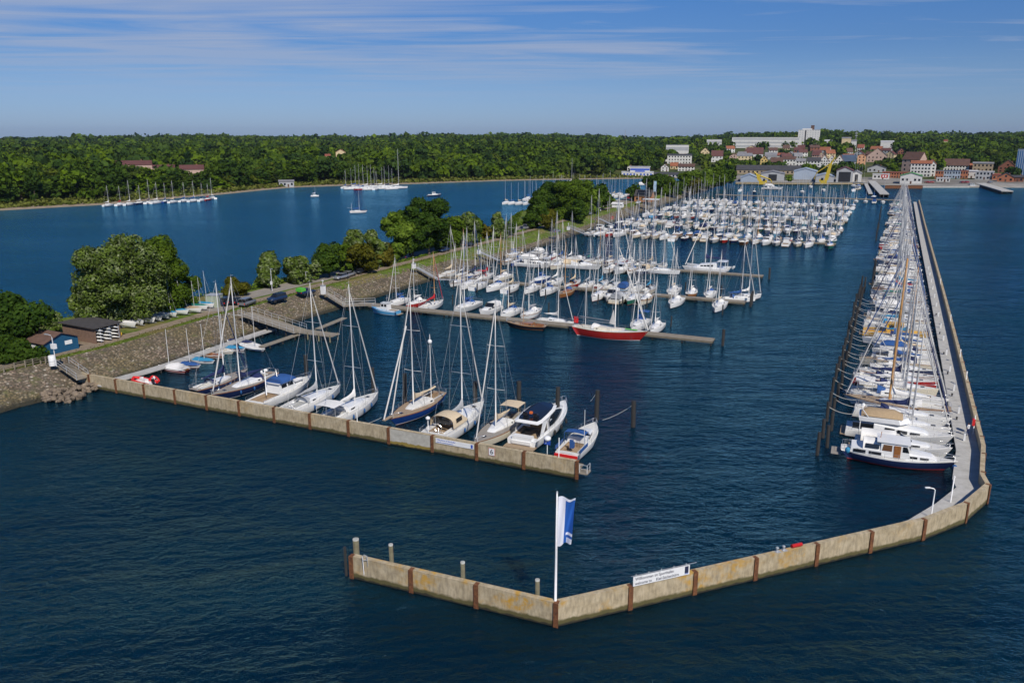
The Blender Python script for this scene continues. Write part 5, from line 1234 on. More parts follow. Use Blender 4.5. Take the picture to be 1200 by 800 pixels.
bridge('pale aluminium gangway leading to the fourth jetty, below a lamp', gp(668, 267, 3.1), gp(685, 274, 1.0), 1.3, m_='galv'); bridge('long pale pontoon from the gangway to the fourth jetty', gp(685, 274.5, .9), gp(706, 275, .9), 1.4, 'landing_stage', rails=False, m_='galv')
bridge('pale gangway leading down beside the red sign to the fifth jetty', gp(702, 256, 3.1), gp(719, 264, 1.0), 1.3, m_='galv')
bridge('distant pale gangway leading to the sixth jetty', gp(733, 247, 3.1), gp(744, 252, 1.0), 1.3, m_='galv')
bridge('distant gangway below the wooden kiosk', gp(759, 243, 3.1), gp(770, 247, 1.0), 1.3, m_='galv')
# cabinet at the gangway
def cabinet(label, px, py, h=1.9):
    r = thing('meter_cabinet', label, 'cabinet', (*G(px, py, 3.0), 3.0), AX1)
    MB().box(0, 0, h / 2, .9, .8, h).obj('housing', M['white'], r); MB().box(0, 0, h + .05, 1.05, .95, .1).obj('lid', M['grey'], r)
    MB().tube([(0, 0, h), (0, 0, h + 1.1)], .05, 6).box(0, 0, h + 1.15, .3, .3, .25).obj('lamp', M['white'], r); return r
cabinet('white meter cabinet with small lamp at the top of the nearest gangway', 379, 344.5)
for px, py, nm in ((563, 296, 'second'), (487, 313, 'first aluminium'), (668, 268, 'fourth')):
    cabinet(f'white cabinet with lamp at the top of the {nm} gangway', px - 2, py + 1.5, 1.3)

# stairs at the wall root
st = bridge('pale stairway with steel railings down the slope at the root of the mooring wall', gp(74, 427, 3.1), gp(97, 443, 1.7), 1.9, 'stairway', m_='planks')
for i in range(9):
    MB().box(.4 + i * .42, 0, .05 - i * .13, .3, 1.8, .06).obj('step', M['planks'], st)
lp_ = thing('lamp_post', 'grey lamp post with white meter box above the stairway', 'lamp post', (*G(66, 429, 3.0), 3.0), AX1 + math.pi)
MB().tube([(0, 0, 0), (0, 0, 4.6), (.3, 0, 4.95), (1.2, 0, 5.0)], .07, 7).obj('pole', M['galv'], lp_); MB().box(1.3, 0, 5.0, .7, .25, .12).obj('lamp_head', M['galv'], lp_); MB().box(0, -.05, 3.2, .8, .5, .75).obj('meter_box', M['white'], lp_)
bn = thing('waste_bin', 'white drum bin at the head of the stairway', 'bin', (*G(62, 428, 3.0), 3.0))
MB().lathe([(.5, 0), (.52, .1), (.52, 1.5), (.46, 1.6)], 14).obj('drum', M['white'], bn); MB().lathe([(.535, .7), (.535, .78)], 14).obj('band', M['grey'], bn)
# fence at the left
fn = thing('fence', 'low brown wooden rail fence along the grass at the left edge', 'fence', (0, 0, 0))
fp = [G(-30, 444, 3.0), G(5, 436, 3.0), G(30, 430, 3.0), G(48, 426, 3.0), G(60, 425, 3.0)]
q = []
for a, b in zip(fp, fp[1:]):
    for t in (0, .5): q.append((a[0] + (b[0] - a[0]) * t, a[1] + (b[1] - a[1]) * t))
for x, y in q: MB().box(x, y, 3.55, .14, .14, 1.15).obj('post', M['planks'], fn)
for h_ in (.35, .7, 1.0): MB().tube([(x, y, 3 + h_) for x, y in fp], .06, 4).obj('rail', M['beam'], fn)

# rocks at the toe
rk_ = random.Random(5)
def rock_mesh(i):
    mb = MB(); rn = random.Random(i)
    for lat in range(5):
        a = math.pi * lat / 4; ring = [(math.sin(a) * math.cos(t) * .5 * rn.uniform(.8, 1.2) + (0.001 if lat in (0, 4) else 0), math.sin(a) * math.sin(t) * .4 * rn.uniform(.8, 1.2), math.cos(a) * .33 * rn.uniform(.85, 1.1)) for t in [2 * math.pi * k / 7 for k in range(7)]]
        mb.v += ring
    for lat in range(4):
        for k in range(7): mb.f.append((lat * 7 + k, lat * 7 + (k + 1) % 7, (lat + 1) * 7 + (k + 1) % 7, (lat + 1) * 7 + k)); mb.m.append(0); mb.sm.append(False)
    return mb.mesh('boulder', [M['boulder']])
M['boulder'] = mat('boulder_stone', (.20, .155, .11), .9, var=.6, vscale=.9, bump=.4)
RM = [rock_mesh(i) for i in range(5)]
for i in range(120):
    t = rk_.random(); px = 50 + 64 * t; top = 464 + (452 - 464) * t; py = top + rk_.uniform(-1, 11) * (.35 + .65 * math.sin(math.pi * min(1, t * 1.1)))
    x, y = G(px, py, .3); o = bpy.data.objects.new('boulder', RM[i % 5]); put(o); s_ = rk_.uniform(.55, 1.3)
    o.location = (x, y, rk_.uniform(.0, .5) + (.4 if py < top + 3 else 0)); o.scale = (s_, s_, s_); o.rotation_euler = (rk_.uniform(-.5, .5), rk_.uniform(-.5, .5), rk_.uniform(0, 6))
    tag(o, 'rounded pale boulder in the heap at the foot of the stone slope by the wall', 'boulder', 'boulders heaped at the foot of the slope')

# stones standing proud of the slope
rs_ = np.random.default_rng(4); SV = []; SF = []
for i in range(5200):
    v = float(rs_.uniform(20, 420)) if i > 3000 else float(rs_.uniform(40, 190)); f_ = uF(v); q = f_ - float(rs_.uniform(.3, 9.3)); x, y = W(q, v); z = mz(q, v); s_ = float(rs_.uniform(.14, .42)); a = float(rs_.uniform(0, 6.28)); b0_ = len(SV)
    for k in range(5):
        t = a + k * 1.2566 + float(rs_.uniform(-.25, .25)); r_ = s_ * float(rs_.uniform(.75, 1.2)); SV.append((x + r_ * math.cos(t), y + r_ * math.sin(t), z - .06)); SV.append((x + r_ * .6 * math.cos(t), y + r_ * .6 * math.sin(t), z + s_ * float(rs_.uniform(.25, .5))))
    SF += [(b0_ + 2 * k, b0_ + 2 * ((k + 1) % 5), b0_ + 2 * ((k + 1) % 5) + 1, b0_ + 2 * k + 1) for k in range(5)] + [tuple(b0_ + 2 * k + 1 for k in range(5))]
me = bpy.data.meshes.new('slope_stones'); me.from_pydata(SV, [], SF); me.materials.append(M['stone']); tag(put(bpy.data.objects.new('slope_stones', me)), 'rough loose stones bedded in the sloping bank of the embankment', 'stones', kind='stuff')
# service pedestals along the walkway
for k, v in enumerate(range(108, 260, 11)):
    x, y = W(bwuv(v) + .75, v); r = thing('service_pedestal', f"slim white power pedestal on the breakwater walkway, {ordinal(k + 1)} from its bend", 'pedestal', (x, y, 1.05), AX1)
    MB().box(0, 0, .5, .22, .22, 1.0).obj('housing', M['white'], r); MB().box(0, 0, 1.05, .26, .26, .1).obj('lid', M['inkb' if False else 'galv'], r)
# blue hut
M['hutblue'] = mat('hut_blue_boards', (.006, .075, .16), .7, var=.18, vscale=3, bump=.2)
M['roofdark'] = mat('roof_felt', (.055, .05, .048), .9, var=.3, vscale=1.5)
M['roofbrown'] = mat('roof_brown_sheet', (.13, .075, .055), .9, var=.25, vscale=1.5)
M['boards'] = mat('brown_boards', (.24, .15, .105), .85, col2=(.16, .10, .07), vscale=2.5, bump=.3)
def gable(mb, L, Wd, h, hr, mi=0):
    """walls with gables at +-L/2 (ridge along x)"""
    a, b = L / 2, Wd / 2
    mb.add([(-a, -b, 0), (a, -b, 0), (a, b, 0), (-a, b, 0), (-a, -b, h), (a, -b, h), (a, b, h), (-a, b, h), (-a, 0, h + hr), (a, 0, h + hr)],
           [(0, 1, 5, 4), (2, 3, 7, 6), (1, 2, 6, 9, 5), (3, 0, 4, 8, 7)], mi); return mb
def roof_mb(L, Wd, h, hr, ov=.35, th=.14):
    a, b = L / 2 + ov, Wd / 2 + ov; z0 = h - hr * ov / (Wd / 2); mb = MB()
    for sg in (-1, 1):
        mb.add([(-a, sg * b, z0 + .02), (a, sg * b, z0 + .02), (a, 0, h + hr + .02), (-a, 0, h + hr + .02), (-a, sg * b, z0 + th), (a, sg * b, z0 + th), (a, 0, h + hr + th), (-a, 0, h + hr + th)],
               [(0, 1, 2, 3), (4, 5, 6, 7), (0, 1, 5, 4), (0, 3, 7, 4), (1, 2, 6, 5)], 0)
    return mb
x, y = G(73.5, 412.5, 3.0); HA = -.50; x -= math.cos(HA) * 4.2; y -= math.sin(HA) * 4.2
ht = thing('boat_hut', 'bright blue wooden hut with brown roof beside the dark pine', 'hut', (x, y, 3.0), HA)
gable(MB(), 8.4, 5.8, 2.1, 1.15).obj('wall', M['hutblue'], ht); roof_mb(8.4, 5.8, 2.1, 1.15).obj('roof', M['roofbrown'], ht)
wn = MB().box(1.4, -2.93, 1.35, 1.3, .05, .7).obj('window', M['white'], ht)
wn2 = MB().box(4.22, 1.2, 1.45, .05, 1.25, .65).obj('window', M['white'], ht)
MB().box(4.23, -1.4, 1.05, .05, 1.0, 1.95).obj('door', M['hutblue'], ht)
# boat rack shed
x, y = G(113, 403, 3.0); RA = AX1 - .02; x += -math.cos(RA) * 4.3 - math.sin(RA) * 1.9; y += -math.sin(RA) * 4.3 + math.cos(RA) * 1.9
rs = thing('rack_shed', 'brown boarded shed with dark flat roof and open end, beside the blue hut', 'shed', (x, y, 3.0), RA)
MB().box(0, -1.8, 1.35, 8.5, .12, 2.7).box(-4.2, .6, 1.35, .12, 4.9, 2.7).box(0, 3.0, 1.35, 8.5, .12, 2.7).obj('wall', M['boards'], rs)
MB().box(0, .6, 2.85, 9.2, 5.8, .16, ry=.02).obj('roof', M['roofdark'], rs)
for yy in (-.9, .9, 2.7): MB().box(4.3, yy, 1.4, .12, .12, 2.8).box(4.3, yy - .3, 1.9, .1, .6, .08).obj('rack_post', M['galv'], rs)
def dinghy_hull(L, B, F):
    return hull_mb(L, B, F, 'classic', 8)
kid = 0
for yy in (-1.0, .6, 2.0):
    for zz in (.25, .85, 1.45, 2.05):
        kid += 1
        o = bpy.data.objects.new('kayak', shared('kayak', lambda: MB().loft([[(xx, .3 * w_ * math.cos(a), .16 * w_ * math.sin(a) + .05 * abs(xx)) for a in [2 * math.pi * k / 8 for k in range(8)]] for xx, w_ in ((-2.1, .05), (-1.6, .5), (-.8, .9), (0, 1), (.8, .9), (1.6, .5), (2.1, .05))], closed=True, caps=True), 'kayak', [M['gel_white']])); put(o)
        f = tr(x, y, 3.0, RA); p = f((3.1, yy, zz + .1)); o.location = p; o.rotation_euler = (0, 0, RA + rf_.uniform(-.03, .03))
        tag(o, 'white kayak stacked in the open end of the brown rack shed', 'kayak', 'white kayaks stacked in the rack shed')
# red mailbox-like buoy and yellow bits on the grass
for px, py, c_, nm in ((133, 393, 'redp', 'red plastic buoy on the grass beside the rack shed'), (141, 394, 'yellowp', 'yellow plastic float on the grass beside the dinghies')):
    o = MB().lathe([(.05, 0), (.3, .1), (.38, .4), (.3, .7), (.05, .85)], 10).obj('buoy', M[c_]); o.location = (*G(px, py, 3.0), 3.0); tag(o, nm, 'buoy')
# dinghies on the grass: (px, py, cover, mast height px, lean)
def dinghy(label, px, py, cover, mh, lean, ang, hull='gel_white'):
    x, y = G(px, py, 3.0); r = thing('dinghy', label, 'dinghy', (x, y, 3.0), ang)
    o = part('hull', r, ('dh',), lambda: hull_mb(4.8, 1.75, .55, 'classic', 8), M[hull], M[hull], M[hull], M['gel_white']); o.location = (0, 0, .62)
    o = part('deck_cover', r, ('dc',), lambda: MB().loft([[(-2.35 + 4.7 * t, y_ * hull_fn(4.8, 1.78, .55, 'classic')[0](t) * 1.02, .56 + .22 * (1 - abs(y_)) * (1 if .1 < t < .85 else .4)) for y_ in (-1, -.5, 0, .5, 1)] for t in (.02, .15, .4, .65, .85, .98)]), M[cover]); o.location = (0, 0, .62)
    if mh: part('mast', r, ('dm', mh, lean), lambda: MB().tube([(.5, 0, 1.1), (.5 + lean, 0, 1.1 + mh)], [.045, .03], 6).tube([(2.2, 0, 1.2), (.5 + lean * .9, 0, 1.1 + mh * .9)], .012, 4), M['alu'])
    part('trolley', r, ('dt',), lambda: MB().tube([(-1.2, -.6, .25), (2.6, 0, .3), (-1.2, .6, .25)], .04, 5).tube([(-.6, -.7, .25), (-.6, .7, .25)], .04, 5).box(-.6, 0, .45, .1, 1.2, .3), M['galv'])
    for sg in (-1, 1): part('wheel', r, ('dw', sg), lambda: MB().tube([(-.6, sg * .8 - .07, .25), (-.6, sg * .8 + .07, .25)], .25, 10), M['rubber'])
DG = [(149, 384, 'c_white', 0, 0), (160, 381, 'c_white', 6.2, .2), (171, 378.5, 'c_white', 6.0, .3), (181, 376, 'c_white', 6.4, .9), (190, 373.5, 'c_white', 6.2, .1), (199, 371.5, 'c_cyan', 6.2, .5), (210, 369, 'c_cyan', 6.5, .3), (226, 366.5, 'c_tan', 5.5, .2), (233, 363.5, 'c_green', 5.8, .1), (241, 361, 'c_cyan', 6.8, .4)]
for k, (px, py, cv, mh, ln) in enumerate(DG):
    dinghy(f"{ {'c_white': 'white', 'c_cyan': 'bright blue', 'c_tan': 'brown', 'c_green': 'green'}[cv] } covered dinghy, {ordinal(k + 1)} in the row on the grass from the rack shed", px, py, cv, mh, -ln * .6, AX1 + rf_.uniform(-.1, .2))
# beige tent/ transformer box and cars
def car(label, px, py, ang, paint, kind='car', group=None, z=3.02):
    x, y = G(px, py, z); r = thing('parked_car', label, 'car', (x, y, z), ang, group)
    L, B = (4.5, 1.82); K = ('car', kind)
    hgt = 1.45 if kind == 'car' else (1.75 if kind == 'suv' else 2.05)
    prof = {'car': [(-2.2, .55, .82), (-1.9, .35, 1.0), (-.9, .33, 1.02), (.9, .33, .98), (2.0, .35, .80), (2.22, .42, .60)], 'suv': [(-2.2, .5, 1.05), (-2.0, .4, 1.12), (-.9, .38, 1.12), (.9, .38, 1.08), (2.05, .4, .98), (2.22, .45, .75)], 'van': [(-2.3, .45, 1.1), (-2.1, .35, 1.2), (-.9, .33, 1.2), (1.2, .33, 1.15), (2.1, .35, .95), (2.3, .42, .7)]}[kind]
    part('body', r, K + ('b',), lambda: MB().loft([[(x_, -B / 2 * (.9 if abs(x_) > 2.1 else 1), z0), (x_, -B / 2 * (.92 if abs(x_) > 2.1 else 1.0), (z0 + z1) / 2), (x_, -B / 2 * .93, z1), (x_, 0, z1 + .03), (x_, B / 2 * .93, z1), (x_, B / 2 * (.92 if abs(x_) > 2.1 else 1.0), (z0 + z1) / 2), (x_, B / 2 * (.9 if abs(x_) > 2.1 else 1), z0)] for x_, z0, z1 in prof], closed=True, caps=True), M[paint])
    xa, xb, xc, xd = {'car': (-1.75, -1.2, .35, 1.1), 'suv': (-2.1, -1.85, .45, 1.15), 'van': (-2.22, -2.1, .9, 1.55)}[kind]; zb = prof[2][2] - .03
    part('glasshouse', r, K + ('g',), lambda: MB().loft([[(xa, -B * .45, zb), (xa, B * .45, zb), (xd, B * .45, zb), (xd, -B * .45, zb)], [(xb, -B * .38, hgt - .05), (xb, B * .38, hgt - .05), (xc, B * .38, hgt - .05), (xc, -B * .38, hgt - .05)]], closed=True, caps=True, smooth=False), M['glass'])
    part('roof', r, K + ('r',), lambda: MB().box((xb + xc) / 2, 0, hgt - .02, xc - xb + .06, B * .78, .07).box(xb - .02, -B * .4, (zb + hgt) / 2, .1, .06, hgt - zb).box(xb - .02, B * .4, (zb + hgt) / 2, .1, .06, hgt - zb), M[paint])
    for sx in (-1.4, 1.4):
        for sg in (-1, 1): part('wheel', r, K + ('w', sx, sg), lambda: MB().tube([(sx, sg * .92 - .11, .33), (sx, sg * .92 + .02 * sg, .33)] if sg > 0 else [(sx, sg * .92 - .02, .33), (sx, sg * .92 + .11, .33)], .33, 12), M['rubber'])
    for sg in (-1, 1): part('headlight', r, K + ('hl', sg), lambda: MB().box(2.2, sg * .62, .68, .08, .34, .14), M['steel']); part('tail_light', r, K + ('tl', sg), lambda: MB().box(-2.2, sg * .7, .8, .06, .2, .25), M['redp'])
    return r
M['carblack'] = mat('car_black', (.012, .016, .025), .35, coat=.15); M['carsilver'] = mat('car_silver', (.42, .43, .45), .3, metal=.6, coat=.4); M['carred'] = mat('car_red', (.35, .02, .02), .3, coat=.5)
M['carblue'] = mat('car_blue', (.012, .03, .08), .35, coat=.2); M['cargrey'] = mat('car_grey', (.16, .17, .18), .3, coat=.4); M['carwhite'] = mat('car_white', (.75, .75, .75), .3, coat=.4)
car('dark blue estate car driving alone on the gravel road', 325, 353, AX2 + math.pi - .1, 'carblue', 'suv')
car('dark parked van beside the light box at the parking area', 266, 357, AX2 + .25, 'carblack', 'suv'); car('black parked car in the middle of the three by the parking area', 278, 356, AX2 + .25, 'carblack', 'car'); car('black estate car, rightmost of the three at the parking area', 290, 358, AX2 + .2, 'cargrey', 'suv')
pu = car('blue pickup with bright green load at the end of the gravel road', 359, 345, AX2 - .1, 'carblue', 'car'); MB().box(-1.6, 0, 1.35, 1.5, 1.6, .7).obj('green_load', M['greenp'], pu)
for px, py, c_, k_, nm in [(409, 324, 'carsilver', 'car', 'silver car under the small brown tree by the road'), (423, 320, 'carblack', 'car', 'dark car between the bushes by the road'), (400, 327, 'carsilver', 'car', 'pale car half hidden under the left bushes by the road'), (436, 316, 'cargrey', 'suv', 'grey car parked under the reddish tree'), (478, 303, 'carblue', 'suv', 'blue van parked under the pines'),
                         (520, 295, 'carblue', 'car', 'dark blue car parked right of the pines'), (549, 289, 'carblack', 'car', 'black car at the hedge gap right of the pines'), (618, 268.5, 'carsilver', 'van', 'silver van parked left of the dark tree group'), (652, 273, 'cargrey', 'car', 'grey car on the path right of the dark tree group'),
                         (690, 252, 'carsilver', 'car', 'silver car parked under the dark tree group'), (738, 233, 'carred', 'van', 'red van at the lagoon side boat park'), (748, 238.5, 'carwhite', 'car', 'white car parked below the wooden kiosk'), (700, 249, 'carwhite', 'van', 'white van parked right of the dark tree group')]:
    car(nm, px, py, AX2 + rf_.choice([0, math.pi]) + rf_.uniform(-.1, .1), c_, k_)
bx = thing('storage_container', 'pale green square container beside the three dark parked cars', 'container', (*G(252, 359, 3.0), 3.0), AX1 + .3)
MB().box(0, 0, 1.25, 2.6, 2.4, 2.5).obj('body', mat('container_green', (.34, .38, .28), .7, var=.1), bx); MB().box(0, 0, 2.55, 2.75, 2.55, .1).obj('lid', M['galv'], bx); MB().box(0, -1.215, 1.2, .05, .03, 2.3).box(.7, -1.215, 1.2, .05, .03, 2.3).obj('door_bar', M['grey'], bx)
# lamp posts on the mole
for k, (px, py, top) in enumerate([(319, 341, 314), (359, 332, 318), (434, 306, 287), (712, 248, 236), (500, 292, 280), (637, 262, 245)]):
    h = (py - top) / (py - HORIZON) * 35
    r = thing('street_lamp', f"slender grey street lamp, {ordinal(k + 1)} along the gravel road from the left", 'street lamp', (*G(px, py, 3.0), 3.0), AX1)
    MB().tube([(0, 0, 0), (0, 0, h)], [.09, .06], 6).obj('pole', M['galv'], r); MB().box(.2, 0, h + .05, .7, .22, .12).obj('lamp_head', M['galv'], r)
    if k == 0: MB().box(0, -.1, 1.9, .55, .1, .8).obj('sign_plate', M['white'], r)
# wooden kiosk with solar roof
x, y = G(755, 236, 3.0); ks = thing('wooden_kiosk', 'orange brown wooden kiosk with solar panels on its roof, on the embankment', 'kiosk', (x, y, 3.0), AX1 - .0)
gable(MB(), 9, 7, 3.2, 2.8).obj('wall', mat('kiosk_wood', (.42, .19, .08), .7, var=.15), ks); roof_mb(9, 7, 3.2, 2.8).obj('roof', M['roofdark'], ks)
for i in range(2): MB().add([(-3.5, -3.3 + i * 1.6, 3.62 + i * 1.28), (3.5, -3.3 + i * 1.6, 3.62 + i * 1.28), (3.5, -2.0 + i * 1.6, 4.66 + i * 1.28), (-3.5, -2.0 + i * 1.6, 4.66 + i * 1.28)], [(0, 1, 2, 3)]).obj('solar_panel', M['glass'], ks)
for i in range(3): MB().box(-3 + 3 * i, -3.53, 1.6, 1.2, .05, 1.2).obj('window', M['glass'], ks)
x, y = G(763, 240.5, 3.0); aw = thing('awning', 'flat white roofed terrace beside the wooden kiosk', 'pavilion', (x, y, 3.0), AX1)
MB().box(0, 0, 3.0, 8, 4.5, .25).obj('roof', M['white'], aw)
for sx in (-3.6, 0, 3.6):
    for sy in (-2, 2): MB().box(sx, sy, 1.45, .15, .15, 2.9).obj('post', M['grey'], aw)
x, y = G(765, 238, 3.0); fg2 = thing('banner_flag', 'pale blue banner flag on a pole above the kiosk', 'flag', (x, y, 3.0), AX1)
MB().tube([(0, 0, 0), (0, 0, 11.5)], .06, 6).obj('pole', M['galv'], fg2); MB().loft([[(.1 + .12 * math.sin(i), 0 + .1 * math.sin(i * 2), 11.3 - i * .6), (1.5, .12 * math.sin(i * 1.4), 11.3 - i * .6)] for i in range(10)]).obj('cloth', mat('banner_cloth', (.38, .55, .68), .8), fg2)
x, y = G(724, 243, 3.0); wt = thing('white_tent', 'white flat roofed boat tent at the lagoon side boat park', 'tent', (x, y, 3.0), AX1)
gable(MB(), 5, 3.5, 1.8, .5).obj('wall', M['white'], wt); roof_mb(5, 3.5, 1.8, .5).obj('roof', M['c_white'], wt)
x, y = G(717, 260.5, 2.0); rg = thing('ring_buoy_stand', 'red life ring stand at the head of the fifth gangway', 'life ring', (x, y, 2.6), AX1)
MB().tube([(0, 0, -.6), (0, 0, 1.5)], .05, 5).obj('post', M['white'], rg); MB().tube([(.5 * math.cos(a), .1, 1.3 + .5 * math.sin(a)) for a in [k * math.pi / 6 for k in range(13)]], .14, 6).obj('ring', M['redp'], rg)

# ------------------------------------------------------------------ flag, signs, lamps on the outer walls
fl = thing('flagpole', 'tall white flagpole with white and blue flag at the bend of the outer wall', 'flagpole', (3.45, 56.0, 1.2), 0)
MB().tube([(0, 0, 0), (0, 0, 5.0), (0, 0, 10.25)], [.11, .095, .06], 10).obj('pole', M['white'], fl)
MB().lathe([(.03, 10.25), (.09, 10.32), (.03, 10.42)], 8).obj('finial', M['galv'], fl)
nx, nz = 14, 18
def fpt(i, k):
    u = i / nx; t = k / nz
    x_ = .1 + u * 1.35 * (1 - .25 * t) ; y_ = .20 * math.sin(u * 8 + t * 3.5) * (.3 + u) + .15 * u * math.sin(t * 5)
    z_ = 9.95 - t * 4.15 - u * .22 + (.35 * u * t * 1.0) * 1.6 + .05 * math.sin(u * 6 + t * 4)
    return (x_, y_, z_)
fm = MB(); fm.v = [fpt(i, k) for k in range(nz + 1) for i in range(nx + 1)]
for k in range(nz):
    for i in range(nx):
        blue = (i >= 6)
        trim = (k == 0 and i > 2) or (k in (14,) and i >= 8) or (k >= 16 and i >= 9)
        fm.f.append((k * (nx + 1) + i, k * (nx + 1) + i + 1, (k + 1) * (nx + 1) + i + 1, (k + 1) * (nx + 1) + i)); fm.m.append(0 if (not blue or trim) else 1); fm.sm.append(True)
fm.obj('flag', [mat('flag_white', (.74, .76, .84), .8), mat('flag_blue', (.012, .10, .40), .8)], fl)

def text_mesh(name, body, size, material, parent, loc, rot, align='LEFT', extrude=.004, shear=0, sx=1):
    cu = bpy.data.curves.new('t', 'FONT'); cu.body = body; cu.size = size; cu.align_x = align; cu.align_y = 'CENTER'; cu.extrude = extrude; cu.offset = .008 * size; cu.shear = shear
    to = bpy.data.objects.new('t', cu); COL.objects.link(to); bpy.context.view_layer.update()
    me = bpy.data.meshes.new_from_object(to.evaluated_get(bpy.context.evaluated_depsgraph_get())); bpy.data.objects.remove(to); bpy.data.curves.remove(cu)
    me.materials.clear(); me.materials.append(material); o = bpy.data.objects.new(name, me); put(o, parent); o.location = loc; o.rotation_euler = rot; o.scale = (sx, 1, 1); return o
M['ink'] = mat('sign_ink', (.02, .025, .06), .6); M['inkblue'] = mat('sign_blue', (.02, .08, .45), .6)
def sign_frame(px, py):
    c, a = closest(BW, G(px, py, 2.1)); return c, a
c0, a0 = closest(BW, G(740, 685.5, 2.15)); c1, a1 = closest(BW, G(806.5, 671.5, 2.15))
mid = (c0 + c1) / 2; Ls = (c1 - c0).length
sg_ = thing('welcome_sign', 'white welcome board with two lines of black lettering on the outer wall', 'sign', (mid.x, mid.y, ZT + .07), a1)
MB().box(0, -.12, .44, Ls, .05, .86).obj('board', M['white'], sg_)
fr_ = MB().tube([(-Ls / 2 - .15, -.06, .92), (Ls / 2 + .7, -.06, .92)], .03, 5)
for i in range(5): fr_.tube([(-Ls / 2 + .3 + i * (Ls - .6) / 4, -.05, -.05), (-Ls / 2 + .3 + i * (Ls - .6) / 4, -.05, 1.05)], .03, 5)
fr_.obj('frame', M['galv'], sg_)
text_mesh('lettering', 'Willkommen im Sporthafen', .37, M['ink'], sg_, (-Ls / 2 + .18, -.15, .63), (math.pi / 2, 0, 0), sx=.88)
text_mesh('lettering', 'welcome to', .37, M['ink'], sg_, (-Ls / 2 + .18, -.15, .22), (math.pi / 2, 0, 0), sx=.88)
text_mesh('lettering', 'Kiel-Stickenhörn', .37, M['ink'], sg_, (-Ls / 2 + 2.15, -.15, .22), (math.pi / 2, 0, 0), sx=.88)
MB().box(Ls / 2 - .30, -.15, .50, .36, .012, .62).obj('emblem', M['ink'], sg_); MB().box(Ls / 2 - .30, -.15, .14, .34, .012, .05).obj('emblem', M['inkblue'], sg_)
# notice board and number on the mooring wall
def on_lw(px, py, z): 
    x, y = G(px, py, z); c, a = closest(LW, (x, y)); return c, a
ca, aa = on_lw(510, 516, 1.65); cb_, _ = on_lw(554, 524.5, 1.65); L2 = (cb_ - ca).length; md = (ca + cb_) / 2
s2 = thing('harbour_sign', 'long white board with small blue lettering on the mooring wall', 'sign', (md.x, md.y, 1.66), LWA)
MB().box(0, -.045, 0, L2, .05, .62).obj('board', M['white'], s2)
text_mesh('lettering', 'Willkommen im Sporthafen', .26, M['inkblue'], s2, (-L2 / 2 + .15, -.075, .14), (math.pi / 2, 0, 0), sx=.9)
text_mesh('lettering', 'welcome to Kiel-Stickenhörn', .22, M['inkblue'], s2, (-L2 / 2 + .15, -.075, -.15), (math.pi / 2, 0, 0), sx=.9)
MB().box(L2 / 2 - .25, -.075, 0, .26, .012, .45).obj('emblem', M['inkblue'], s2)
c6, _ = on_lw(576, 529, 1.5); s6 = thing('number_sign', 'square white plate with a black 6 and red edge on the mooring wall', 'sign', (c6.x, c6.y, 1.45), LWA)
MB().box(0, -.04, 0, .84, .04, .96).obj('border', mat('faded_red', (.55, .16, .12), .7), s6); MB().box(0, -.065, 0, .74, .02, .86).obj('plate', M['white'], s6)
text_mesh('numeral', '6', .85, M['ink'], s6, (0, -.08, 0), (math.pi / 2, 0, 0), 'CENTER')
# round blue service sign post between the yachts
x, y = G(640, 541, 1.0); hp = thing('berth_sign', 'blue and white round sign on a post between the sleek yacht and the blue cruiser', 'sign', (x, y, 1.0), LWA)
MB().tube([(0, .3, -.2), (0, .3, 2.6)], .05, 6).obj('post', M['galv'], hp); MB().box(0, .25, 2.35, .8, .06, .55).obj('plate', M['inkblue'], hp); MB().lathe([(.3, 2.62), (.42, 2.7), (.42, 2.95), (.2, 3.1)], 12, 0, .3).obj('lamp', M['white'], hp)
text_mesh('numeral', '0', .4, M['white'], hp, (-.16, .21, 2.35), (math.pi / 2, 0, 0), 'CENTER'); 
for px, py, top, nm in ((411, 499, 486, 'white pole on the mooring wall left of the ketch'), (651, 541, 515, 'white pole behind the outer end of the mooring wall')):
    x, y = G(px, py, 2.1); c, a = closest(LW, (x, y)); r = thing('marker_pole', nm, 'pole', (c.x, c.y + .25, 1.0), 0); MB().tube([(0, 0, 0), (0, 0, 1.1 + (py - top) / (py - HORIZON) * 36)], .045, 6).obj('pole', M['white'], r)
    MB().lathe([(.1, 0), (.1, .12)], 8).obj('base', M['galv'], r)
# lamps at the corner walkway
for px, py, top, ar, nm in ((1091, 606, 570, -1, 'white lamp post with a short arm at the corner of the outer wall'), (1114, 588, 556, 0, 'white lamp post without arm on the walkway bend')):
    x, y = G(px, py, 1.05); h = (py - top) / (py - HORIZON) * 37
    r = thing('lamp_post', nm, 'lamp post', (x, y, 1.05), 0)
    MB().tube([(0, 0, 0), (0, 0, h)] + ([(-.15, 0, h + .15), (-.6, 0, h + .25)] if ar else []), .065, 7).obj('pole', M['white'], r)
    (MB().box(-.75, 0, h + .26, .5, .2, .1) if ar else MB().lathe([(.09, h), (.11, h + .12), (.04, h + .2)], 8)).obj('lamp_head', M['white'], r)
    if not ar:
        MB().tube([(.2, .2, 0), (.3, .6, .9), (.7, 1.1, .9), (.8, 1.3, 0)], .04, 5).obj('ladder_rail', M['galv'], r)
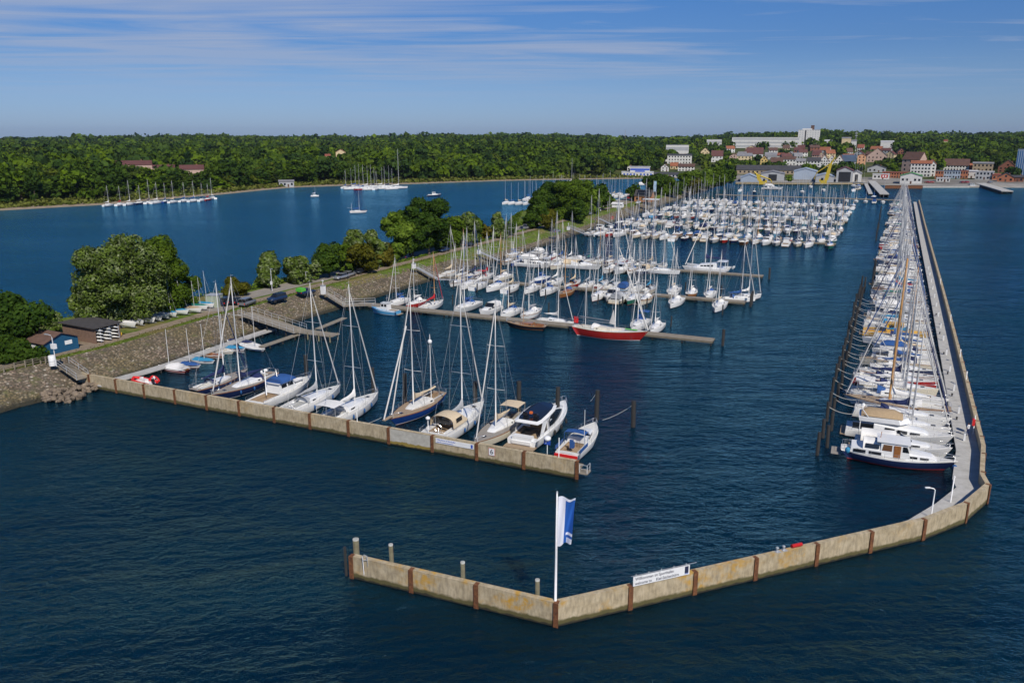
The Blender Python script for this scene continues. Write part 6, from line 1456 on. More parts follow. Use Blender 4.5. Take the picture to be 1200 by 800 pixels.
# clutter on the outer wall top
c, a = closest(BW, G(931, 640, 2.1)); o = MB().tube([(-.55, .25, .2), (.55, .25, .2)], .17, 8).obj('red_fender', M['redp']); o.location = (c.x, c.y, ZT + .07); o.rotation_euler = (0, 0, a); tag(o, 'red fender lying on top of the outer wall', 'fender')
for px, nm in ((918, 'folded grey chair on top of the outer wall beside the red fender'), (908, 'small dark bollard on top of the outer wall left of the folded chair')):
    c, a = closest(BW, G(px, 645, 2.1)); r = thing('bollard', nm, 'bollard', (c.x, c.y, ZT + .06), a); MB().lathe([(.14, 0), (.1, .1), (.09, .3), (.16, .36), (.1, .45)], 10, 0, .25).obj('post', M['galv'], r); MB().box(.05, .2, .02, .5, .4, .04).obj('base', M['grey'], r)
# steel post head and bollard at the tip
# gangway rail at the tip
x, y = G(424, 660, 2.1); r = thing('ladder', 'small galvanised ladder hoop at the tip of the outer wall', 'ladder', (x, y, 1.9)); r.location.y += .25; MB().tube([(0, .5, -1.5), (0, .1, .7), (.15, .1, .85), (.4, .1, .7), (.4, .5, -1.5)], .04, 6).obj('hoop', M['galv'], r); MB().tube([(0, .15, .3), (.4, .15, .3)], .03, 5).obj('rung', M['galv'], r)
# life ring box, notice posts and ladders along the breakwater wall
x, y = W(13.3, 111.0); lr = thing('life_ring_post', 'bright red life ring case on a white post against the breakwater wall', 'life ring', (x, y, 1.05), AX1)
MB().tube([(0, 0, 0), (0, 0, 2.5)], .05, 6).obj('post', M['white'], lr); MB().box(-.12, 0, 1.6, .3, .75, .8).obj('case', M['redp'], lr)
for k, v in enumerate((116, 127, 139, 152, 168, 186)):
    x, y = W(bwuv(v) + .35, v); bo = thing('bollard', f"small dark mooring bollard on the breakwater walkway, {ordinal(k + 1)} from its bend", 'bollard', (x, y, 1.05), 0)
    MB().lathe([(.12, 0), (.1, .3), (.17, .38), (.1, .45)], 8).obj('post', M['black'], bo); MB().box(0, 0, .02, .4, .4, .04).obj('base', M['galv'], bo)
for k, v in enumerate((133, 147, 176, 221)):
    x, y = W(13.75 + (v - 100) * .007, v); bo = thing('notice_post', f"white notice post at the breakwater wall, {ordinal(k + 1)} from its bend", 'sign', (x, y, 1.05), AX1)
    MB().tube([(0, 0, 0), (0, 0, 2.4)], .05, 6).obj('post', M['white'], bo); MB().box(-.06, 0, 2.1, .05, .5, .5).obj('plate', M['white'], bo)

# person on the walkway: one skinned surface
def person(label, x, y, z, rz, shirt, legs):
    bm_v = [(0, 0, .95), (0, 0, 1.12), (0, 0, 1.38), (.01, 0, 1.5), (.02, 0, 1.64), (.02, 0, 1.74),
            (0, .10, .90), (.04, .11, .50), (-.02, .12, .08), (.14, .13, .03), (0, -.10, .90), (-.06, -.11, .50), (-.14, -.12, .08), (.02, -.13, .03),
            (0, .20, 1.40), (-.03, .27, 1.12), (.10, .25, .90), (0, -.20, 1.40), (.05, -.27, 1.12), (.20, -.22, .95)]
    ed = [(0, 1), (1, 2), (2, 3), (3, 4), (4, 5), (0, 6), (6, 7), (7, 8), (8, 9), (0, 10), (10, 11), (11, 12), (12, 13), (2, 14), (14, 15), (15, 16), (2, 17), (17, 18), (18, 19)]
    rad = [.13, .12, .14, .055, .095, .08, .085, .06, .042, .04, .085, .06, .042, .04, .06, .042, .032, .06, .042, .032]
    me = bpy.data.meshes.new('person'); me.from_pydata(bm_v, ed, []); o = bpy.data.objects.new('t', me); COL.objects.link(o)
    md = o.modifiers.new('s', 'SKIN'); 
    for v_, r_ in zip(me.skin_vertices[0].data, rad): v_.radius = (r_, r_)
    me.skin_vertices[0].data[0].use_root = True
    o.modifiers.new('u', 'SUBSURF').levels = 2; bpy.context.view_layer.update()
    m2_ = bpy.data.meshes.new_from_object(o.evaluated_get(bpy.context.evaluated_depsgraph_get())); bpy.data.objects.remove(o)
    m2_.materials.clear()
    for mm in (mat('skin', (.48, .28, .19), .6), M[shirt], M[legs], mat('hair_brown', (.05, .03, .02), .8)): m2_.materials.append(mm)
    for p in m2_.polygons:
        c = p.center; p.use_smooth = True
        p.material_index = (0 if c.z > 1.47 and not (c.z > 1.66 or (c.z > 1.56 and c.x < 0)) else 3 if c.z > 1.47 else (0 if abs(c.y) > .19 and c.z < 1.2 else 1 if c.z > .98 else (2 if c.z > .07 else 3)))
    r = bpy.data.objects.new('person', m2_); put(r); r.location = (x, y, z); r.rotation_euler = (0, 0, rz); return tag(r, label, 'person')
person('person in a white shirt and dark trousers standing on the breakwater walkway', *W(12.6, 110.0), 1.05, AX1 + 2.4, 'c_white', 'c_navy')

# ================================================================== TOWN
rh = random.Random(33)
for k_, c_ in dict(w_white=(.62, .61, .58), w_cream=(.62, .50, .30), w_pink=(.48, .34, .28), w_brick=(.22, .085, .05), w_orange=(.38, .14, .07), w_peach=(.66, .36, .20), w_grey=(.38, .39, .40), w_tan=(.36, .28, .19), w_yellow=(.62, .45, .16), w_bluegrey=(.34, .40, .48), w_red=(.42, .04, .03)).items(): M[k_] = mat('wall_' + k_[2:] + '_render', c_, .85, var=.08, vscale=.3)
for k_, c_ in dict(r_red=(.25, .075, .045), r_orange=(.27, .095, .045), r_brown=(.10, .052, .038), r_dark=(.05, .05, .055), r_maroon=(.11, .042, .036), r_grey=(.20, .20, .21), r_blue=(.05, .08, .13), r_green=(.10, .28, .09), r_white=(.50, .50, .50), r_ltblue=(.30, .36, .44)).items(): M[k_] = mat('roof_' + k_[2:] + '_tiles', c_, .8, var=.2, vscale=.25)
HR = []     # screen rectangles of houses with their distance, to keep trees from growing through or over them
def at_r(px, r):
    a = math.atan2((px - 600) / FPX * (_c + CAMH * _s / r), 1.0); a = math.atan((px - 600) / FPX * (_c + CAMH * _s / r))
    x, y = r * math.sin(a), r * math.cos(a); return x, y, float(land_z(x, y))
def house(label, px, py, wpx, hpx, rpx, wall='w_white', roof='r_red', ridge='x', floors=2, nw=4, dep=None, cat='house', name='house', r=None, rot=0.0, chimney=True, winmat='glass', group=None, bands=False, door=True, flat=False):
    x, y, z = on_land(px, py) if r is None else at_r(px, r)
    dpt = y * _c + (CAMH - z) * _s; mpp = dpt / FPX
    Wd = wpx * mpp; h = hpx * mpp; hr = rpx * mpp; D = dep or max(8, min(14, Wd * .75)); az = math.atan2(x, y)
    if r is not None: h = (CAMH + (HORIZON - (py - hpx)) * mpp) - z      # base hidden: height from the roof line
    rz = -az + rot
    o = thing(name, label, cat, (x, y, z - .3), rz, group)
    h += .3; cx = 0; cy = D / 2
    def sh(mb):       # shift so that the front face stands at y = 0
        mb.v = [(a, b + cy, c) for a, b, c in mb.v]; return mb
    if flat or hr < .3:
        wl = sh(MB().box(0, 0, h / 2, Wd, D, h)).obj('wall', M[wall], o)
        sh(MB().box(0, 0, h + .12, Wd + .5, D + .5, .3)).obj('roof', M[roof], o)
    elif ridge == 'x':
        wl = sh(gable(MB(), Wd, D, h, hr)).obj('wall', M[wall], o); rf = sh(roof_mb(Wd, D, h, hr, .4, .25)).obj('roof', M[roof], o)
        if chimney: sh(MB().box(Wd * .22, .3, h + hr + .1, .8, .8, 1.6)).obj('chimney', M['w_brick'], rf)
    else:
        g_ = gable(MB(), D, Wd, h, hr); g_.v = [(-b, a, c) for a, b, c in g_.v]; wl = sh(g_).obj('wall', M[wall], o)
        q_ = roof_mb(D, Wd, h, hr, .4, .25); q_.v = [(-b, a, c) for a, b, c in q_.v]; rf = sh(q_).obj('roof', M[roof], o)
        if chimney: sh(MB().box(Wd * .2, .5, h + hr * .7, .8, .8, 1.8)).obj('chimney', M['w_brick'], rf)
    fh = h / floors
    if bands:
        for f in range(floors): MB().box(0, -.03, fh * (f + .55), Wd * .97, .08, fh * .42).obj('window_band', M[winmat], wl)
    else:
        ww, wh_ = min(1.5, Wd / nw * .5), min(1.6, fh * .5)
        wme = MB().box(0, -.02, 0, ww, .08, wh_).mesh('window', [M[winmat]])
        for f in range(floors):
            for i in range(nw):
                if door and f == 0 and i == nw // 2: continue
                q = bpy.data.objects.new('window', wme); put(q, wl); q.location = ((i + .5 - nw / 2) * Wd / nw * .94, 0, fh * (f + .55))
        for sg in (-1, 1):
            for f in range(floors):
                q = bpy.data.objects.new('window', wme); put(q, wl); q.rotation_euler = (0, 0, sg * math.pi / 2); q.location = (sg * Wd / 2, D * .5, fh * (f + .55))
        if hr > 3 and ridge == 'y': q = bpy.data.objects.new('window', wme); put(q, wl); q.location = (0, 0, h + hr * .3)
        if door: MB().box(((nw // 2) + .5 - nw / 2) * Wd / nw * .94, -.03, 1.2, 1.1, .1, 2.2).obj('door', M['r_brown'], wl)
    HR.append((px - wpx / 2 - 1, px + wpx / 2 + 1, (py - hpx - rpx - 1) if True else 0, py + 1, math.hypot(x, y), x, y, max(Wd, D) * .6))
    return o, Wd, h, D, mpp
# quay front, left to right
o, Wd, h, D, mpp = house('low blue and white clubhouse on the lagoon shore, its wide lower storey', 747, 207, 37, 5, 0, 'w_white', 'r_white', floors=1, nw=9, flat=True, winmat='inkblue', cat='clubhouse', name='clubhouse')
up = MB().box(2, 6, h + 2.3, Wd * .62, 8, 4.4).obj('upper_storey', M['w_white'], o); MB().box(2, 1.9, h + 2.4, Wd * .60, .2, 1.5).box(2, 1.9, h + .7, Wd * .3, .2, 1.2).obj('window_band', M['inkblue'], up); MB().box(2, 6, h + 4.7, Wd * .66, 9, .35).obj('roof', M['r_white'], up)
house('long low dark roofed sheds right of the blue clubhouse', 783, 207.5, 34, 3, 2, 'w_grey', 'r_dark', floors=1, nw=8, chimney=False, cat='shed', name='shed', dep=9)
house('small white cottage with pale gable behind the blue clubhouse', 738, 200, 6, 4, 2, 'w_white', 'r_grey', 'y', 1, 2)
house('long white three storey block with flat roof in the trees above the lagoon', 796, 192, 28, 9.5, 1.5, 'w_white', 'r_dark', 'x', 3, 8, cat='apartment block', name='apartment_block')
house('small orange roofed house below the white three storey block', 790, 198, 9, 3.5, 3.5, 'w_cream', 'r_orange', 'x', 1, 3)
house('white gabled house with brown roof, left of the orange roofed house', 779, 201, 9, 5, 3.5, 'w_white', 'r_brown', 'y', 2, 2)
house('white villa with twin brown gables below the white block', 804, 200.5, 19, 5, 3, 'w_white', 'r_brown', 'x', 2, 5)
house('cream gabled house with red brown roof standing high among trees', 826, 184, 10, 6, 4.5, 'w_cream', 'r_maroon', 'y', 2, 2)
house('white house with dark red hipped roof between tall dark trees', 840, 190, 13, 7, 6, 'w_white', 'r_maroon', 'x', 2, 3)
house('cream yellow two storey house with flat grey roof', 872, 190, 17, 7, 3, 'w_cream', 'r_grey', 'x', 2, 4)
house('large dark red roof behind the cream yellow house', 884, 184.5, 19, 4, 7, 'w_white', 'r_maroon', 'x', 1, 4)
house('yellow gabled house left of the brown roofed ones', 895, 193, 8, 6, 4, 'w_yellow', 'r_brown', 'y', 2, 2)
house('grey roofed house behind the yellow gable', 903, 187, 13, 4, 4, 'w_grey', 'r_grey', 'x', 1, 3)
house('long red brown roof low down before the white house row', 911, 193, 15, 3, 5, 'w_brick', 'r_brown', 'x', 1, 4)
house('white two storey house with small balconies beside a brown roof', 925, 194, 14, 7, 3, 'w_white', 'r_brown', 'x', 2, 4)
house('white house with grey hip roof left of the tall gables', 938, 195, 11, 6, 3, 'w_white', 'r_grey', 'x', 2, 3)
house('tall white house with grey roof behind the waterside tree', 953, 198, 15, 9, 4, 'w_white', 'r_dark', 'x', 3, 4)
for k, px in enumerate((965.5, 974, 983)): house(f"tall white gabled house with orange roof, {ordinal(k + 1)} of the three gables side by side", px, 196, 8.5, 8, 6, 'w_white', 'r_orange', 'y', 3, 3)
house('house with large dark blue roof right of the three gables', 994, 193, 16, 4, 7, 'w_grey', 'r_blue', 'x', 1, 4)
house('peach coloured tall house right of the dark blue roof', 1009, 193, 9, 10, 2, 'w_peach', 'r_orange', 'y', 3, 2)
house('wide pink fronted house with broad brown gable roof', 1027, 190, 22, 7, 9, 'w_pink', 'r_brown', 'y', 2, 5)
house('dark grey bungalow with white trim in front of the pink house', 1027, 202, 20, 5, 3.5, 'w_grey', 'r_dark', 'y', 1, 4)
house('tall pink corner building with red brown roof', 1066, 201, 21, 14, 8, 'w_pink', 'r_brown', 'x', 3, 3, rot=-.5)
house('grand white hotel with orange roof and many windows by the quay', 1078, 207, 22, 15, 3, 'w_white', 'r_orange', 'x', 4, 6, cat='hotel', name='hotel')
house('white gabled wing of the hotel at its right end', 1090, 206.5, 10, 14, 5, 'w_white', 'r_orange', 'y', 4, 2, cat='hotel wing', name='hotel_wing')
house('brown roofed building with white first floor and dormers', 1120, 200, 26, 6, 7, 'w_white', 'r_brown', 'x', 2, 8)
house('small orange brick house beside the brown roofed building', 1137, 200, 9, 6, 2, 'w_orange', 'r_orange', 'x', 2, 2)
house('beige two storey house with flat roof and dark balcony', 1151, 201, 21, 9, 1.5, 'w_tan', 'r_grey', 'x', 2, 5)
house('brown gabled brick villa with white balcony at the right', 1180, 202, 19, 6, 8, 'w_brick', 'r_brown', 'y', 2, 4)
house('long hall with dark grey roof and tan wall behind the boat halls', 900, 204, 72, 4.5, 5, 'w_tan', 'r_dark', 'x', 1, 14, chimney=False, cat='hall', name='hall', dep=16)
def hall(label, px, py, wpx, hpx, rpx, wall, roof, door=None, nm='boat_hall'):
    o, Wd, h, D, mpp = house(label, px, py, wpx, hpx, rpx, wall, roof, 'y', 1, 3, chimney=False, cat='boat hall', name=nm, dep=26, door=False)
    for c in [q for q in o.children_recursive if q.name.startswith('window')]: bpy.data.objects.remove(c)
    if door:
        wl = [q for q in o.children if q.name.startswith('wall')][0]
        MB().box(0, -.05, h * .46, Wd * door, .15, h * .92).obj('door', M['black'], wl)
    return o
hall('pale blue rounded boat hall left of the smaller yellow crane', 878, 214, 20, 8, 4, 'w_bluegrey', 'r_ltblue')
hall('grey boat hall with dark open door right of the smaller yellow crane', 905, 213, 26, 8, 2.5, 'w_grey', 'r_grey', .36)
hall('large pale grey boat hall left of the big yellow crane', 943, 215, 26, 9, 3.5, 'w_bluegrey', 'r_ltblue')
hall('second pale grey hall with glass front behind the big yellow crane', 966, 214, 20, 8, 3, 'w_grey', 'r_ltblue')
hall('tall boat hall with big dark doorway and dark roof', 989, 214, 18, 14, 4, 'w_grey', 'r_maroon', .72)
hall('white hall with grey roof beside the tall dark doorway', 1003, 213, 11, 9, 3, 'w_white', 'r_grey', .3)
house('white flat roofed workshop with a red shop sign', 1032, 210, 18, 5.5, 1, 'w_white', 'r_white', 'x', 1, 4, cat='workshop', name='workshop', flat=True)
house('long red brick building with dark windows on the quay', 1050, 208.5, 30, 6, 0, 'w_orange', 'r_red', 'x', 2, 10, flat=True, cat='workshop', name='workshop')
x, y, z = on_land(1036, 211); r = thing('shop_sign', 'red rectangular sign board on the quay beside the white workshop', 'sign', (x, y, z), -math.atan2(x, y)); MB().box(0, 0, 3, 5, .2, 2.6).obj('board', M['w_red'], r); MB().box(-1.8, 0, .9, .2, .2, 1.8).box(1.8, 0, .9, .2, .2, 1.8).obj('post', M['grey'], r); MB().box(-.9, -.12, 3, .9, .05, 1.4).box(.9, -.12, 3, .9, .05, 1.4).obj('emblem', M['white'], r)
house('white boathouse with bright green gable roof at the end of the breakwater', 1067, 215.5, 23, 9, 3.5, 'w_white', 'r_green', 'y', 1, 5, chimney=False, cat='boathouse', name='boathouse', dep=14)
house('white low kiosk building on the quay right of the green roofed boathouse', 1105, 213, 14, 4, 0, 'w_white', 'r_white', 'x', 1, 4, flat=True, cat='kiosk', name='kiosk')
for k, (px, c1_, c2_) in enumerate([(1100, 'w_orange', 'r_grey'), (1110, 'w_bluegrey', 'r_blue'), (1120, 'w_bluegrey', 'r_blue'), (1129, 'w_orange', 'r_red')]):
    house(f"{'orange brick' if c1_ == 'w_orange' else 'blue grey glass'} quay building, {ordinal(k + 1)} in the row right of the hotel", px, 209.5, 8.5, 9, 0, c1_, c2_, 'x', 2, 3, flat=True, cat='quay building', name='quay_building')
house('white canopy roofed pavilion in the quay row', 1138, 209, 12, 8, 1, 'w_white', 'r_white', 'x', 1, 3, cat='pavilion', name='pavilion')
house('pale grey two storey building on the quay with white roof', 1153, 210.5, 19, 9, 0, 'w_grey', 'r_white', 'x', 2, 5, flat=True, cat='quay building', name='quay_building')
house('brick house with dark gable roof near the right pier', 1178, 213, 17, 5, 5, 'w_orange', 'r_dark', 'y', 1, 3)
house('small orange brick shed left of the brick gable house', 1167, 211, 8, 6, 1, 'w_orange', 'r_red', 'x', 1, 2)
house('low dark shed row at the right edge of the quay', 1192, 213, 12, 5, 2, 'w_brick', 'r_dark', 'x', 1, 3, cat='shed', name='shed')
# blue glass office block at the right edge
o, Wd, h, D, mpp = house('tall blue glass office block cut by the right edge', 1204, 207, 27, 31, 0, 'w_bluegrey', 'r_blue', 'x', 1, 1, flat=True, cat='office block', name='office_block', door=False)
M['gl_blue'] = mat('facade_blue_glass', (.05, .14, .30), .2, spec=.7)
for i in range(13): MB().box(-Wd / 2 + (i + .5) * Wd / 13, -.06, h * .5, Wd / 13 * .62, .12, h * .92).obj('window', M['gl_blue'], o)
# hospital on the hill
o, Wd, h, D, mpp = house('white nine storey hospital tower on the wooded hill', 946, 166, 24, 13.5, 0, 'w_white', 'r_white', 'x', 9, 8, r=1600, flat=True, cat='hospital tower', name='hospital_tower', dep=20, door=False, winmat='w_grey')
MB().box(-Wd * .16, -.2, h * .5, 2.2, .3, h * .95).obj('stair_slot', M['r_dark'], o); MB().box(-Wd * .1, D / 2, h + 1.2, Wd * .45, D * .6, 2.6).obj('plant_room', M['w_white'], o); MB().box(Wd * .14, D / 2, h + 4.2, 6, 5, 8).obj('dark_chimney', M['r_brown'], o)
house('long white hospital wing with rows of windows left of the tower', 896, 169, 76, 8, 0, 'w_white', 'r_white', 'x', 3, 1, r=1560, flat=True, cat='hospital wing', name='hospital_wing', bands=True, door=False, winmat='w_grey', dep=16)
house('short white hospital building left of the long wing', 836, 169.5, 17, 6, 0, 'w_white', 'r_white', 'x', 2, 1, r=1500, flat=True, cat='hospital wing', name='hospital_wing', bands=True, door=False, winmat='w_grey')
house('long flat pale building in the woods above the three storey block', 793, 175, 26, 5.5, 0, 'w_white', 'r_grey', 'x', 2, 1, r=1150, flat=True, cat='school', name='school', bands=True, door=False, winmat='w_grey')
for px, py, w_, nm, wc, rc in ((990, 165, 10, 'cream house high on the wooded hill right of the hospital', 'w_cream', 'r_grey'), (999, 168, 6, 'small white house high on the hill beside the cream one', 'w_white', 'r_grey'), (969, 168, 8, 'white roof peeping from the trees right of the tower', 'w_white', 'r_white'), (1038, 169, 14, 'low white flat roofed building on the hill above the quay', 'w_white', 'r_white'), (1106, 168, 4, 'small pale gable among the trees of the right hill', 'w_cream', 'r_red')):
    house(nm, px, py, w_, 3, 1.2, wc, rc, 'x', 1, 3, r=1450)
# woodland buildings on the left
house('long brown roofed building with pale pink wall in the left woods', 159, 195.5, 38, 3.5, 4.5, 'w_pink', 'r_maroon', 'x', 1, 10, cat='barracks', name='long_building', r=700)
house('second brown roof half hidden in the left woods', 226, 199.5, 26, 2.5, 4.5, 'w_pink', 'r_maroon', 'x', 1, 6, r=690)
house('low brown roof ridge between the two long roofs in the left woods', 193, 197, 24, 2, 2.5, 'w_pink', 'r_maroon', 'x', 1, 6, r=720)
house('red roofed villa with pale gable among the middle woods', 400, 181, 11, 3.5, 3, 'w_cream', 'r_orange', 'y', 1, 3, r=950)
house('small red roof in the middle woods left of the villa', 385, 184, 6, 2, 2, 'w_cream', 'r_red', 'x', 1, 2, r=900)
house('grey corrugated barn on the left far shore', 336, 219, 17, 6, 1.5, 'w_grey', 'r_grey', 'x', 1, 4, cat='barn', name='barn', chimney=False)
# filler houses of the town
nf = 0
tries = 0
while nf < 30 and tries < 900:
    tries += 1
    px = rh.uniform(856, 1062); py = rh.uniform(177, 190) if px < 1040 else rh.uniform(176, 186)
    if any(a - 3 < px < b + 3 and abs(py - d) < 3.2 for a, b, c, d, *_ in HR): continue
    wc, wn_ = rh.choice([('w_white', 'white'), ('w_white', 'white'), ('w_cream', 'cream'), ('w_brick', 'brick'), ('w_pink', 'pink'), ('w_grey', 'grey')]); rc, rn_ = rh.choice([('r_red', 'red'), ('r_maroon', 'dark red'), ('r_brown', 'brown'), ('r_orange', 'orange'), ('r_grey', 'grey'), ('r_maroon', 'dark red')])
    w_ = rh.uniform(6, 13); nf += 1
    house(f"{wn_} house with {rn_} roof in the crowded hillside town behind the halls", px, py, w_, rh.uniform(3.5, 5.5), rh.uniform(2.5, 4), wc, rc, rh.choice('xxy'), 2, 3, group=f'{wn_} {rn_} roofed houses of the hillside town', rot=rh.uniform(-.4, .4))
# quay walls and piers
def quay_wall(label, pts, z0, z1, m_, w_=3, nm='quay_wall', cap='walk'):
    g_ = [G(a, b, 0) for a, b in pts]; r = thing(nm, label, 'quay wall')
    bk = [(x * (1 + w_ / math.hypot(x, y)), y * (1 + w_ / math.hypot(x, y))) for x, y in g_]
    ribbon(MB(), g_, bk, z0, z1).obj('wall_body', M[m_], r); ribbon(MB(), [(x * .9995, y * .9995) for x, y in g_], [(x * 1.001, y * 1.001) for x, y in g_], z1, z1 + .25).obj('coping', M[cap], r); return r
quay_wall('rusty brown sheet pile quay wall below the green roofed boathouse', [(1037, 221), (1060, 221), (1081, 221)], -1, 2.4, 'rust')
quay_wall('pale concrete quay wall in front of the town', [(1081.5, 220), (1110, 220), (1136, 220)], -1, 1.6, 'walk')
quay_wall('pale quay wall right of the pier root', [(1150, 219), (1175, 219), (1215, 219)], -1, 1.6, 'walk')
quay_wall('grey quay wall below the boat halls', [(862, 216), (930, 216.5), (1000, 216.5), (1020, 217)], -1, 1.7, 'wall')
def pier(label, a, b, w_, z=1.8):
    p = Vector(G(*a)); q = Vector(G(*b)); d = q - p; L = d.length; r = thing('pier', label, 'pier', (p.x, p.y, 0), math.atan2(d.y, d.x))
    MB().box(L / 2, 0, z, L, w_, .5).obj('deck', M['walk'], r); MB().box(L / 2, -w_ / 2 + .4, z - .9, L, .3, 1.4).box(L / 2, w_ / 2 - .4, z - .9, L, .3, 1.4).obj('beam', M['pile'], r)
    n_ = int(L / 5)
    for i in range(n_ + 1):
        for sg in (-1, 1): MB().tube([(L * i / n_, sg * w_ * .42, -1.5), (L * i / n_, sg * w_ * .42, z - .2)], .25, 6).obj('pile', M['pile'], r)
    return r
pier('concrete decked pier on dark piles reaching out at the right of the town', (1146, 217), (1180, 227.5), 7)
pier('broad concrete pier reaching from the town towards the timber pier', (1021, 215), (1036, 231), 5.5)
pier('narrow grey pier left of the broad one', (1014, 216), (1020, 229), 2.5, 1.0)
wb = motorboat('grey work boat moored at the root of the right pier', *G(1139, 219.5), 0, L=13, style='wheelhouse', hull='gel_grey', cabin='gel_grey', top=None, deck='deckgrey')
# cranes
def crane(label, px, py, H_, flip=1):
    x, y, z = (*G(px, py, 1.8), 1.8); r = thing('crane', label, 'crane', (x, y, z), -math.atan2(x, y)); Y = M['crane']
    MB().box(0, 0, 1.2, 4.5, 3, 2.4).box(-flip * 2.2, 0, 2.2, 2.2, 2.4, 2.0).obj('base', Y, r)
    MB().add([(flip * .0, -.7, 2.4), (flip * 3.2, -.7, 2.4), (flip * 4.8, -.7, H_), (flip * 3.0, -.7, H_), (flip * .0, .7, 2.4), (flip * 3.2, .7, 2.4), (flip * 4.8, .7, H_), (flip * 3.0, .7, H_)], [(0, 1, 2, 3), (4, 5, 6, 7), (0, 1, 5, 4), (1, 2, 6, 5), (2, 3, 7, 6), (3, 0, 4, 7)]).obj('mast', Y, r)
    MB().tube([(flip * 4, 0, H_), (flip * 6.5, 0, H_ * 1.3)], [.7, .35], 4).tube([(flip * 3.2, 0, H_ * .95), (-flip * 5.5, 0, H_ * .52), (-flip * 7, 0, H_ * .2)], [.55, .4, .3], 4).obj('boom', Y, r)
    MB().tube([(flip * 3.6, 0, H_), (-flip * 5.5, 0, H_ * .56)], .08, 4).obj('cable', M['black'], r); MB().box(-flip * 1.2, -.9, 3.2, 1.6, 1.2, 1.8).obj('cab', M['glass'], r); return r
M['crane'] = mat('crane_yellow', (.55, .40, .03), .6)
crane('big bright yellow harbour crane before the tall boat hall', 965, 215, 15)
crane('smaller yellow crane between the blue and grey boat halls', 893, 216, 7, -1)
# communication mast behind the hill
x, y, z = at_r(1001, 1500); r = thing('radio_mast', 'thin radio mast rising above the trees right of the hospital', 'mast', (x, y, z)); MB().tube([(0, 0, 0), (0, 0, 34)], [.7, .3], 4).box(0, 0, 28, 5, 1, 1).box(0, 0, 24, 4, 1, 1).obj('pole', M['grey'], r)
x, y, z = at_r(732, 2200); r = thing('radio_mast', 'faint thin radio mast on the skyline left of the gap in the hills', 'mast', (x, y, z)); MB().tube([(0, 0, 0), (0, 0, 48)], [.8, .4], 4).obj('pole', M['grey'], r); MB().box(0, 0, 34, 3, 3, 2).obj('platform', M['grey'], r)
# parked cars on the town quay
for k, px in enumerate((1086, 1091, 1127, 1133, 1160)): car(f"parked car on the town quay, {ordinal(k + 1)} from the left", px, 214.5, rh.uniform(0, 3), rh.choice(['carsilver', 'carblack', 'carred', 'carwhite']), 'car', z=2.05)

# ================================================================== TREES
def leaf_mat(name, dark, light, silver=None, trans=.25, cs=.55, rnd_hue=True, attr=False):
    m = bpy.data.materials.new(name); m.use_nodes = True; n = m.node_tree.nodes; l = m.node_tree.links; n.remove(n['Principled BSDF'])
    out = n['Material Output']; g = n.new('ShaderNodeNewGeometry')
    if attr: a = n.new('ShaderNodeAttribute'); a.attribute_name = 'tint'; rv = a.outputs['Fac']
    else: oi = n.new('ShaderNodeObjectInfo'); rv = oi.outputs['Random']
    c = mixrgb(n, l, mrange(n, l, noise(n, l, g.outputs['Position'], cs, 4, .6), .35, .65), dark, light)
    if silver: c = mixrgb(n, l, mrange(n, l, noise(n, l, g.outputs['Position'], cs * 1.6, 5, .7), .50, .68), c, silver)
    if rnd_hue:
        r_ = ramp(n, [(0, (.55, .75, .8)), (.2, (1.2, 1.2, .7)), (.35, (.75, .9, .9)), (.5, (2.2, 2.1, .55)), (.62, (1.0, 1.1, .9)), (.75, (1.9, 1.6, .8)), (.86, (.5, .7, .8)), (.94, (2.2, 1.6, .9)), (1, (1.7, 1.9, 1.5))]); l.new(rv, r_.inputs[0])
        c = mixrgb(n, l, 1.0, c, r_.outputs[0], 'MULTIPLY')
    d = n.new('ShaderNodeBsdfDiffuse'); t = n.new('ShaderNodeBsdfTranslucent'); mx = n.new('ShaderNodeMixShader'); mx.inputs[0].default_value = trans
    l.new(c, d.inputs[0]); l.new(c, t.inputs[0]); l.new(d.outputs[0], mx.inputs[1]); l.new(t.outputs[0], mx.inputs[2]); l.new(mx.outputs[0], out.inputs[0]); return m
M['lf_green'] = leaf_mat('leaves_green', (.040, .075, .008), (.12, .185, .020), rnd_hue=False)
M['lf_bright'] = leaf_mat('leaves_bright_green', (.065, .12, .012), (.18, .26, .034), rnd_hue=False)
M['lf_silver'] = leaf_mat('leaves_silver_poplar', (.052, .085, .014), (.15, .215, .036), (.33, .37, .20), rnd_hue=False)
M['lf_pine'] = leaf_mat('needles_pine', (.020, .048, .009), (.068, .120, .018), rnd_hue=False)
M['lf_olive'] = leaf_mat('leaves_olive', (.06, .065, .008), (.14, .135, .018), rnd_hue=False)
M['lf_rust'] = leaf_mat('leaves_rusty', (.08, .075, .010), (.17, .15, .024), rnd_hue=False)
M['lf_dark'] = leaf_mat('leaves_dark_green', (.026, .056, .009), (.080, .135, .018), rnd_hue=False)
M['lf_far'] = leaf_mat('leaves_far_wood', (.028, .052, .012), (.072, .115, .022), cs=.16)
M['lf_mass'] = leaf_mat('leaves_wood_mass', (.028, .052, .015), (.072, .112, .026), cs=.06, attr=True)

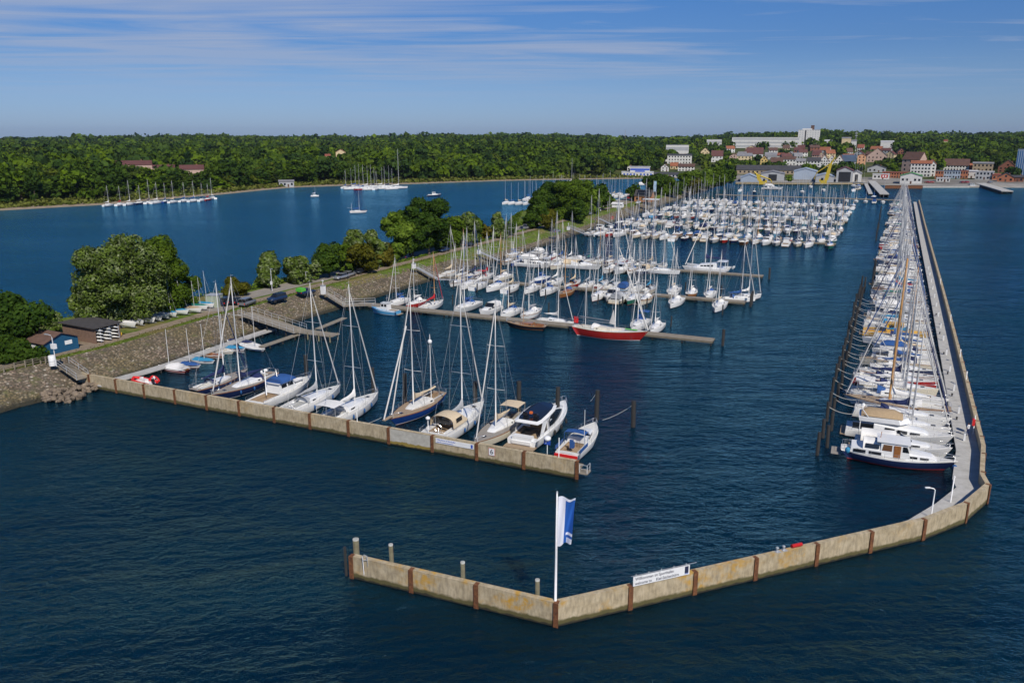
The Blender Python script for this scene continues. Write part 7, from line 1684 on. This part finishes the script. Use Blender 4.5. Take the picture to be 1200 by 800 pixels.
def quads(pos, nor, size, rng, asp=.75):
    """numpy leaf cards -> verts (n*4, 3)"""
    n = len(pos); a = rng.normal(size=(n, 3)); x = np.cross(nor, a); x /= np.linalg.norm(x, axis=1, keepdims=True) + 1e-9; y = np.cross(nor, x)
    s = size[:, None]; return np.stack([pos - x * s - y * s * asp, pos + x * s - y * s * asp, pos + x * s * .7 + y * s * asp, pos - x * s * .7 + y * s * asp], 1).reshape(-1, 3)
def np_mesh(name, V, mats, tint=None):
    nq = len(V) // 4; me = bpy.data.meshes.new(name); me.vertices.add(len(V)); me.vertices.foreach_set('co', V.astype(np.float32).ravel())
    me.loops.add(nq * 4); me.loops.foreach_set('vertex_index', np.arange(nq * 4, dtype=np.int32)); me.polygons.add(nq)
    me.polygons.foreach_set('loop_start', np.arange(0, nq * 4, 4, dtype=np.int32)); me.polygons.foreach_set('loop_total', np.full(nq, 4, dtype=np.int32))
    if tint is not None:
        at = me.attributes.new('tint', 'FLOAT', 'FACE'); at.data.foreach_set('value', tint.astype(np.float32))
    for m_ in mats: me.materials.append(m_)
    me.update(calc_edges=True); return me
def lobes(rng, h, r, shape, nl, zb):
    L = []
    for i in range(nl):
        t = (i + .5) / nl if shape != 'round' else rng.uniform(0, 1); z = zb + (h - zb) * (t * .86 + .04)
        q = (z - zb) / (h - zb)
        w_ = {'round': math.sqrt(max(.05, 1 - (2 * q - .95) ** 2 * .9)), 'cone': (1 - q) * .95 + .12, 'tall': math.sin(math.pi * min(1, q * .8 + .18)) ** .7, 'pine': .55 + .45 * math.sin(math.pi * q)}[shape]
        a = rng.uniform(0, 2 * math.pi); d = r * w_ * rng.uniform(.25, .78); lr = r * rng.uniform(.26, .46) * (.75 + .35 * w_)
        L.append((d * math.cos(a), d * math.sin(a), z, lr))
    L.append((0, 0, zb + (h - zb) * .55, r * .55)); return L
def crown_pts(rng, L, n, flat=.85, inner=.2):
    L = np.array(L); w_ = L[:, 3] ** 2; w_ /= w_.sum(); k = rng.choice(len(L), n, p=w_); d = rng.normal(size=(n, 3)); d[:, 2] = np.where(d[:, 2] < -.3, d[:, 2] * .5, d[:, 2]); d /= np.linalg.norm(d, axis=1, keepdims=True)
    rad = L[k, 3] * np.where(rng.random(n) < inner, rng.uniform(.3, .85, n), rng.normal(1.0, .10, n))
    pos = L[k, :3] + d * rad[:, None] * np.array([1, 1, flat]); nor = d + rng.normal(size=(n, 3)) * .45; nor /= np.linalg.norm(nor, axis=1, keepdims=True); return pos, nor
def crown_mesh(name, seed, h, r, shape, nl, zb, n, leaf, mats, tips=0):
    rng = np.random.default_rng(seed); L = lobes(rng, h, r, shape, nl, zb); p, q = crown_pts(rng, L, n)
    V = quads(p, q, leaf * rng.uniform(.6, 1.25, len(p)), rng); return np_mesh(name, V, mats), L
def trunk_mesh(h, r0, L, mat_, nb=6, seed=0):
    mb = MB(); rn = random.Random(seed); ht = h * .62; mb.tube([(0, 0, -.3), (.05, 0, ht * .4), (rn.uniform(-.3, .3), rn.uniform(-.3, .3), ht)], [r0, r0 * .75, r0 * .35], 8)
    for l_ in sorted(L, key=lambda q: -q[3])[:nb]:
        z0 = min(ht * .9, max(h * .12, l_[2] * .5)); mb.tube([(0, 0, z0), (l_[0] * .5, l_[1] * .5, (z0 + l_[2]) / 2), (l_[0] * .9, l_[1] * .9, l_[2])], [r0 * .4, r0 * .25, r0 * .08], 5)
    return mb.mesh('trunk', [mat_])
TS = [0]
def tree(label, px, py, toppx, wpx, leafm, shape='round', nl=16, dens=1.0, leaf=.30, bark='bark', name='broadleaf_tree', z=3.0, group=None, zb=.18, cat='tree'):
    TS[0] += 1; x, y = G(px, py, z); dpt = y * _c + (CAMH - z) * _s; h = (py - toppx) * dpt / FPX / (_c * .985); r = wpx / 2 * dpt / FPX
    n = int(min(24000, 34 * dens * (r * r * 4 + h * r * 3) * (.30 / leaf) ** 2 * .55)); cm, L = crown_mesh('crown', TS[0] * 7 + 1, h, r * .92, shape, nl, h * zb, n, leaf, [M[leafm]])
    o = thing(name, label, cat, (x, y, z), 0, group); put(bpy.data.objects.new('crown', cm), o)
    put(bpy.data.objects.new('trunk', trunk_mesh(h, max(.12, h * .022), L, M[bark], 7, TS[0])), o); return o
# the pine at the left edge (several stems together read as one dark tree)
tree('spreading dark green pine at the left edge beside the blue hut', 14, 412, 350, 88, 'lf_pine', 'pine', 22, 1.9, .26, name='pine_tree', zb=.12)
tree('low dark pine bush in front of the spreading pine at the left edge', 12, 424, 392, 50, 'lf_dark', 'round', 12, 1.2, .24, name='pine_bush', zb=.04)
tree('young silver leaved bush by the water between hut and big poplars', 68, 392, 366, 22, 'lf_silver', 'tall', 8, .7, .22, name='shrub', zb=.05)
tree('dark green bush under the blue hut beside the fence', 36, 424, 412, 44, 'lf_dark', 'round', 10, 1.1, .2, name='shrub', zb=.02, cat='bush')
# the big poplars
tree('left tree of the big silvery poplar group beside the dinghies', 128, 384, 291, 74, 'lf_silver', 'tall', 28, 1.3, .20, name='poplar_tree', zb=.05)
tree('middle and tallest tree of the big silvery poplar group beside the dinghies', 165, 378, 276, 78, 'lf_silver', 'tall', 30, 1.3, .20, name='poplar_tree', zb=.06)
tree('right tree of the big poplar group, darker green, behind the dinghy masts', 196, 368, 279, 62, 'lf_green', 'tall', 26, 1.3, .20, name='poplar_tree', zb=.06)
tree('low silvery poplar bush at the left foot of the big poplar group', 100, 382, 336, 36, 'lf_silver', 'round', 12, 1.0, .25, name='poplar_bush', zb=.03)
tree('small dark green tree at the right foot of the big poplar group', 222, 362, 322, 30, 'lf_green', 'round', 10, .9, .24, name='broadleaf_tree', zb=.08)
tree('rounded yellow green bush behind the parked cars', 277, 347, 328, 34, 'lf_olive', 'round', 10, 1.1, .2, name='shrub', zb=.02, cat='bush')
for px, py, top, w_, lm, sh_, nm in [
    (318, 336, 300, 32, 'lf_silver', 'cone', 'pointed silvery shrub at the lagoon edge, first of the pair above the road'), (350, 331, 307, 32, 'lf_silver', 'round', 'rounded silvery shrub at the lagoon edge, second of the pair above the road'),
    (369, 328, 311, 14, 'lf_silver', 'round', 'small silvery shrub against the dark round tree'),
    (386, 325, 290, 30, 'lf_dark', 'round', 'dark round tree with dense crown above the road bend'), (405, 320, 292, 20, 'lf_green', 'round', 'green bush between the dark round tree and the pointed silvery one'),
    (417, 317, 274, 34, 'lf_silver', 'cone', 'pointed silvery green tree right of the dark round tree'), (424, 320, 293, 32, 'lf_olive', 'round', 'olive coloured bushy tree in front of the pointed silvery one'),
    (440, 312, 274, 24, 'lf_silver', 'tall', 'thin grey leaved tree behind the reddish one'), (452, 312, 287, 26, 'lf_rust', 'round', 'small reddish brown tree by the road'),
    (466, 305, 254, 34, 'lf_bright', 'tall', 'tall bright green willow left of the pines'), (484, 303, 246, 32, 'lf_pine', 'pine', 'dark pine right of the bright green willow'), (503, 299, 240, 38, 'lf_pine', 'pine', 'tallest dark pine of the roadside group'),
    (517, 294, 262, 24, 'lf_dark', 'round', 'dark bushy tree at the right foot of the pines'), (530, 289, 262, 28, 'lf_green', 'round', 'green tree between the pines and the silvery willow'), (543, 286, 256, 30, 'lf_silver', 'round', 'greyish willow behind the sailboat masts'), (556, 284, 262, 22, 'lf_green', 'round', 'green tree right of the greyish willow'),
    (569, 281, 264, 16, 'lf_rust', 'round', 'small brownish tree between road and lagoon'), (583, 279, 254, 18, 'lf_silver', 'cone', 'slender silvery tree alone at the lagoon edge'), (596, 276, 264, 16, 'lf_dark', 'round', 'small round dark tree right of the slender silvery one'),
    (626, 268, 246, 24, 'lf_dark', 'round', 'low dark bushy tree at the left end of the big group'), (633, 258, 226, 26, 'lf_dark', 'tall', 'dark tall tree at the left of the big group'), (648, 255, 219, 32, 'lf_pine', 'round', 'very dark pine in the back of the big group'),
    (643, 268, 248, 20, 'lf_olive', 'round', 'small olive tree in front of the big group'), (662, 256, 219, 36, 'lf_green', 'round', 'broad green tree in the middle of the big group'), (678, 252, 217, 32, 'lf_green', 'tall', 'tall green tree with light crown right of the middle of the big group'),
    (690, 250, 226, 26, 'lf_bright', 'round', 'light green tree at the right of the big group'), (702, 246, 224, 26, 'lf_dark', 'round', 'dark tree at the right end of the big group'), (676, 259, 240, 20, 'lf_dark', 'round', 'dark bush under the middle of the big group'), (680, 257, 250, 14, 'lf_bright', 'round', 'low light green bush at the foot of the big group'),
    (744, 235, 217, 22, 'lf_dark', 'round', 'dark tree left of the wooden kiosk'), (766, 229, 206, 30, 'lf_dark', 'round', 'large dark tree behind the wooden kiosk'), (780, 228, 208, 28, 'lf_green', 'round', 'large green tree right of the kiosk'), (792, 228, 214, 20, 'lf_dark', 'round', 'dark bushy tree beside the lagoon bay'),
    (806, 224, 205, 30, 'lf_green', 'round', 'green tree behind the masts, first in the line to the halls'), (822, 220, 201, 30, 'lf_bright', 'round', 'light green tree behind the masts, second in the line to the halls'), (838, 217, 199, 30, 'lf_green', 'round', 'green tree behind the masts, third in the line to the halls'), (852, 214, 200, 26, 'lf_dark', 'round', 'dark green tree behind the masts, last in the line to the halls'),
    (814, 226, 211, 18, 'lf_olive', 'round', 'olive bush in front of the tree line to the halls'), (924, 213, 206, 10, 'lf_bright', 'round', 'bright green bush between the boat halls')]:
    if 300 < px < 712 and px not in (452, 569): w_ *= 1.32; top -= 4
    f_ = .30 if py > 290 else .38 if py > 250 else .6
    tree(nm, px, py, top, w_, lm, sh_, 16, 1.3, f_, name='pine_tree' if lm == 'lf_pine' else ('shrub' if py - top < 22 and py > 260 else 'broadleaf_tree'), zb=.06 if sh_ != 'pine' else .15, cat='tree' if not (py - top < 22 and py > 260) else 'bush')
# hedges and bank vegetation: ground cover nobody could count
def cover(name, label, f, n, size, matn, seed, kind='stuff'):
    rng = np.random.default_rng(seed); P_ = np.array([f(rng) for _ in range(n)]); nor = rng.normal(size=(n, 3)); nor[:, 2] = abs(nor[:, 2]) + .6; nor /= np.linalg.norm(nor, axis=1, keepdims=True)
    o = put(bpy.data.objects.new(name, np_mesh(name, quads(P_, nor, size * rng.uniform(.5, 1.3, n), rng), [M[matn]]))); return tag(o, label, 'plants', kind=kind)
def hedge(rng):
    v = rng.uniform(136, 420); q = uF(v) - 22.8 + rng.normal(0, .45); x, y = W(q, v); return (x, y, 3 + abs(rng.normal(0, .35)) + .2 + .35 * math.sin(v * 1.3) ** 2)
cover('roadside_hedge', 'low yellow green hedge plants along the lagoon side of the gravel road', hedge, 9000, .22, 'lf_bright', 5)
def hedge2(rng):
    v = rng.uniform(160, 400); q = uF(v) - 14.9 + rng.normal(0, .25); x, y = W(q, v); return (x, y, 3 + abs(rng.normal(0, .22)) + .1)
cover('verge_hedge', 'low green shrubs between the gravel road and the footpath', hedge2, 6000, .2, 'lf_bright', 6)
def bank(rng):
    v = rng.uniform(80, 420); e = uE(v); q = e + rng.uniform(.5, 6); x, y = W(q, v); return (x, y, mz(q, v) + abs(rng.normal(0, .35)))
cover('bank_scrub', 'dark green scrub on the lagoon bank of the embankment', bank, 9000, .26, 'lf_green', 7)
def tuft(rng):
    v = rng.uniform(20, 400); f = uF(v); q = f - 10.5 + rng.normal(0, .8); x, y = W(q, v); return (x, y, mz(q, v) + abs(rng.normal(0, .08)))
cover('grass_tufts', 'rough grass tufts along the upper edge of the stone slope', tuft, 7000, .09, 'lf_olive', 8)

# ------------------------------------------------------------------ the woods beyond the lagoon and over the hills
FV = []
for i, (h, r, sh_, n_, nm) in enumerate([(14, 5.2, 'round', 520, 0), (15, 4.6, 'tall', 520, 0), (12.5, 5.6, 'round', 480, 0), (16, 5.0, 'tall', 560, 0), (11, 4.4, 'round', 420, 0), (15.5, 5.8, 'round', 600, 0), (13, 4.0, 'cone', 420, 0)]):
    cm, L = crown_mesh('crown', 900 + i, h, r, sh_, 14, h * .10, n_, .62, [M['lf_far']]); FV.append((cm, trunk_mesh(h, .28, L, M['bark'], 3, i), h, r))
rng = np.random.default_rng(77)
def px_of(x, y, z):
    d = y * _c - (z - CAMH) * _s; up = y * _s + (z - CAMH) * _c; return 600 + FPX * x / d, 400 - FPX * up / d, d
cands = []
amin, amax = az_px(-140), az_px(1340)
def sample(d0, d1, sp, hmul, rmul):
    rs_mid = 650 + (d0 + d1) / 2; area = (amax - amin) * rs_mid * (d1 - d0); n = int(area / sp ** 2)
    a = rng.uniform(amin, amax, n); rs = np.interp(a, _az, _rs); d = rng.uniform(d0, d1, n); rr = rs + d / .85
    # keep spacing even by area
    keep = rng.random(n) < np.clip(rr / rr.max() * 1.25, 0, 1); a, rr, d = a[keep], rr[keep], d[keep]
    x = rr * np.sin(a); y = rr * np.cos(a); z = land_z(x, y)
    for i in range(len(a)):
        pn = .5 + .5 * math.sin(x[i] * .013 + 2 * math.sin(y[i] * .006)) * math.sin(y[i] * .011 + 1.7 * math.sin(x[i] * .009))
        cands.append((x[i], y[i], z[i], (.72 + .55 * pn) * hmul * rng.choice([.62, .8, 1.0, 1.12, 1.3]) * rng.uniform(.9, 1.1), rmul * rng.choice([.75, 1.0, 1.25]) * rng.uniform(.9, 1.15), a[i], d[i]))
sample(16, 130, 8.6, 1.0, 1.45); sample(130, 520, 12, 1.1, 1.7); sample(520, 1400, 19, 1.1, 2.4); sample(1400, 3300, 40, 1.25, 4.6)
at0, at1 = az_px(745), az_px(845)
trees_i = []
for x, y, z, hm_, rm_, a, d in cands:
    px, py, dp = px_of(x, y, z); hh = 14 * hm_; rr_ = 5 * rm_; top = py - hh * FPX / dp; wp = rr_ * FPX / dp
    if a > at1:
        if d < 62: continue
        town = a < az_px(1065)
        lim = 430 if town else 105
        if d < lim and rng.random() > (.9 if town else .2): continue
        if d < lim: hm_ *= .7; rm_ *= .8; hh *= .7; top = py - hh * FPX / dp; wp *= .8
    elif a > az_px(722) and d < 75: continue
    elif a > az_px(772) and d < 260 and rng.random() > .55: continue
    dist = math.hypot(x, y); bad = False
    for x0, x1, y0, y1, hd, hx_, hy_, hr_ in HR:
        if dist < hd + 6 and px + wp > x0 + 1 and px - wp < x1 - 1 and top < y1 - (2.0 if hd < 1200 else 4) and py > y0:
            if (top < (y0 * .42 + y1 * .58) if hd < 1000 and hd > 690 else top < y1 - 3): bad = True; break
        if (x - hx_) ** 2 + (y - hy_) ** 2 < (hr_ + rr_ * .7) ** 2: bad = True; break
    if bad: continue
    trees_i.append((dist, x, y, z, hm_, rm_, a, d, px))
trees_i.sort(key=lambda t: t[0]); inside = [t for t in trees_i if -20 < t[8] < 1220]; ind = set(id(t) for t in inside[:252])
SEC = ['at the left end of the far shore', 'in the left part of the far shore', 'in the middle of the far shore', 'right of the middle of the far shore', 'near the clubhouse end of the far shore', 'between the houses of the town']
mass = []
for t in trees_i:
    dist, x, y, z, hm_, rm_, a, d, px = t
    if id(t) in ind:
        k = int(rng.integers(len(FV))); cm, tm, h0, r0 = FV[k]
        o = bpy.data.objects.new('woodland_tree', None); COL.objects.link(o); o.location = (x, y, z - .2); o.rotation_euler = (0, 0, rng.uniform(0, 6.28)); s_ = 14 * hm_ / h0; q = 5 * rm_ / r0; o.scale = (q, q, s_)
        s = SEC[min(5, int(np.searchsorted([120, 260, 420, 600, 800], px)))]; tag(o, f'broadleaf tree at the front of the wood {s[3:] if s[:2] == "at" or s[:2] == "in" else s}' if 'town' not in s else 'green broadleaf tree standing between the houses of the town', 'tree', f'front trees of the wood {s}')
        put(bpy.data.objects.new('crown', cm), o); put(bpy.data.objects.new('trunk', tm), o)
    else: mass.append(t)
Vs = []; Ts = []
for j, (dist, x, y, z, hm_, rm_, a, d, px) in enumerate(mass):
    h = 14 * hm_; r = 5 * rm_; n = 190 if d < 300 else (120 if d < 600 else 80)
    L = lobes(rng, h, r, 'round', 7, h * .2); p, q = crown_pts(rng, L, n, .8, .08); up_ = p[:, 2] > h * .25; p = p[up_]; q = q[up_]
    V = quads(p + np.array([x, y, z]), q, (.17 * r + .12) * rng.uniform(.6, 1.2, len(p)), rng, .8); Vs.append(V); Ts.append(np.full(len(p), (rng.random() * .45 + .55 * (.5 + .5 * math.sin(x * .02 + 3 * math.sin(y * .013)) * math.sin(y * .017 + 2 * math.sin(x * .011)))) % 1))
print('wood trees', len(trees_i), 'mass quads', sum(len(t) for t in Ts))
tag(put(bpy.data.objects.new('woodland', np_mesh('woodland', np.concatenate(Vs), [M['lf_mass']], np.concatenate(Ts)))), 'dense mixed green wood covering the low hills behind lagoon and town', 'wood', kind='stuff')
# reeds and bushes along the far shore
def reeds(rng):
    a = rng.uniform(az_px(-60), az_px(840)); rs = float(np.interp(a, _az, _rs)); d = rng.uniform(5, 24); r = rs + d / .85; x, y = r * math.sin(a), r * math.cos(a); return (x, y, float(land_z(x, y)) + abs(rng.normal(0, .7)))
M['lf_reed'] = leaf_mat('leaves_shore_reed', (.09, .12, .02), (.19, .20, .045), cs=.08, rnd_hue=False)
cover('shore_reeds', 'yellow green reeds and low bushes along the far lagoon shore', reeds, 12000, .9, 'lf_reed', 9)

# ================================================================== AIR
if HAZE_DENSITY > 0:
    hz = MB().box(0, 2600, 38.5, 12000, 8800, 85); m = bpy.data.materials.new('air_haze'); m.use_nodes = True; n = m.node_tree.nodes; l = m.node_tree.links; n.remove(n['Principled BSDF'])
    pv = n.new('ShaderNodeVolumePrincipled'); pv.inputs['Density'].default_value = HAZE_DENSITY; pv.inputs['Color'].default_value = (.62, .76, 1.0, 1); pv.inputs['Anisotropy'].default_value = .2
    l.new(pv.outputs[0], n['Material Output'].inputs['Volume']); tag(hz.obj('haze', m), 'thin pale air haze over the whole harbour and wooded hills', 'haze', kind='stuff')
